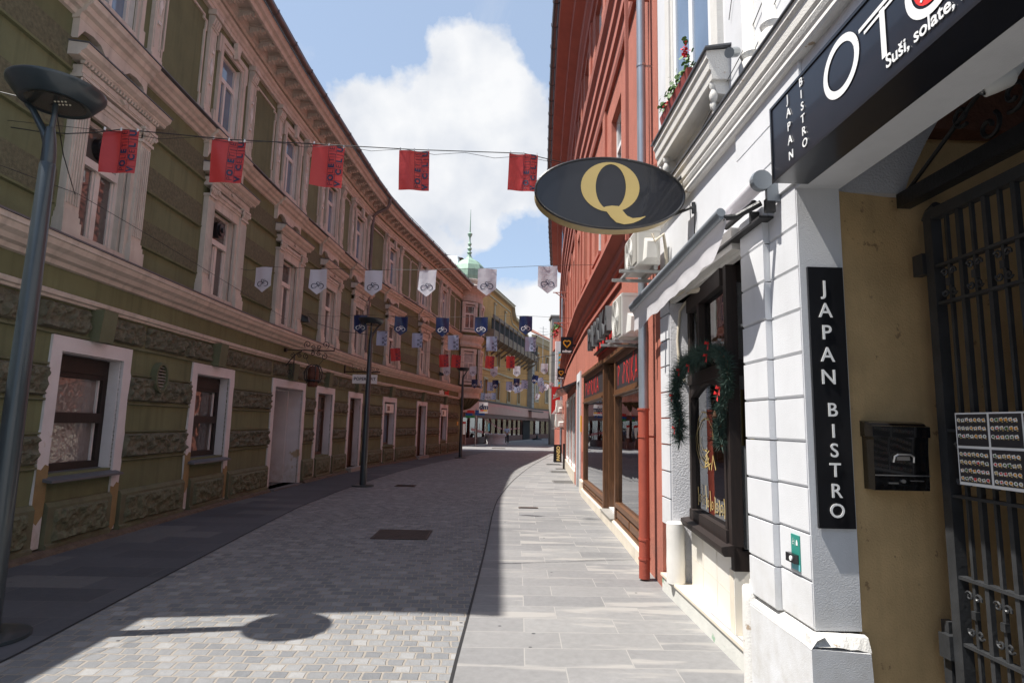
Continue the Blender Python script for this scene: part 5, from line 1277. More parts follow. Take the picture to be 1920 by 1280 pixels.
# ================================================================ RED TOWNHOUSE
R = thing('red_townhouse', 'tall red plastered townhouse with moulded bands and a wooden shopfront along the right side', 'house', (2.3, 18, 0))
RS0, RS1, EZ = 6.305, 38.0, 12.0
shop = [(6.98, 14.2, 0.0, 2.78), (15.22, 16.55, 0, 2.95), (17.0, 23.2, .0, 2.6), (24.3, 26.2, 0, 2.6)]
fw1 = [9.55+2.35*i for i in range(12)]
w = MB(RF)
def holes_in(z0, z1, lst): return [(a, b, max(c, z0), min(d, z1)) for a, b, c, d in lst]
wall_with_holes(w, RS0, RS1, 0, 4.2, shop, -.35)
wall_with_holes(w, RS0, RS1, 4.2, 8.0, [(c-.5, c+.5, 5.0, 6.95) for c in fw1], -.35)
wall_with_holes(w, RS0, RS1, 8.0, EZ, [(c-.5, c+.5, 8.95, 10.75) for c in fw1], -.35)
w.build('wall', 'red', R)
cn = MB(RF)
cn.sweep([(0, 4.0), (.05, 4.0), (.05, 4.06), (.10, 4.10), (.10, 4.22), (.20, 4.30), (.24, 4.34), (.24, 4.42), (0, 4.50)], RS0, RS1); cn.sweep([(0, 3.78), (.04, 3.78), (.04, 3.84), (0, 3.86)], 9.0, RS1); cn.build('lower_cornice', 'redtrim', R)
cn = MB(RF); cn.sweep([(0, 7.45), (.05, 7.45), (.07, 7.52), (.07, 7.70), (.12, 7.74), (.12, 7.95), (.17, 8.0), (.17, 8.22), (.24, 8.30), (.26, 8.42), (0, 8.52)], RS0, RS1); cn.build('middle_cornice', 'redtrim', R)
cn = MB(RF); cn.sweep([(0, 10.95), (.06, 10.98), (.08, 11.1), (.16, 11.18), (.18, 11.34), (.40, 11.44), (.42, 11.58), (.72, 11.70), (.74, 11.86), (0, 11.95)], RS0-.1, RS1+.1); cn.build('eaves_cornice', 'redtrim', R)
cn = MB(RF); cn.sweep([(.74, 11.98), (.745, 11.9), (.78, 11.86), (.83, 11.85), (.88, 11.87), (.90, 11.92), (.90, 11.98), (.885, 11.98), (.87, 11.91), (.83, 11.88), (.78, 11.90)], RS0-.15, RS1+.1)
k = RS0
while k < RS1: cn.sweep([(.735, 11.99), (.74, 11.88), (.78, 11.84), (.83, 11.83), (.89, 11.86), (.915, 11.92), (.915, 11.99)], k, k+.03); k += .9
cn.build('gutter', 'gutter', R)
cn = MB(RF); cn.sweep([(.85, 12.0), (.85, 12.05), (-4.5, 15.4), (-4.5, 15.3)], RS0-.2, RS1+.2); cn.build('roof', 'rooftile', R)
def rwindow(c, z0, z1, up):
    s = MB(RF)
    for (a, b, za, zb, d) in ((-.56, .56, z0-.10, z0-.02, .06),): s.box(c+a, c+b, 0, d, za, zb)
    if not up: s.box(c-.5, c+.5, 0, .03, 4.6, z0-.2)
    o = s.build('window', 'redtrim', R)
    f = MB(RF)
    for (a, b, za, zb) in ((-.5, -.42, z0, z1), (.42, .5, z0, z1), (-.42, .42, z1-.07, z1), (-.42, .42, z0, z0+.07), (-.42, .42, z0+(z1-z0)*.68, z0+(z1-z0)*.68+.08), (-.04, .04, z0, z1-.5)): f.box(c+a, c+b, -.15, -.09, za, zb)
    f.build('frame', 'letter', o)
    p = MB(RF); p.box(c-.45, c+.45, -.14, -.133, z0, z1); p.build('pane', 'winglass', o)
for c in fw1: rwindow(c, 5.0, 6.95, False); rwindow(c, 8.95, 10.75, True)
lz = MB(RF)      # flat lesenes between the windows
for c in fw1: 
    for (z0, z1) in ((4.5, 7.45), (8.52, 10.95)): lz.box(c+1.02, c+1.33, 0, .045, z0, z1)
lz.build('lesene', 'red', R)
# stone base
b = MB(RF); b.sweep([(-.3, 0), (.07, 0), (.07, .15), (.04, .17), (-.3, .17)], 7.0, 14.3); b.sweep([(0, 0), (.05, 0), (.05, .30), (0, .32)], 14.3, 15.1); b.sweep([(-.3, 0), (.06, 0), (.06, .34), (-.3, .36)], 17.0, 23.2); b.build('stone_base', 'cream', R)
# downpipe at the near corner, grey above and red iron below
p = RF.map(6.62, .13, 0); m_ = MB(); m_.tube([(p.x, p.y, 1.78), (p.x, p.y, 11.3), (p.x-.1, p.y, 11.6), (p.x-.6, p.y, 11.8)], .050, 14)
dpo = m_.build('downpipe', 'zinc', R, smooth=True)
m_ = MB(); m_.tube([(p.x, p.y, .02), (p.x, p.y, 1.80)], .058, 16); m_.build('iron_foot', 'redpipe', dpo, smooth=True)
m_ = MB()
for z, rr_ in ((.42, .064), (.22, .064), (1.50, .064), (1.795, .066)): m_.tube([(p.x, p.y, z-.01), (p.x, p.y, z+.01)], rr_, 16)
m_.tube([(p.x+.05, p.y, 1.5), (p.x+.2, p.y, 1.5)], .012, 6); m_.build('pipe_clamp', 'redpipe', dpo)
m_ = MB()
for z in (5.85, 8.2, 3.0): m_.tube([(p.x, p.y, z-.015), (p.x, p.y, z+.015)], .056, 16)
m_.tube([(p.x+.05, p.y, 5.85), (p.x+.2, p.y, 5.85)], .012, 6); m_.build('pipe_clamp', 'steel', dpo)
q = RF.map(6.75, .28, 0); m_ = MB(); m_.box(q.x-.02, q.x+.02, q.y-.02, q.y+.02, 3.75, 11.6); m_.box(q.x+.02, q.x+.3, q.y-.015, q.y+.015, 6.8, 6.84); m_.build('steel_post', 'redtrim', R)
p2 = RF.map(29.3, .13, 0); m_ = MB(); m_.tube([(p2.x, p2.y, .3), (p2.x, p2.y, 11.8)], .06, 10); m_.build('downpipe', 'zinc', R)
# --- wooden shopfront
SF = thing('wooden_shopfront', 'brown wooden shopfront with red lettered black panels in the red house', 'shopfront', (2, 10.5, .15))
def bay(a, b, zk, zg0, zg1, zs0, zs1, ztop, nm):
    m_ = MB(RF)
    for (u0, u1, z0, z1, d) in ((a, a+.10, .17, ztop, .03), (b-.10, b, .17, ztop, .03), (a+.1, b-.1, ztop-.09, ztop, .03), (a-.02, b+.02, ztop, ztop+.06, .08), (a+.1, b-.1, zg1, zs0, .03), (a+.1, b-.1, zg0-.07, zg0, .03), (a+.1, b-.1, .17, .20, .03)): m_.box(u0, u1, -.06, d, z0, z1)
    m_.sweep([(.03, zg1+.01), (.06, zg1+.02), (.06, zg1+.04), (.03, zg1+.05)], a+.1, b-.1)
    o = m_.build('window_bay', 'oak', SF)
    m_ = MB(RF); m_.box(a+.1, b-.1, -.05, .0, .20, zg0-.07)
    n_ = 2 if b-a < 2.6 else 3
    for k in range(n_): u0 = a+.16+(b-a-.26)*k/n_; u1 = a+.1+(b-a-.26)*(k+1)/n_; m_.loft([(u0, 0, .225), (u1, 0, .225), (u1, 0, zg0-.10), (u0, 0, zg0-.10)], [(u0+.03, .022, .245), (u1-.03, .022, .245), (u1-.03, .022, zg0-.12), (u0+.03, .022, zg0-.12)])
    m_.build('kick_panel', 'oak', o)
    m_ = MB(RF); m_.box(a+.1, b-.1, -.03, -.024, zg0, zg1); m_.build('pane', 'pane', o)
    m_ = MB(RF); m_.box(a+.1, b-.1, -.04, .005, zs0, zs1); so2 = m_.build('sign_panel', 'panelblk', o)
    fr_ = lambda u, v, c=0., mid=(a+b)/2, zc=(zs0+zs1)/2: RF.map(mid-u, .007+c, zc+v)
    m_ = MB(); W_ = (b-a-.3); hgt = (zs1-zs0)
    # spiky hand-cut capitals
    GL = {'P': [[(0, 0), (0, 1)], [(0, 1), (.75, .82), (.05, .45)]], 'A': [[(0, 0), (.45, 1)], [(.42, 1), (.85, 0)], [(.15, .3), (.75, .34)]], 'R': [[(0, 0), (0, 1)], [(0, 1), (.75, .8), (.05, .48)], [(.1, .48), (.95, -.1)]], 'I': [[(.1, 0), (.1, 1)]], 'K': [[(0, 0), (0, 1)], [(.9, 1.25), (.05, .45), (.9, -.08)]]}
    xx = -W_*.45; lw = W_*.76/6.6
    for ch in 'PAPRIKA':
        for st_ in GL[ch]: m_.ribbon([(xx+u*lw*.78, -hgt*.36+v*hgt*.68) for u, v in st_], W_*.008+.010, fr_, .003)
        xx += lw*(.55 if ch == 'I' else 1.0)
    m_.build('lettering', 'redletter', so2)
bay(6.98, 9.58, .42, .45, 2.06, 2.17, 2.62, 2.70, 'a')
bay(10.78, 14.15, .34, .38, 2.10, 2.22, 2.64, 2.72, 'b')
m_ = MB(RF); m_.box(9.58, 10.78, -.5, .05, 2.72, 2.78); m_.box(9.58, 10.78, -.42, -.36, .17, .27); m_.box(9.58, 10.78, -.42, -.36, 2.02, 2.12); m_.box(9.58, 9.66, -.42, -.36, .27, 2.7); m_.box(10.70, 10.78, -.42, -.36, .27, 2.7); m_.box(9.66, 10.70, -.41, -.37, .27, .62)
for (u0) in (9.58, 10.72): m_.box(u0, u0+.06, -.36, -.06, .17, 2.7)
do = m_.build('door_case', 'oak', SF)
m_ = MB(RF); m_.box(9.66, 10.70, -.395, -.385, .62, 2.66); m_.build('pane', 'pane', do)
m_ = MB(RF); m_.box(9.58, 10.78, -.36, .09, .165, .185); m_.build('doorstep', 'stone', SF)
# the shop inside: pale room with a few shoes on the floor of the window
m_ = MB(RF); m_.box(6.98, 14.15, -3.2, -3.1, .1, 2.9); m_.box(6.9, 6.98, -3.1, -.4, .1, 2.9); m_.box(14.15, 14.25, -3.1, -.4, .1, 2.9); m_.box(6.98, 14.15, -3.1, -.4, 2.72, 2.8); m_.build('shop_room', 'roughgrey', SF)
m_ = MB(RF); m_.box(6.98, 14.15, -3.1, -.06, .17, .22); m_.build('shop_floor', 'white', SF)
SH = ['leaf', 'redletter', 'black', 'letter', 'black', 'bow']
for k, (u, d, mt_) in enumerate(((9.9, -.8, 'black'), (10.1, -.9, 'black'), (10.25, -.7, 'redletter'), (10.4, -1.0, 'black'), (10.55, -.8, 'bow'), (8.4, -.6, 'leaf'), (10.1, -.62, 'letter'))):
    m_ = MB(); c_ = RF.map(u, d, .22); 
    for (dx, rr_, hh) in ((-.10, .05, .05), (0, .055, .09), (.09, .05, .14)): m_.lathe([(0, 0), (rr_, 0), (rr_*1.05, hh*.5), (rr_*.7, hh), (0, hh)], (c_.x+dx*.3, c_.y+dx, c_.z), 10)
    o = m_.build('shoe', mt_, None, smooth=True)
    tag(o, ['black shoe farthest left in the wooden shop doorway', 'black shoe lying second in the doorway', 'bright red shoe in the wooden shop doorway', 'black shoe set back in the doorway', 'dark red shoe at the right of the doorway', 'green shoe alone in the big right window', 'white shoe on the floor of the doorway'][k], 'shoe', 'shoes shown inside the shop')
# red rack cloth behind the door
m_ = MB(RF); m_.box(10.3, 10.36, -1.3, -.9, .22, .62); tag(m_.build('red_stand', 'redletter', None), 'small red display stand inside the wooden shop doorway', 'display stand')
# --- solid letters over the shop
t_, n2 = RF.dirs(10.4); c_ = RF.map(10.35, .13, 3.22); fr_ = frame(c_, -t_, Zv)
PL_ = thing('solid_shop_letters', 'large solid slate grey letters standing out from the red wall', 'shop sign', tuple(c_))
xx = -1.32
for ch, w_ in zip('PAPRIKA', (.42, .44, .42, .42, .18, .42, .44)):
    m_ = MB(); m_.text(ch, .56, fr_, xx+w_/2, 0, ext=.10, bold=.014); m_.build('letter', 'signgrey', PL_); xx += w_
m_ = MB(RF); m_.box(8.95, 11.75, .015, .03, 2.94, 3.42); m_.build('red_backing', 'signred', PL_)
m_ = MB(RF); m_.box(8.95, 11.75, .03, .09, 2.97, 3.0); m_.box(8.95, 11.75, .03, .09, 3.38, 3.41); m_.build('rail', 'iron', PL_)
# --- white marble door surround further on
DS = MB(RF)
for (a, b, z0, z1) in ((15.22, 15.42, 0, 2.75), (16.35, 16.55, 0, 2.75), (15.22, 16.55, 2.75, 2.98)): DS.box(a, b, -.3, .035, z0, z1)
do2 = DS.build('door', 'white', R); m_ = MB(RF); m_.box(15.42, 16.35, -.3, -.24, 0, 2.1); m_.box(15.42, 16.35, -.3, -.24, 2.1, 2.75); m_.build('door_leaf', 'alu', do2); m_ = MB(RF); m_.box(15.55, 16.2, -.24, -.235, .3, 1.9); m_.build('pane', 'winglass', do2)
YP = MB(RF); YP.box(15.02, 15.16, .002, .03, 1.45, 1.85); tag(YP.build('yellow_meter_box', 'yellowp', None), 'small upright yellow box on the red wall beside the white doorway', 'wall box')
m_ = MB(RF); m_.box(14.75, 14.9, .002, .02, .75, 1.0); m_.build('wall_hatch', 'redtrim', R)
# far shop windows
m_ = MB(RF)
for (a, b) in ((17.0, 18.9), (19.0, 20.9), (21.0, 23.2)):
    for (u0, u1, z0, z1) in ((a, a+.07, .36, 2.55), (b-.07, b, .36, 2.55), (a, b, 2.48, 2.55), (a, b, .36, .44)): m_.box(u0, u1, -.05, .02, z0, z1)
fo = m_.build('shop_window', 'letter', R); m_ = MB(RF); m_.box(17.0, 23.2, -.03, -.02, .4, 2.5); m_.build('pane', 'foil', fo)
m_ = MB(RF)
for (a, b) in ((18.9, 19.0), (20.9, 21.0), (16.56, 17.0)): m_.box(a, b, -.05, .03, .0, 2.6)
m_.build('shop_pier', 'redtrim', R)
m_ = MB(RF); m_.box(24.3, 26.2, -.3, -.25, 0, 2.6); m_.build('blue_door', 'navyblk', R)
AN = MB(RF)
k = 17.0
while k < 23.0: AN.sweep([(.0, 2.86), (.55, 2.62), (.56, 2.58), (.0, 2.80)], k+.01, k+.37, .4); k += .38
tag(AN.build('slatted_canopy', 'navyblk', None), 'short dark slatted canopy over the far shop windows of the red house', 'canopy')
# --- hanging bakery signs
def hsign(cx, cy, cz, w_, h_, lab):
    o = thing('bakery_sign', lab, 'shop sign', (cx, cy, cz), 'bakery signs')
    m_ = MB(); m_.box(cx-w_/2, cx+w_/2, cy, cy+.07, cz-h_/2, cz+h_/2); m_.build('panel', 'navyblk', o)
    fr_ = frame((cx, cy-.002, cz+h_*.1), (1, 0, 0), Zv); m_ = MB()
    H = []
    for k in range(33):
        a = math.pi*2*k/32; x_ = 16*math.sin(a)**3/17; y_ = (13*math.cos(a)-5*math.cos(2*a)-2*math.cos(3*a)-math.cos(4*a))/17; H.append((x_*w_*.31, y_*h_*.25))
    m_.ribbon(H, w_*.10, fr_, .002); m_.build('heart', 'orange', o)
    m_ = MB(); m_.text('mlinar', w_*.30, fr_, 0, -h_*.47, ext=.003, bold=.004); m_.build('lettering', 'letter', o)
    m_ = MB(); m_.box(cx+w_/2, cx+w_/2+.25, cy+.02, cy+.05, cz-.03, cz+.03); m_.build('bracket', 'iron', o)
a = ony(1063, 647, 17.0); hsign(a.x, 17.0, a.z, .34, .47, 'nearer and larger navy bakery sign with an orange heart')
a = ony(1052, 701, 25.0); hsign(a.x, 25.0, a.z, .30, .45, 'farther and smaller navy bakery sign with an orange heart')
# --- far ACs, lamp bits, banner
for (px0, px1, py0, py1, y, lab) in ((1044, 1055, 750, 774, 28.5, 'upper one of two distant air conditioners near the red banner'), (1043, 1058, 776, 801, 27.0, 'lower one of two distant air conditioners near the red banner')):
    p0, p1 = ony(px0, py1, y), ony(px1, py0, y); ac('air_conditioner', p0.x, p1.x, y, y+.7, p0.z, p1.z, lab)
p0, p1 = ony(1034, 776, 33), ony(1053, 725, 33)
RB = thing('red_banner', 'red hanging banner with a white swoosh high on the far right corner', 'banner', (p0.x, 33, p0.z))
m_ = MB(); m_.box(p0.x, p1.x, 33, 33.06, p0.z, p1.z); m_.build('panel', 'signred', RB)
fr_ = frame((p0.x, 32.998, p0.z), (1, 0, 0), Zv); W_, H_ = p1.x-p0.x, p1.z-p0.z; m_ = MB(); m_.flat([(0, 0), (W_*.28, 0), (W_*.55, H_*.22), (W_*.3, H_*.15)], fr_, .004); m_.flat([(W_*.5, H_*.3), (W_*.62, H_*.22), (W_*.6, H_*.28)], fr_, .004); m_.box(p0.x+W_*.15, p0.x+W_*.75, 32.99, 33, p0.z+H_*.66, p0.z+H_*.71); m_.build('white_mark', 'letter', RB)
# --- post and A-board
pp = onz = None
def gnd(px, py): d = ray(px, py); return Vector((0, 0, EYE))-d*(EYE/d.z)
g_ = gnd(1057, 879); BP = thing('black_post', 'waist high black square post on a base plate on the right pavement', 'bollard', (g_.x, g_.y, 0))
m_ = MB(); m_.box(g_.x-.035, g_.x+.035, g_.y-.035, g_.y+.035, .01, .93); m_.build('post', 'iron', BP); m_ = MB(); m_.box(g_.x-.3, g_.x+.1, g_.y-.12, g_.y+.12, .002, .015); m_.build('base_plate', 'iron', BP)
g_ = gnd(1045, 866); AB = thing('pavement_board', 'narrow black pavement board with yellow handwriting', 'A-board', (g_.x, g_.y, 0))
for sd, nm in ((-1, 'front_panel'), (1, 'back_panel')):
    m_ = MB(); m_.loft([(g_.x-.16, g_.y+sd*.20-.01, .0), (g_.x+.17, g_.y+sd*.20-.01, 0), (g_.x+.17, g_.y+sd*.20+.01, 0), (g_.x-.16, g_.y+sd*.20+.01, 0)], [(g_.x-.16, g_.y+sd*.03-.01, .76), (g_.x+.17, g_.y+sd*.03-.01, .76), (g_.x+.17, g_.y+sd*.03+.01, .76), (g_.x-.16, g_.y+sd*.03+.01, .76)]); m_.build(nm, 'black', AB)
fr_ = frame((g_.x, g_.y-.125, .38), (1, 0, 0), Vector((0, .17, .76))); m_ = MB(); m_.text('PANSO', .2, fr_, .03, .0, ext=.003, rot=math.pi/2, bold=.006); m_.build('lettering', 'gold', AB)
# cable ends / anchor brackets on the red wall
m_ = MB()
for s_, z_ in ((20.5, 4.75), (24, 6.6)):
    a = RF.map(s_, 0, z_); n_ = RF.dirs(s_)[1]; m_.tube([a, a+n_*.5+Vector((0, 0, .35))], .02, 5, raw=True); m_.tube([a+Vector((0, 0, .35)), a+n_*.6+Vector((0, 0, .35))], .02, 5, raw=True)
m_.build('cable_anchor', 'redtrim', R)

# ================================================================ END OF THE STREET
# pink-red house just past the red one
PK = thing('narrow_salmon_house', 'narrow salmon house with a flowered balcony past the red townhouse', 'house', (6, 42, 0))
m_ = MB(); m_.box(4.25, 9, 39, 46, 0, 8.4); m_.build('wall', 'redtrim', PK)
m_ = MB(); m_.box(3.85, 4.25, 39.2, 44, 6.95, 7.08); m_.box(3.85, 3.9, 39.2, 44, 7.08, 7.9); m_.box(3.9, 4.25, 39.2, 39.25, 7.08, 7.9); m_.build('balcony', 'redtrim', PK)
m_ = MB(); m_.loft([(4.0, 38.8, 8.4), (9.4, 38.8, 8.4), (9.4, 46, 8.4), (4, 46, 8.4)], [(6.5, 39, 10.3), (7, 39, 10.3), (7, 46, 10.3), (6.5, 46, 10.3)]); m_.build('roof', 'rooftile', PK)
q0, q1 = ony(1040, 778, 38.8), ony(1053, 640, 38.8)
m_ = MB(); m_.box(q0.x, 4.6, 38.7, 38.98, q0.z+.1, q1.z); so3 = m_.build('white_board', 'letter', PK)
m_ = MB(); 
for k in range(7): z_ = q1.z-1.0-k*.33; m_.add([(q0.x+.2, 38.69, z_), (q0.x+.45, 38.69, z_+.12), (q0.x+.45, 38.69, z_+.28), (q0.x+.2, 38.69, z_+.16)], [(0, 1, 2, 3)])
m_.build('orange_stripe', 'orange', so3)
m_ = MB(); m_.box(q0.x+.18, q0.x+.47, 38.692, 38.698, q1.z-3.3, q1.z-.7); m_.build('blue_stripe', 'aqua', so3)
FB2 = thing('balcony_flowers', 'red geraniums over the salmon balcony rail', 'flower box', (3.8, 39.4, 7.9))
lv = MB(); ft_ = MB()
for q in range(420):
    p = Vector((3.85+random.gauss(0, .12), 39.3+random.uniform(0, 3), 8.0+random.gauss(0, .16))); r_ = .06; n_ = Vector((random.gauss(0, 1), random.gauss(-1, 1), random.gauss(0, 1))).normalized(); a = n_.cross(Zv).normalized(); b = n_.cross(a); T_ = ft_ if (p.z < 8.02 and random.random() < .75) else lv
    o_ = len(T_.v); T_.v += [p+a*(r_*math.cos(t*1.256))+b*(r_*math.sin(t*1.256)) for t in range(5)]; T_.f.append(tuple(range(o_, o_+5)))
lv.build('foliage', 'leaf', FB2); ft_.build('flower', 'petal', FB2)
# dark stone chimney stack house behind
m_ = MB(); a = ony(1034, 660, 50); b = ony(1041, 594, 50); m_.box(a.x, a.x+2, 50, 52, 0, b.z); m_.box(a.x-.1, a.x+2.1, 49.9, 52.1, b.z, b.z+.15)
tag(m_.build('chimney_block', 'stone', None), 'plain grey brick chimney block rising behind the salmon house', 'chimney')
# yellow corner house(s): facade runs away to the right
YA, YB = Vector((-3.2, 42.6)), Vector((3.5, 69.3))
YF = Fac([YA, YB], 0, 1)
YL = (YB-YA).length
Y = thing('yellow_townhouse', 'ochre yellow townhouse with a mansard gable and timber gallery closing the street', 'house', (-1, 50, 0))
m_ = MB(YF); 
yw = [3.6, 8.3, 12.5, 16.8, 21.4]
wall_with_holes(m_, 0, YL, 3.3, 6.2, [(c-.55, c+.55, 3.75, 5.3) for c in yw], -.4)
wall_with_holes(m_, 0, YL, 6.2, 10.0, [(c-.4, c+.4, 6.8, 8.15) for c in yw], -.4)
m_.build('wall', 'yellowwall', Y)
# gable outline stepping down to the right
m_ = MB(YF); m_.poly([(0, 10.0), (YL, 10.0), (YL, 10.6), (YL-2.2, 10.9), (YL-4.2, 11.5), (YL-7.0, 12.0), (YL-9.3, 12.1), (YL-9.9, 12.5), (YL-10.2, 13.1), (0, 13.1)], -.4, 0); m_.build('gable', 'yellowwall', Y)
m_ = MB(YF)
E1 = [(YL+.1, 10.6), (YL-2.2, 10.9), (YL-4.2, 11.5), (YL-7.0, 12.0), (YL-9.3, 12.1), (YL-9.9, 12.5), (YL-10.2, 13.1), (0, 13.1)]
for (x0, y0), (x1, y1) in zip(E1, E1[1:]): m_.poly([(x0, y0), (x1, y1), (x1, y1+.28), (x0, y0+.28)], -.4, .35); m_.poly([(x0-.5, y0-.55), (x1-.5 if x1 > 1 else x1, y1-.55), (x1-.5 if x1 > 1 else x1, y1-.43), (x0-.5, y0-.43)], 0, .07)
for s_ in (5.8, 10.6, 14.6): m_.box(s_-.2, s_+.2, 0, .08, 10.2, 12.3); m_.box(s_-.3, s_+.3, 0, .18, 12.1, 12.25)
m_.box(0, YL, 0, .1, 6.05, 6.2); m_.box(0, YL, 0, .2, 3.3, 3.55)
for c in yw:
    for (a, b, z0, z1) in ((-.68, -.55, 3.65, 5.4), (.55, .68, 3.65, 5.4), (-.68, .68, 5.3, 5.48), (-.75, .75, 3.6, 3.75), (-.5, -.4, 6.75, 8.2), (.4, .5, 6.75, 8.2), (-.5, .5, 8.15, 8.3)): m_.box(c+a, c+b, 0, .06, z0, z1)
m_.build('trim', 'yellowtrim', Y)
for c in yw:
    for (z0, z1, h_) in ((3.75, 5.3, .55), (6.8, 8.15, .4)):
        f = MB(YF)
        for (a, b, za, zb) in ((-h_, -h_+.08, z0, z1), (h_-.08, h_, z0, z1), (-h_, h_, z1-.08, z1), (-h_, h_, z0, z0+.08), (-.04, .04, z0, z1)): f.box(c+a, c+b, -.2, -.1, za, zb)
        o = f.build('window', 'yellowtrim', Y); p_ = MB(YF); p_.box(c-h_, c+h_, -.18, -.17, z0, z1); p_.build('pane', 'winglass', o)
m_ = MB(YF); m_.sweep([(.4, 13.38), (-5, 14.6), (-5.2, 14.5), (-.2, 13.2)], -.3, YL-9.8); m_.build('roof', 'slate', Y)
# timber gallery hung along the facade
gl_ = MB(YF); s0_, s1_ = 6.0, YL-1.6
gl_.sweep([(0, 8.5), (1.2, 8.5), (1.2, 9.2), (0, 9.2)], s0_, s1_); gl_.sweep([(1.08, 10.1), (1.2, 10.1), (1.2, 10.4), (1.08, 10.4)], s0_, s1_)
go = gl_.build('gallery', 'gallerywood', Y)
gl_ = MB(YF); gl_.sweep([(1.0, 9.2), (1.06, 9.2), (1.06, 10.1), (1.0, 10.1)], s0_, s1_); gl_.build('gallery_screen', 'darkin', go)
gl_ = MB(YF); k = s0_
while k < s1_: gl_.box(k, k+.07, 1.2, 1.27, 8.45, 10.35); k += 1.75
gl_.build('gallery_post', 'gutter', go)
gl_ = MB(YF); k = s0_+.3
while k < s1_: gl_.loft([(k, 0, 7.5), (k+.14, 0, 7.5), (k+.14, 0, 7.7), (k, 0, 7.7)], [(k, 1.15, 8.35), (k+.14, 1.15, 8.35), (k+.14, 1.15, 8.5), (k, 1.15, 8.5)]); k += 1.75
gl_.build('gallery_bracket', 'gallerywood', go)
# stone pier between the two yellow houses
m_ = MB(YF); m_.box(YL-1.5, YL-.1, 0, .55, 3.3, 8.9)
pr2 = m_.build('stone_pier', 'stone', Y); m_ = MB(YF)
for z_ in [3.9+.62*i for i in range(9)]: m_.box(YL-1.51, YL-.09, .55, .556, z_, z_+.02)
m_.build('pier_joint', 'darkin', pr2)
# second yellow house
Y2A, Y2B = Vector((3.6, 69.3)), Vector((10.2, 86)); Y2F = Fac([Y2A, Y2B], 0, 1); L2 = (Y2B-Y2A).length
Y2 = thing('tiled_yellow_house', 'yellow house with red tiled roof standing right of the stone pier', 'house', (8, 64, 0))
m_ = MB(Y2F); w2 = [2.2, 6.2, 10.2, 14.2]; wall_with_holes(m_, 0, L2, 3.3, 11.5, [(c-.6, c+.6, 7.9, 10.0) for c in w2], -.4); m_.build('wall', 'yellowwall', Y2)
m_ = MB(Y2F); m_.sweep([(0, 11.3), (.12, 11.3), (.3, 11.6), (.5, 11.8), (.5, 11.95), (0, 12.0)], 0, L2); m_.box(0, L2, 0, .1, 6.9, 7.05)
k = .2
while k < L2: m_.box(k, k+.2, 0, .14, 10.9, 11.2); k += .5
for c in w2: 
    for (a, b, z0, z1) in ((-.75, -.6, 7.8, 10.1), (.6, .75, 7.8, 10.1), (-.75, .75, 10.0, 10.2), (-.75, .75, 4.2, 4.35), (-.75, -.6, 4.3, 6.4), (.6, .75, 4.3, 6.4)): m_.box(c+a, c+b, 0, .06, z0, z1)
m_.build('trim', 'yellowtrim', Y2)
for c in w2:
    for (z0, z1, dd) in ((7.9, 10.0, -.2), (4.35, 6.3, .0)):
        f = MB(Y2F)
        for (a, b, za, zb) in ((-.6, -.5, z0, z1), (.5, .6, z0, z1), (-.6, .6, z1-.1, z1), (-.05, .05, z0, z1)): f.box(c+a, c+b, dd+.01, dd+.05, za, zb)
        o = f.build('window', 'yellowtrim', Y2); p_ = MB(Y2F); p_.box(c-.58, c+.58, dd+.001, dd+.006, z0, z1); p_.build('pane', 'winglass', o)
m_ = MB(Y2F); m_.sweep([(.6, 11.95), (.6, 12.1), (-6, 15.6), (-6, 15.4)], -.3, L2+.5); m_.build('roof', 'rooftile', Y2)
m_ = MB(Y2F); m_.tube([Y2F.map(.3, .5, 11.9), Y2F.map(.3, .2, 10.9), Y2F.map(.3, .15, 8), Y2F.map(.3, .15, 3.4)], .09, 8, raw=True); m_.build('downpipe', 'iron', Y2)
# a house far behind with red roof + aerial
m_ = MB(); m_.box(10.5, 26, 98, 106, 0, 14.2); fh = m_.build('wall', 'yellowtrim', None); 
FH = thing('distant_red_roof_house', 'distant house whose red roof shows between the yellow house and the chimney block', 'house', (18, 100, 0))
fh.parent = FH; fh.location = -Vector((18, 100, 0)); 
m_ = MB(); m_.loft([(10, 97.5, 14.2), (26.5, 97.5, 14.2), (26.5, 106.5, 14.2), (10, 106.5, 14.2)], [(12, 102, 18.5), (25, 102, 18.5), (25, 102.2, 18.5), (12, 102.2, 18.5)]); m_.build('roof', 'rooftile', FH)
a = ony(1018, 650, 66); b = ony(1017, 612, 66)
AE = thing('roof_aerial', 'thin roof aerial with cross bars against the cloud', 'antenna', (a.x, 66, a.z))
m_ = MB(); m_.tube([(a.x, 66, a.z-2.5), (a.x, 66, b.z)], .035, 6); m_.build('mast', 'galv', AE); m_ = MB()
for k, wd in ((0, .4), (.35, .6), (.7, .5)): m_.tube([(a.x-wd, 66, b.z-.2-k), (a.x+wd, 66, b.z-.25-k)], .022, 5)
m_.build('crossbar', 'galv', AE)
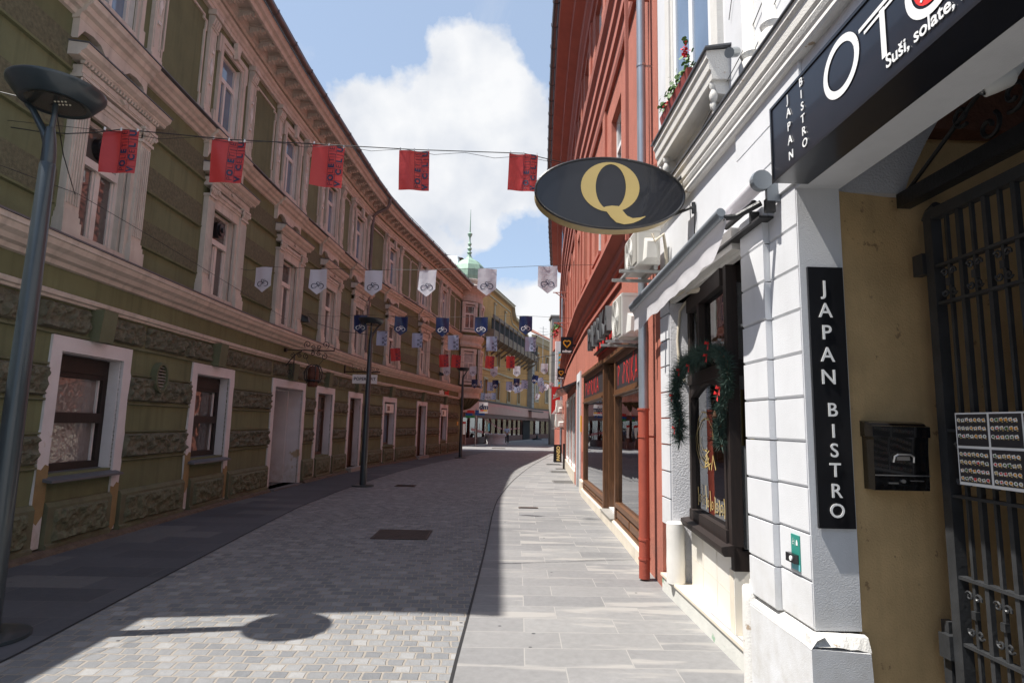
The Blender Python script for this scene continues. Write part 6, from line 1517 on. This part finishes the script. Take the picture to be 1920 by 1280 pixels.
# --- shop arcade at the foot of both
SFa = Fac([YA+Vector((-.2, -.12)), YB, Y2B], 0, 1); LT = SFa.S[-1]
DMS = thing('glazed_corner_shop', 'long corner shop with peach fascia, maroon frames and tall windows closing the street', 'shop', (0, 50, 0))
m_ = MB(SFa); m_.sweep([(.1, 3.28), (.9, 3.30), (.92, 3.42), (.1, 3.5)], 0, LT); m_.build('canopy_edge', 'slate', DMS)
m_ = MB(SFa); m_.box(0, LT, .1, .85, 2.38, 3.28, 2); m_.build('fascia', 'fascia', DMS)
m_ = MB(); 
fr_s = lambda u, z: SFa.map(u, .856, z)
for (u0, u1, a_, ph) in ((5.5, 20, .12, 0), (29, 44, .16, 1.2)):
    n = 30; vs = []
    for i in range(n+1):
        u = u0+(u1-u0)*i/n; zc = 2.95+.2*math.sin((u-u0)/(u1-u0)*4+ph); hh = a_*math.sin(math.pi*i/n)+.01; vs += [fr_s(u, zc-hh), fr_s(u, min(zc+hh, 3.26))]
    m_.add(vs, [(2*i, 2*i+1, 2*i+3, 2*i+2) for i in range(n)], raw=True)
m_.build('fascia_swirl', 'fascia2', DMS)
m_ = MB(SFa); m_.box(0, LT, .12, .7, 2.05, 2.379, 2); m_.box(0, LT, 0, .14, 0, .52, 2); m_.build('maroon_band', 'maroon', DMS)
m_ = MB(SFa); k = 0
posts_ = []
while k < LT: posts_.append(k); k += 2.1
for k in posts_:
    if 23.4 < k < 27.2: continue
    m_.box(k, k+.10, 0, .16, .52, 2.05)
m_.build('mullion', 'maroon', DMS)
m_ = MB(SFa); m_.box(0, 23.8, .04, .05, .52, 2.05, 2); m_.box(27, LT, .04, .05, .52, 2.05, 2); m_.build('pane', 'panedark', DMS)
m_ = MB(SFa); m_.box(0, LT, -2.5, -2.4, 0, 3.2, 2); m_.box(23.8, 27, -.6, -.5, 0, 2.4); m_.build('back_wall', 'stone', DMS)
m_ = MB(SFa); m_.box(27.6, 42, -.35, -.3, .55, 2.0, 2); m_.box(.3, 3.6, -.35, -.3, .55, 2.0, 2); m_.build('blind', 'creamblind', DMS)
m_ = MB(SFa); m_.box(23.6, 27.2, .0, .2, 0, .0+2.4); m_.build('entrance', 'darkin', DMS)
m_ = MB(SFa); m_.box(23.4, 29.0, .86, 1.15, 2.35, 3.0); m_.build('porch_sign', 'fascia', DMS)
m_ = MB(SFa); m_.box(23.0, 29.2, .86, 1.2, 3.0, 3.12); m_.build('porch_top', 'slate', DMS)
sw = MB()
for (pts, wd) in (([(9.0, 1.98), (11, 1.65), (13, 1.3), (15.5, 1.1), (18, 1.12), (22.5, 1.2)], .14), ([(5.0, 1.15), (7, 1.0), (9.5, .8), (12, .6)], .2)): sw.ribbon(pts, wd, lambda a, b, c=0.: SFa.map(a, .056, b), 0)
for (u, z0, z1) in ((6.3, .7, 1.6), (7.3, .7, 1.6)): sw.ribbon([(u, z0), (u, z1)], .06, lambda a, b, c=0.: SFa.map(a, .057, b), 0)
sw.build('window_swirl', 'fascia2', DMS)
m_ = MB(); m_.flat([(9.9, .98), (10.7, .98), (10.8, 1.5), (10.5, 1.65), (10.1, 1.65), (9.8, 1.5)], lambda a, b, c=0.: SFa.map(a, .057, b), 0); m_.build('window_figure', 'aqua', DMS)  # flat aqua shape standing in for a display figure behind the glass
# dm sign
a, b = ony(898, 774, 43.0), ony(915, 754, 43.0)
DM = thing('chemist_sign', 'white square sign with two navy letters and a red and yellow underline', 'shop sign', (a.x, 43, a.z))
m_ = MB(); m_.box(a.x, b.x, 43, 43.2, a.z, b.z); m_.build('panel', 'letter', DM)
fr_ = frame(((a.x+b.x)/2, 42.99, (a.z+b.z)/2), (1, 0, 0), Zv); m_ = MB(); m_.text('dm', .50, fr_, 0, .04, ext=.01, bold=.018, shear=.2); m_.build('lettering', 'ink', DM)
m_ = MB(); m_.flat([(-.24, -.24), (.0, -.24), (.02, -.16), (-.22, -.16)], fr_, .01); m_.build('red_stroke', 'redletter', DM); m_ = MB(); m_.flat([(0, -.24), (.26, -.24), (.28, -.16), (.02, -.16)], fr_, .01); m_.build('yellow_stroke', 'yellowp', DM)
# street direction boards on a pole
g_ = gnd(891, 836); yp = g_.y
DB = thing('direction_boards', 'blue, red and green direction boards on a thin grey pole', 'sign', (g_.x, yp, 0))
m_ = MB(); m_.tube([(g_.x, yp, 0), (g_.x, yp, 2.7)], .04, 8); m_.build('pole', 'galv', DB)
def brd(px0, px1, py0, py1, mt_, nm):
    a, b = ony(px0, py1, yp), ony(px1, py0, yp); m_ = MB(); m_.box(a.x, b.x, yp-.06, yp-.04, a.z, b.z); return m_.build(nm, mt_, DB)
brd(873, 890, 769, 774, 'redboard', 'board'); brd(873, 886, 774, 778.5, 'blueboard', 'board'); brd(873, 890, 779, 783, 'greenboard', 'board'); brd(891, 909, 769, 773, 'blueboard', 'board'); brd(891, 909, 773.6, 778, 'blueboard', 'board')
# info column at the green corner
g2 = gnd(871, 836)
IC = thing('info_column', 'red topped white information column beside the green corner', 'info stand', (g2.x, g2.y, 0))
def ibx(px0, px1, py0, py1, mt_, nm):
    a, b = ony(px0, py1, g2.y), ony(px1, py0, g2.y); m_ = MB(); m_.box(a.x, b.x, g2.y, g2.y+.25, a.z, b.z); m_.build(nm, mt_, IC)
ibx(866.5, 873.5, 790, 794, 'redboard', 'header'); ibx(866.5, 873, 794, 814, 'letter', 'panel'); ibx(866.5, 872, 814, 832, 'maroon', 'foot'); ibx(872.2, 873.2, 794, 836, 'fascia', 'side_post')
# well / fountain
g_ = gnd(928, 832); WL = thing('stone_well', 'round pale granite well standing in the square', 'well', (g_.x, g_.y, 0))
sc_ = g_.y/FPX
m_ = MB(); m_.lathe([(0, 0), (22*sc_, 0), (22*sc_, .07), (19.5*sc_, .08), (19*sc_, .12), (18.6*sc_, .62), (0, .62)], (g_.x, g_.y, 0), 40); m_.build('basin', 'well', WL, smooth=True)
m_ = MB(); m_.lathe([(18.5*sc_, .62), (20.5*sc_, .63), (20.8*sc_, .80), (20*sc_, .82), (16*sc_, .82), (15*sc_, .7), (0, .7)], (g_.x, g_.y, 0), 40); m_.build('rim', 'well', WL, smooth=True)
# black umbrella base-like planter foot left of the right windows
g3 = gnd(1007, 824)
m_ = MB(); m_.lathe([(0, 0), (.55, 0), (.5, .12), (.12, .2), (.08, .5), (0, .5)], (g3.x, g3.y, 0), 12); tag(m_.build('parasol_foot', 'iron', None), 'low dark parasol foot on the paving before the right shop windows', 'parasol base')
# ================================================================ STREET LAMPS
def make_lamp(x, y, lab, rz=0.):
    o = thing('street_lamp', lab, 'street lamp', (x, y, 0), 'saucer lamps along the left footpath')
    m_ = MB(); m_.tube([(x, y, .02), (x, y, 1.2), (x, y, 3.55), (x, y, 3.56)], [.085, .075, .055, .05], 20); m_.build('pole', 'pole', o, smooth=True)
    m_ = MB(); m_.lathe([(0, 0), (.27, 0), (.27, .025), (.24, .03), (.09, .035)], (x, y, .002), 28); m_.build('base_plate', 'pole', o, smooth=True)
    m_ = MB(); m_.tube([(x, y, 3.50), (x, y, 3.62), (x-.01, y, 3.76), (x-.015, y, 3.86)], [.052, .05, .045, .03], 14)
    m_.tube([(x-.012, y, 3.70), (x-.06, y, 3.82), (x-.17, y, 4.0), (x-.225, y, 4.06)], [.036, .03, .024, .022], 10)
    m_.tube([(x-.01, y, 3.80), (x+.0, y, 3.95), (x+.0, y, 4.062)], [.024, .02, .02], 10)
    m_.build('fork', 'pole', o, smooth=True)
    m_ = MB(); m_.lathe([(.0, 4.065), (.215, 4.065), (.235, 4.055), (.25, 4.06), (.33, 4.165), (.335, 4.18), (.335, 4.19), (.325, 4.19), (.28, 4.14), (0, 4.12)], (x, y, 0), 48); m_.build('dish', 'pole', o, smooth=True)
    m_ = MB(); m_.lathe([(0, 4.060), (.19, 4.060), (.205, 4.064)], (x, y, 0), 32); m_.build('lens', 'lens', o)
    m_ = MB()
    for i in range(4):
        for j in range(2): m_.lathe([(0, 4.052), (.006, 4.053), (.008, 4.059)], (x+.03+i*.028, y-.05+j*.05, 0), 8)
    m_.build('led', 'led', o)
    return o
LP0 = make_lamp(-3.62, 4.62, 'nearest saucer lamp, tall and cut by the left edge of the picture')
g_ = gnd(680, 911); l2_ = copytree(LP0, 'middle saucer lamp standing in front of the white hanging board', loc=(g_.x, g_.y, 0), rot=(0, 0, math.radians(200)))
g_ = gnd(863, 858); l3_ = copytree(LP0, 'farthest saucer lamp beside the far end of the green townhouse', loc=(g_.x, g_.y, 0), rot=(0, 0, math.radians(160)))
# ================================================================ FLAG STRINGS
KV = [0.]
def fold(a, b, k=0.):
    k += KV[0]; return .011*math.sin(a*22+k*1.7+b*2)+.012*math.sin(a*9+b*7+k*2)+.02*(b/.5)**2*math.sin(k*3+a*5)
def flag_rect(name, mat, ink, faint, lab, grp, clips=True):
    o = thing(name, lab, 'flag', (0, 0, 0), grp); W_, H_ = .37, .5
    fr = lambda a, b, c=0.: Vector((a, -c-fold(a, b)-.0, b))
    m_ = MB(); nx, nz = 14, 8; vs = []; fs = []
    for j in range(nz+1):
        for i in range(nx+1): vs.append(fr(-W_/2+W_*i/nx, -H_*j/nz-.01, 0))
    for j in range(nz):
        for i in range(nx): a = j*(nx+1)+i; fs.append((a, a+1, a+nx+2, a+nx+1))
    m_.add(vs, fs); m_.build('cloth', mat, o, smooth=True)
    A, B = MB(), MB(); cw = .088; x0 = W_/2-2*cw-.004; hh = (H_-.01)/7
    rows = [('POLETJE', x0+cw*.5), ('V CELJU', x0+cw*1.5)]; bold = {('POLETJE', 1), ('POLETJE', 3), ('V CELJU', 0), ('V CELJU', 2), ('V CELJU', 4), ('V CELJU', 6)}
    for word, cx in rows:
        for k, ch in enumerate(word):
            zc = -H_+.0+hh*(k+.5)
            T = A if (word, k) in bold else B
            if ch != ' ': T.text(ch, .088 if T is A else .085, fr, cx, zc, ext=.0, t=.006, rot=math.pi/2, bold=.005 if T is A else .0)
    for k in range(1, 7): B.ribbon([(x0+cw*2*i/6, -H_+hh*k) for i in range(7)], .004, fr, .005)
    for c_ in (0, 1): B.ribbon([(x0+cw*c_, -.015-(H_-.02)*i/8) for i in range(9)], .004, fr, .005)
    A.build('print', ink, o); B.build('faint_print', faint, o)
    if clips:
        c_ = MB()
        for a in (-.17, 0., .17): c_.box(a-.006, a+.006, -.012, .012, -.02, .016)
        c_.build('clip', 'clip', o)
    return o
def flag_pennant(name, mat, ink, lab, grp):
    o = thing(name, lab, 'pennant', (0, 0, 0), grp); W_, H_ = .335, .5
    fr = lambda a, b, c=0.: Vector((a, -c-fold(a, b, 1.), b))
    m_ = MB(); nx, nz = 12, 8; vs = []; fs = []
    for j in range(nz+1):
        for i in range(nx+1):
            a = -W_/2+W_*i/nx; hb = H_-.13*abs(a)/(W_/2); vs.append(fr(a, -.01-(hb-.01)*j/nz))
    for j in range(nz):
        for i in range(nx): a = j*(nx+1)+i; fs.append((a, a+1, a+nx+2, a+nx+1))
    m_.add(vs, fs); m_.build('cloth', mat, o, smooth=True)
    L = MB(); cy = -.315
    for cx, r_, a0_, a1_ in ((-.062, .046, .6, 5.6), (.062, .046, -2.2, 3.6)):
        pts = [(cx+r_*math.cos(a0_+(a1_-a0_)*k/22)*1.05, cy-.02+r_*math.sin(a0_+(a1_-a0_)*k/22)) for k in range(23)]; L.ribbon(pts, [.006+.010*math.sin(math.pi*k/22) for k in range(23)], fr, .006)
    L.ribbon([(-.06, cy-.03), (-.03, cy-.035), (0, cy-.01), (.0, cy+.012), (-.022, cy+.025), (-.03, cy+.045), (-.01, cy+.062), (.02, cy+.055)], [.006, .012, .017, .018, .018, .016, .013, .006], fr, .0062)
    L.ribbon([(.025, cy+.02), (.02, cy+.045), (.04, cy+.058), (.07, cy+.05)], [.006, .010, .010, .005], fr, .0062)
    L.ribbon([(.0, cy-.005), (.03, cy-.012), (.06, cy-.02)], [.009, .008, .005], fr, .0062)
    L.build('cyclist_logo', ink, o)
    return o
PR_ = {}
def proto(kind, var=0):
    key = kind
    if (kind, var) in PR_: return PR_[(kind, var)], False
    KV[0] = var*1.9
    if True:
        PR_[(kind, var)] = PR_[kind] = {'red': lambda: flag_rect('red_flag', 'flagred', 'ink', 'inkfaint', '', ''), 'pale': lambda: flag_rect('pale_flag', 'flagblue', 'ink', 'inkfaint2', '', '', False),
                     'white': lambda: flag_pennant('white_pennant', 'flagwhite', 'ink', '', ''), 'navy': lambda: flag_pennant('navy_pennant', 'flagnavy', 'inkwhite', '', '')}[kind]()
        return PR_[kind], True
MT['inkfaint2'] = M('grey_blue_print', (.30, .36, .50), .5, .05)
ORD = ['leftmost', 'second from left', 'third from left', 'fourth from left', 'fifth from left', 'rightmost', 'seventh']
def wire(P, r=.004, lab=None, name='cable'):
    m_ = MB(); m_.tube(P, r, 5); o = m_.build(name, 'cable', None); return tag(o, lab, 'cable', 'cables strung across the street')
def string(kind, items, yL, yR, adj, desc, tail_l, tail_r, where, r=.004, tilt=None):
    """items: (px centre, px top); depth runs yL..yR over the row"""
    n = len(items); pts = []; x0_, x1_ = items[0][0], items[-1][0]
    for i, (px, py) in enumerate(items):
        y = yL+(yR-yL)*(px-x0_)/max(1, (x1_-x0_)); pts.append(ony(px, py, y))
    for i, p in enumerate(pts):
        o, first = proto(kind, i % 4)
        nm = ORD[i] if i < n-1 else 'rightmost'
        lab = '%s %s, %s' % (adj, where, nm)
        if not first: o = copytree(o)
        o.location = p; o['label'] = lab; o['group'] = desc; o['category'] = 'flag' if kind in ('red', 'pale') else 'pennant'
        o.rotation_euler = (random.uniform(-.06, .06), (tilt[i] if tilt else random.uniform(-.03, .03)), math.atan2(pts[-1].y-pts[0].y, pts[-1].x-pts[0].x)*.6+random.uniform(-.12, .12))
    # cable: through the tops, on to both walls
    d = (pts[1]-pts[0]) if n > 1 else Vector((1, 0, 0)); e = (pts[-1]-pts[-2]) if n > 1 else d
    A_, B_ = Vector(tail_l), Vector(tail_r)
    P = [A_]+[A_.lerp(pts[0], k/4)-Vector((0, 0, .10*math.sin(math.pi*k/4)*.6)) for k in range(1, 4)]
    for i in range(n):
        P.append(pts[i]+Vector((0, 0, .002)))
        if i < n-1: P.append((pts[i]+pts[i+1])/2+Vector((0, 0, .002)))
    P += [pts[-1].lerp(B_, k/3) for k in (1, 2)]+[B_]
    wire(P, r, 'thin cable carrying '+where.replace('on the', 'the').replace('row', 'row of flags') )
    return pts
def wl_(s, z, d=.05): return LF.map(s, d, z)
def wr_(s, z, d=.05): return RF.map(s, d, z)
ps = string('red', [(228, 243), (430, 262), (617, 272), (777, 281), (982, 288)], 6.35, 7.35, 'red poster flag', 'red flags on the nearest cable', wl_(6.05, 4.55), wr_(7.9, 5.0), 'on the nearest row', .006)
# loose second strand with small hooks on the nearest cable
P = [wl_(6.0, 4.6)]+[p+Vector((.0, .01, -.03-.05*(i % 2))) for i, p in enumerate([ps[0].lerp(ps[-1], k/12) for k in range(13)])]+[wr_(7.9, 4.98)]
wire(P, .003, 'second loose strand sagging along the nearest row of red flags')
string('white', [(495, 500), (598, 504), (701, 506), (803, 506), (914, 503), (1027, 498)], 11.3, 10.2, 'white cyclist pennant', 'white pennants on the second cable', wl_(11.6, 4.5), wr_(10.6, 4.5), 'on the second row')
string('navy', [(676, 590), (753, 593), (830, 595), (903, 594), (986, 592)], 15.4, 15.2, 'navy cyclist pennant', 'navy pennants on the third cable', wl_(15.4, 4.3), wr_(15.4, 4.35), 'on the third row')
string('pale', [(717, 620), (783, 624), (850, 628), (922, 630), (995, 631)], 20.5, 20.5, 'pale blue poster flag', 'pale blue flags on the fourth cable', wl_(20.6, 4.6), wr_(20.5, 4.75, .5), 'on the fourth row')
string('red', [(741, 652), (832, 664), (856, 665), (919, 667), (957, 667)], 23.2, 24.8, 'small distant red flag', 'red flags on the fifth cable', wl_(23.0, 4.7), wr_(25.3, 4.6), 'on the fifth row', tilt=[-.1, -.06, .04, .03, -.02])
string('white', [(838, 685), (887, 686), (926, 687), (969, 686), (1021, 681)], 28.6, 27.4, 'small distant white pennant', 'white pennants on the sixth cable', wl_(28.9, 4.4), wr_(27.6, 4.6), 'on the sixth row')
string('navy', [(890, 711), (929, 712), (969, 709), (1005, 703)], 33.5, 33.0, 'tiny distant navy pennant', 'navy pennants on the seventh cable', wl_(34.0, 4.2), wr_(33.0, 4.5), 'on the seventh row', tilt=[0, 0, .05, .25])
string('pale', [(866, 711), (898, 713), (920, 716), (955, 715), (984, 712), (1012, 708)], 35.0, 34.6, 'tiny distant pale flag', 'pale flags on the eighth cable', wl_(34.9, 4.2), wr_(34.6, 4.5), 'on the eighth row', tilt=[.3, 0, .04, 0, .05, -.2])
farf = [(906, 736, 44), (913, 737, 44), (919, 737, 44), (925, 736, 44.5), (954, 721, 40), (961, 720, 40), (968, 722, 40), (976, 720, 40), (1010, 738, 46), (1019, 722, 42), (1027, 720, 42), (1035, 717, 42)]
W12 = ['left bundle at far left', 'left bundle, second', 'left bundle, third', 'left bundle at its right end', 'middle bundle at its left end', 'middle bundle, second', 'middle bundle, third', 'middle bundle at its right end', 'hanging alone above the shop porch', 'right bundle at its left end', 'right bundle, in its middle', 'right bundle nearest the red banner']
for i, (px, py, y) in enumerate(farf):
    o = copytree(PR_['white'] if i % 3 else PR_['pale']); o.location = ony(px, py, y); o['label'] = 'tiny blown flag in the farthest row, '+W12[i]; o['group'] = 'blown flags at the far end of the street'; o['category'] = 'flag'; o.rotation_euler = (0, random.uniform(.2, .6) if i > 7 else random.uniform(-.3, .3), random.uniform(-.6, .6))
for k, (s_, z_, s2, z2) in enumerate(((37, 4.6, 37, 4.4), (33.5, 5.0, 36, 4.6))):
    a, b = LF.map(min(s_, 34.8), .1, z_), RF.map(s2, .1, z2); wire([a]+[a.lerp(b, t/6)-Vector((0, 0, .25*math.sin(math.pi*t/6))) for t in range(1, 6)]+[b], .006, ['slack cable across the far end of the street', 'slack cable just before the far corner'][k])
wire([wl_(15.1, 4.2, .2), wl_(15.9, 4.13, .15), wl_(17.2, 4.12, .4), Vector((-3.75, 17.2, 4.05)), l2_.location+Vector((0, 0, 4.1))], .008, 'black feed cable from the wall floodlight to the middle lamp')
wire([Vector((-5.2, 3.2, 4.35)), Vector((-4.4, 4.7, 4.25)), Vector((-3.62, 4.62, 4.05)), Vector((-4.1, 5.4, 3.98)), wl_(7.0, 4.2, .1)], .005, 'black feed cable looping past the nearest lamp head')
wire([wl_(5.2, 4.0, .08), wl_(7.0, 4.2, .14), wl_(8.6, 4.16, .14), wl_(10.5, 4.1, .12), wl_(13.9, 3.9, .14)], .004, 'thin cable running along the sills of the green townhouse')
# ================================================================ WALL FITTINGS ON THE LEFT
def floodlight(s_, z_, lab):
    p = LF.map(s_, 0, z_); t, n_ = LF.dirs(s_); o = thing('floodlight', lab, 'floodlight', tuple(p), 'black floodlights on the green townhouse')
    F_ = Loc(Vector((p.x, p.y, 0)), t, n_); m_ = MB(F_); m_.loft([(-.10, .06, z_-.09), (.10, .06, z_-.09), (.10, .06, z_+.1), (-.10, .06, z_+.1)], [(-.05, .26, z_-.1), (.05, .26, z_-.1), (.07, .24, z_+.02), (-.07, .24, z_+.02)]); m_.build('lamp_body', 'iron', o)
    m_ = MB(F_); m_.box(-.03, .03, 0, .07, z_-.03, z_+.03); m_.build('wall_bracket_arm', 'iron', o); return o
floodlight(15.05, 4.12, 'black floodlight between the third and fourth first-floor windows')
floodlight(30.1, 4.0, 'small black floodlight left of the last first-floor window near the far lamp')
# wrought-iron crown sign
t, n_ = LF.dirs(14.28); p0 = LF.map(14.28, 0, 0); fr = lambda a, b, c=0.: p0+n_*a+Zv*b+t*c
CS = thing('crown_sign', 'black wrought iron bracket with a hanging rusty crown over the white doorway', 'shop sign', tuple(p0+Zv*3))
m_ = MB()
def sc_tube(mb, pts, r): mb.tube([fr(a, b) for a, b in pts], r, 6, raw=True)
sc_tube(m_, [(0, 3.22), (1.2, 3.22)], .014); sc_tube(m_, [(1.19, 3.22), (1.19, 3.29)], .012)
m_.tube([fr(0, 3.22), fr(.07, 3.22)], .05, 10, raw=True)
sc_tube(m_, [(.05, 2.82), (.16, 2.98), (.28, 3.12), (.42, 3.2)], .013); sc_tube(m_, [(.25, 3.12), (.25, 2.62)], .013)
m_.build('arm', 'iron', CS)
m_ = MB()
for (cx, cy, r_, st, dn) in ((.55, 3.36, .09, -2.2, -1), (.98, 3.36, .09, -1, 1), (.68, 3.30, .06, -2, 1), (.83, 3.30, .06, -1.2, -1), (.68, 3.15, .06, 2, -1), (.83, 3.15, .06, 1.2, 1), (.53, 3.08, .075, 1.6, 1), (.96, 3.08, .08, 1.6, -1), (.38, 3.1, .06, 1.4, 1), (.2, 3.1, .06, 1.4, -1), (.17, 2.72, .06, 3, 1), (.17, 2.86, .05, 3, -1), (.18, 2.62, .07, 0, -1)):
    sc_tube(m_, scroll(cx, cy, r_, 1.35, st, dn, 16), .009)
m_.build('scroll_work', 'iron', CS)
m_ = MB(); sc_tube(m_, [(.54, 3.02), (.62, 2.86)], .005); sc_tube(m_, [(.95, 3.02), (.84, 2.86)], .005); m_.build('chain', 'iron', CS)
cc = p0+n_*.73; m_ = MB(); m_.lathe([(0, 2.36), (.10, 2.36), (.12, 2.40), (.11, 2.46), (.13, 2.60), (.12, 2.78), (.09, 2.84), (.03, 2.80)], (cc.x, cc.y, 0), 14); m_.build('crown_cap', 'ironrust', CS)
m_ = MB()
for k in range(6):
    a = k*math.pi/3; m_.tube([cc+Vector((r_*math.cos(a), r_*math.sin(a), z_)) for r_, z_ in ((.13, 2.46), (.20, 2.56), (.21, 2.70), (.15, 2.84), (.06, 2.88))], .014, 6)
m_.tube([cc+Vector((.17*math.cos(a/12*6.283), .17*math.sin(a/12*6.283), 2.5)) for a in range(13)], .022, 6)
m_.build('crown_band', 'iron', CS)
# POPER ART board
t, n_ = LF.dirs(18.82); p0 = LF.map(18.82, 0, 0); PA = thing('hanging_art_board', 'white hanging board with dark capitals under a black iron arm', 'shop sign', tuple(p0+Zv*3))
m_ = MB(); m_.tube([fr(0, 3.10), fr(1.15, 3.10)], .02, 6, raw=True)
F_ = Loc(Vector((p0.x, p0.y, 0)), t, n_); m2 = MB(F_); m2.box(-.03, .03, 0, .05, 3.05, 3.45); m2.build('wall_plate', 'iron', PA); m_.build('arm', 'iron', PA)
m_ = MB()
for (cx, r_, st, dn) in ((.2, .07, -1, 1), (.36, .08, -2, -1), (.52, .06, -1, 1), (.72, .08, -2, -1), (.9, .07, -1, 1), (1.05, .05, -2, 1)): sc_tube(m_, scroll(cx, 3.19, r_, 1.2, st, dn, 14), .006)
sc_tube(m_, [(.05, 3.42), (.25, 3.36), (.3, 3.12)], .006); m_.build('scroll_work', 'iron', PA)
fa_ = frame(p0+n_*.68+Zv*2.88-t*.02, n_, Zv)
m_ = MB(); m_.add([fa_(a, b, c) for c in (-.015, 0) for a, b in ((-.39, -.14), (.39, -.14), (.39, .14), (-.39, .14))], [(0, 1, 2, 3), (4, 5, 6, 7), (0, 1, 5, 4), (1, 2, 6, 5), (2, 3, 7, 6), (3, 0, 4, 7)], raw=True); m_.build('board', 'letter', PA)
m_ = MB(); m_.text('POPER ART', .135, fa_, 0, 0, ext=.004, bold=.001); m_.build('lettering', 'ink', PA)
m_ = MB(); m_.tube([fa_(-.25, .14), fa_(-.25, .22)], .004, 5, raw=True); m_.tube([fa_(.25, .14), fa_(.25, .22)], .004, 5, raw=True); m_.build('hanger', 'iron', PA)
m_ = MB(LF); m_.box(34.1, 34.35, .002, .03, 1.48, 1.68); tag(m_.build('yellow_plate', 'yellowp', None), 'small yellow plate near the far corner of the green townhouse', 'plate')
m_ = MB(LF); m_.box(21.15, 21.28, .0, .02, .7, 1.9); tag(m_.build('thin_wall_board', 'hose', None), 'thin upright pale board on the green wall behind the middle lamp', 'board')
# hanging shop lamp arm from the second yellow house side
a, b = ony(1045, 665, 40), ony(1003, 672, 40); m_ = MB(); m_.tube([a+Vector((.3, 0, .1)), a, a.lerp(b, .5)+Vector((0, 0, .05)), b], .03, 6); m_.tube([(b.x+p_[0]+.15, 40, b.z+p_[1]+.0) for p_ in scroll(0, 0, .22, 1.2, 2.5, 1, 14)], .02, 5)
tag(m_.build('curled_sign_arm', 'iron', None), 'long thin iron arm with a curl reaching left from the salmon house', 'bracket')
# ================================================================ PERSON by the well
g_ = ony(950.5, 815, gnd(928, 832).y+1.25); PX, PY = g_.x, g_.y
def skin(name, mat, pts, edges, rad, parent=None, loc=(0, 0, 0)):
    me = bpy.data.meshes.new(name); me.from_pydata(pts, edges, []); ob = bpy.data.objects.new(name, me); COL.objects.link(ob); me.materials.append(MT[mat])
    sk = ob.modifiers.new('skin', 'SKIN'); 
    for v, r_ in zip(me.skin_vertices[0].data, rad): v.radius = (r_, r_)
    me.skin_vertices[0].data[0].use_root = True
    ss = ob.modifiers.new('sub', 'SUBSURF'); ss.levels = 1; ss.render_levels = 2
    if parent is not None: ob.parent = parent
    else: ob.location = loc
    ob['_w'] = tuple(loc)
    if parent is None: ob.scale = (.88, .88, .86)
    return ob
J = [(0, 0, .93), (0, 0, 1.12), (0, .0, 1.32), (0, 0, 1.42), (0, -.01, 1.48), (0, -.02, 1.60), (0, -.01, 1.70),
     (.17, 0, 1.38), (.22, -.06, 1.12), (.12, -.26, 1.0), (.08, -.33, .99), (-.17, 0, 1.38), (-.22, -.06, 1.12), (-.12, -.26, 1.0), (-.08, -.33, .99),
     (.09, 0, .88), (.11, -.03, .48), (.12, .02, .08), (.13, -.12, .04), (-.09, 0, .88), (-.11, -.03, .48), (-.12, .02, .08), (-.13, -.12, .04)]
Ed = [(0, 1), (1, 2), (2, 3), (3, 4), (4, 5), (5, 6), (2, 7), (7, 8), (8, 9), (9, 10), (2, 11), (11, 12), (12, 13), (13, 14), (0, 15), (15, 16), (16, 17), (17, 18), (0, 19), (19, 20), (20, 21), (21, 22)]
Rd = [.13, .12, .13, .06, .055, .10, .07, .06, .045, .035, .03, .06, .045, .035, .03, .085, .06, .045, .035, .085, .06, .045, .035]
PE = skin('person', 'skin', J, Ed, Rd, None, (PX, PY, 0)); tag(PE, 'person in pale blue shirt and dark trousers standing behind the granite well', 'person')
shirt = skin('shirt', 'shirt', [(0, 0, .95), (0, 0, 1.12), (0, 0, 1.33), (0, 0, 1.43), (.17, 0, 1.38), (.22, -.06, 1.14), (-.17, 0, 1.38), (-.22, -.06, 1.14)], [(0, 1), (1, 2), (2, 3), (2, 4), (4, 5), (2, 6), (6, 7)], [.155, .145, .15, .075, .085, .07, .085, .07], PE)
trs = skin('trousers', 'trousers', [(0, 0, .96), (.09, 0, .86), (.11, -.03, .48), (.12, .02, .10), (-.09, 0, .86), (-.11, -.03, .48), (-.12, .02, .10)], [(0, 1), (1, 2), (2, 3), (0, 4), (4, 5), (5, 6)], [.15, .105, .08, .065, .105, .08, .065], PE)
hr_ = MB(); hr_.lathe([(0, 1.74), (.06, 1.73), (.10, 1.68), (.108, 1.62), (.09, 1.56), (0, 1.60)], (0, .015, 0), 14); hr_.v = [p for p in hr_.v]; h_ = hr_.build('hair', 'hair', PE, smooth=True, origin=(0, 0, 0))
for ob in list(COL.objects):
    if '_w' in ob: del ob['_w']
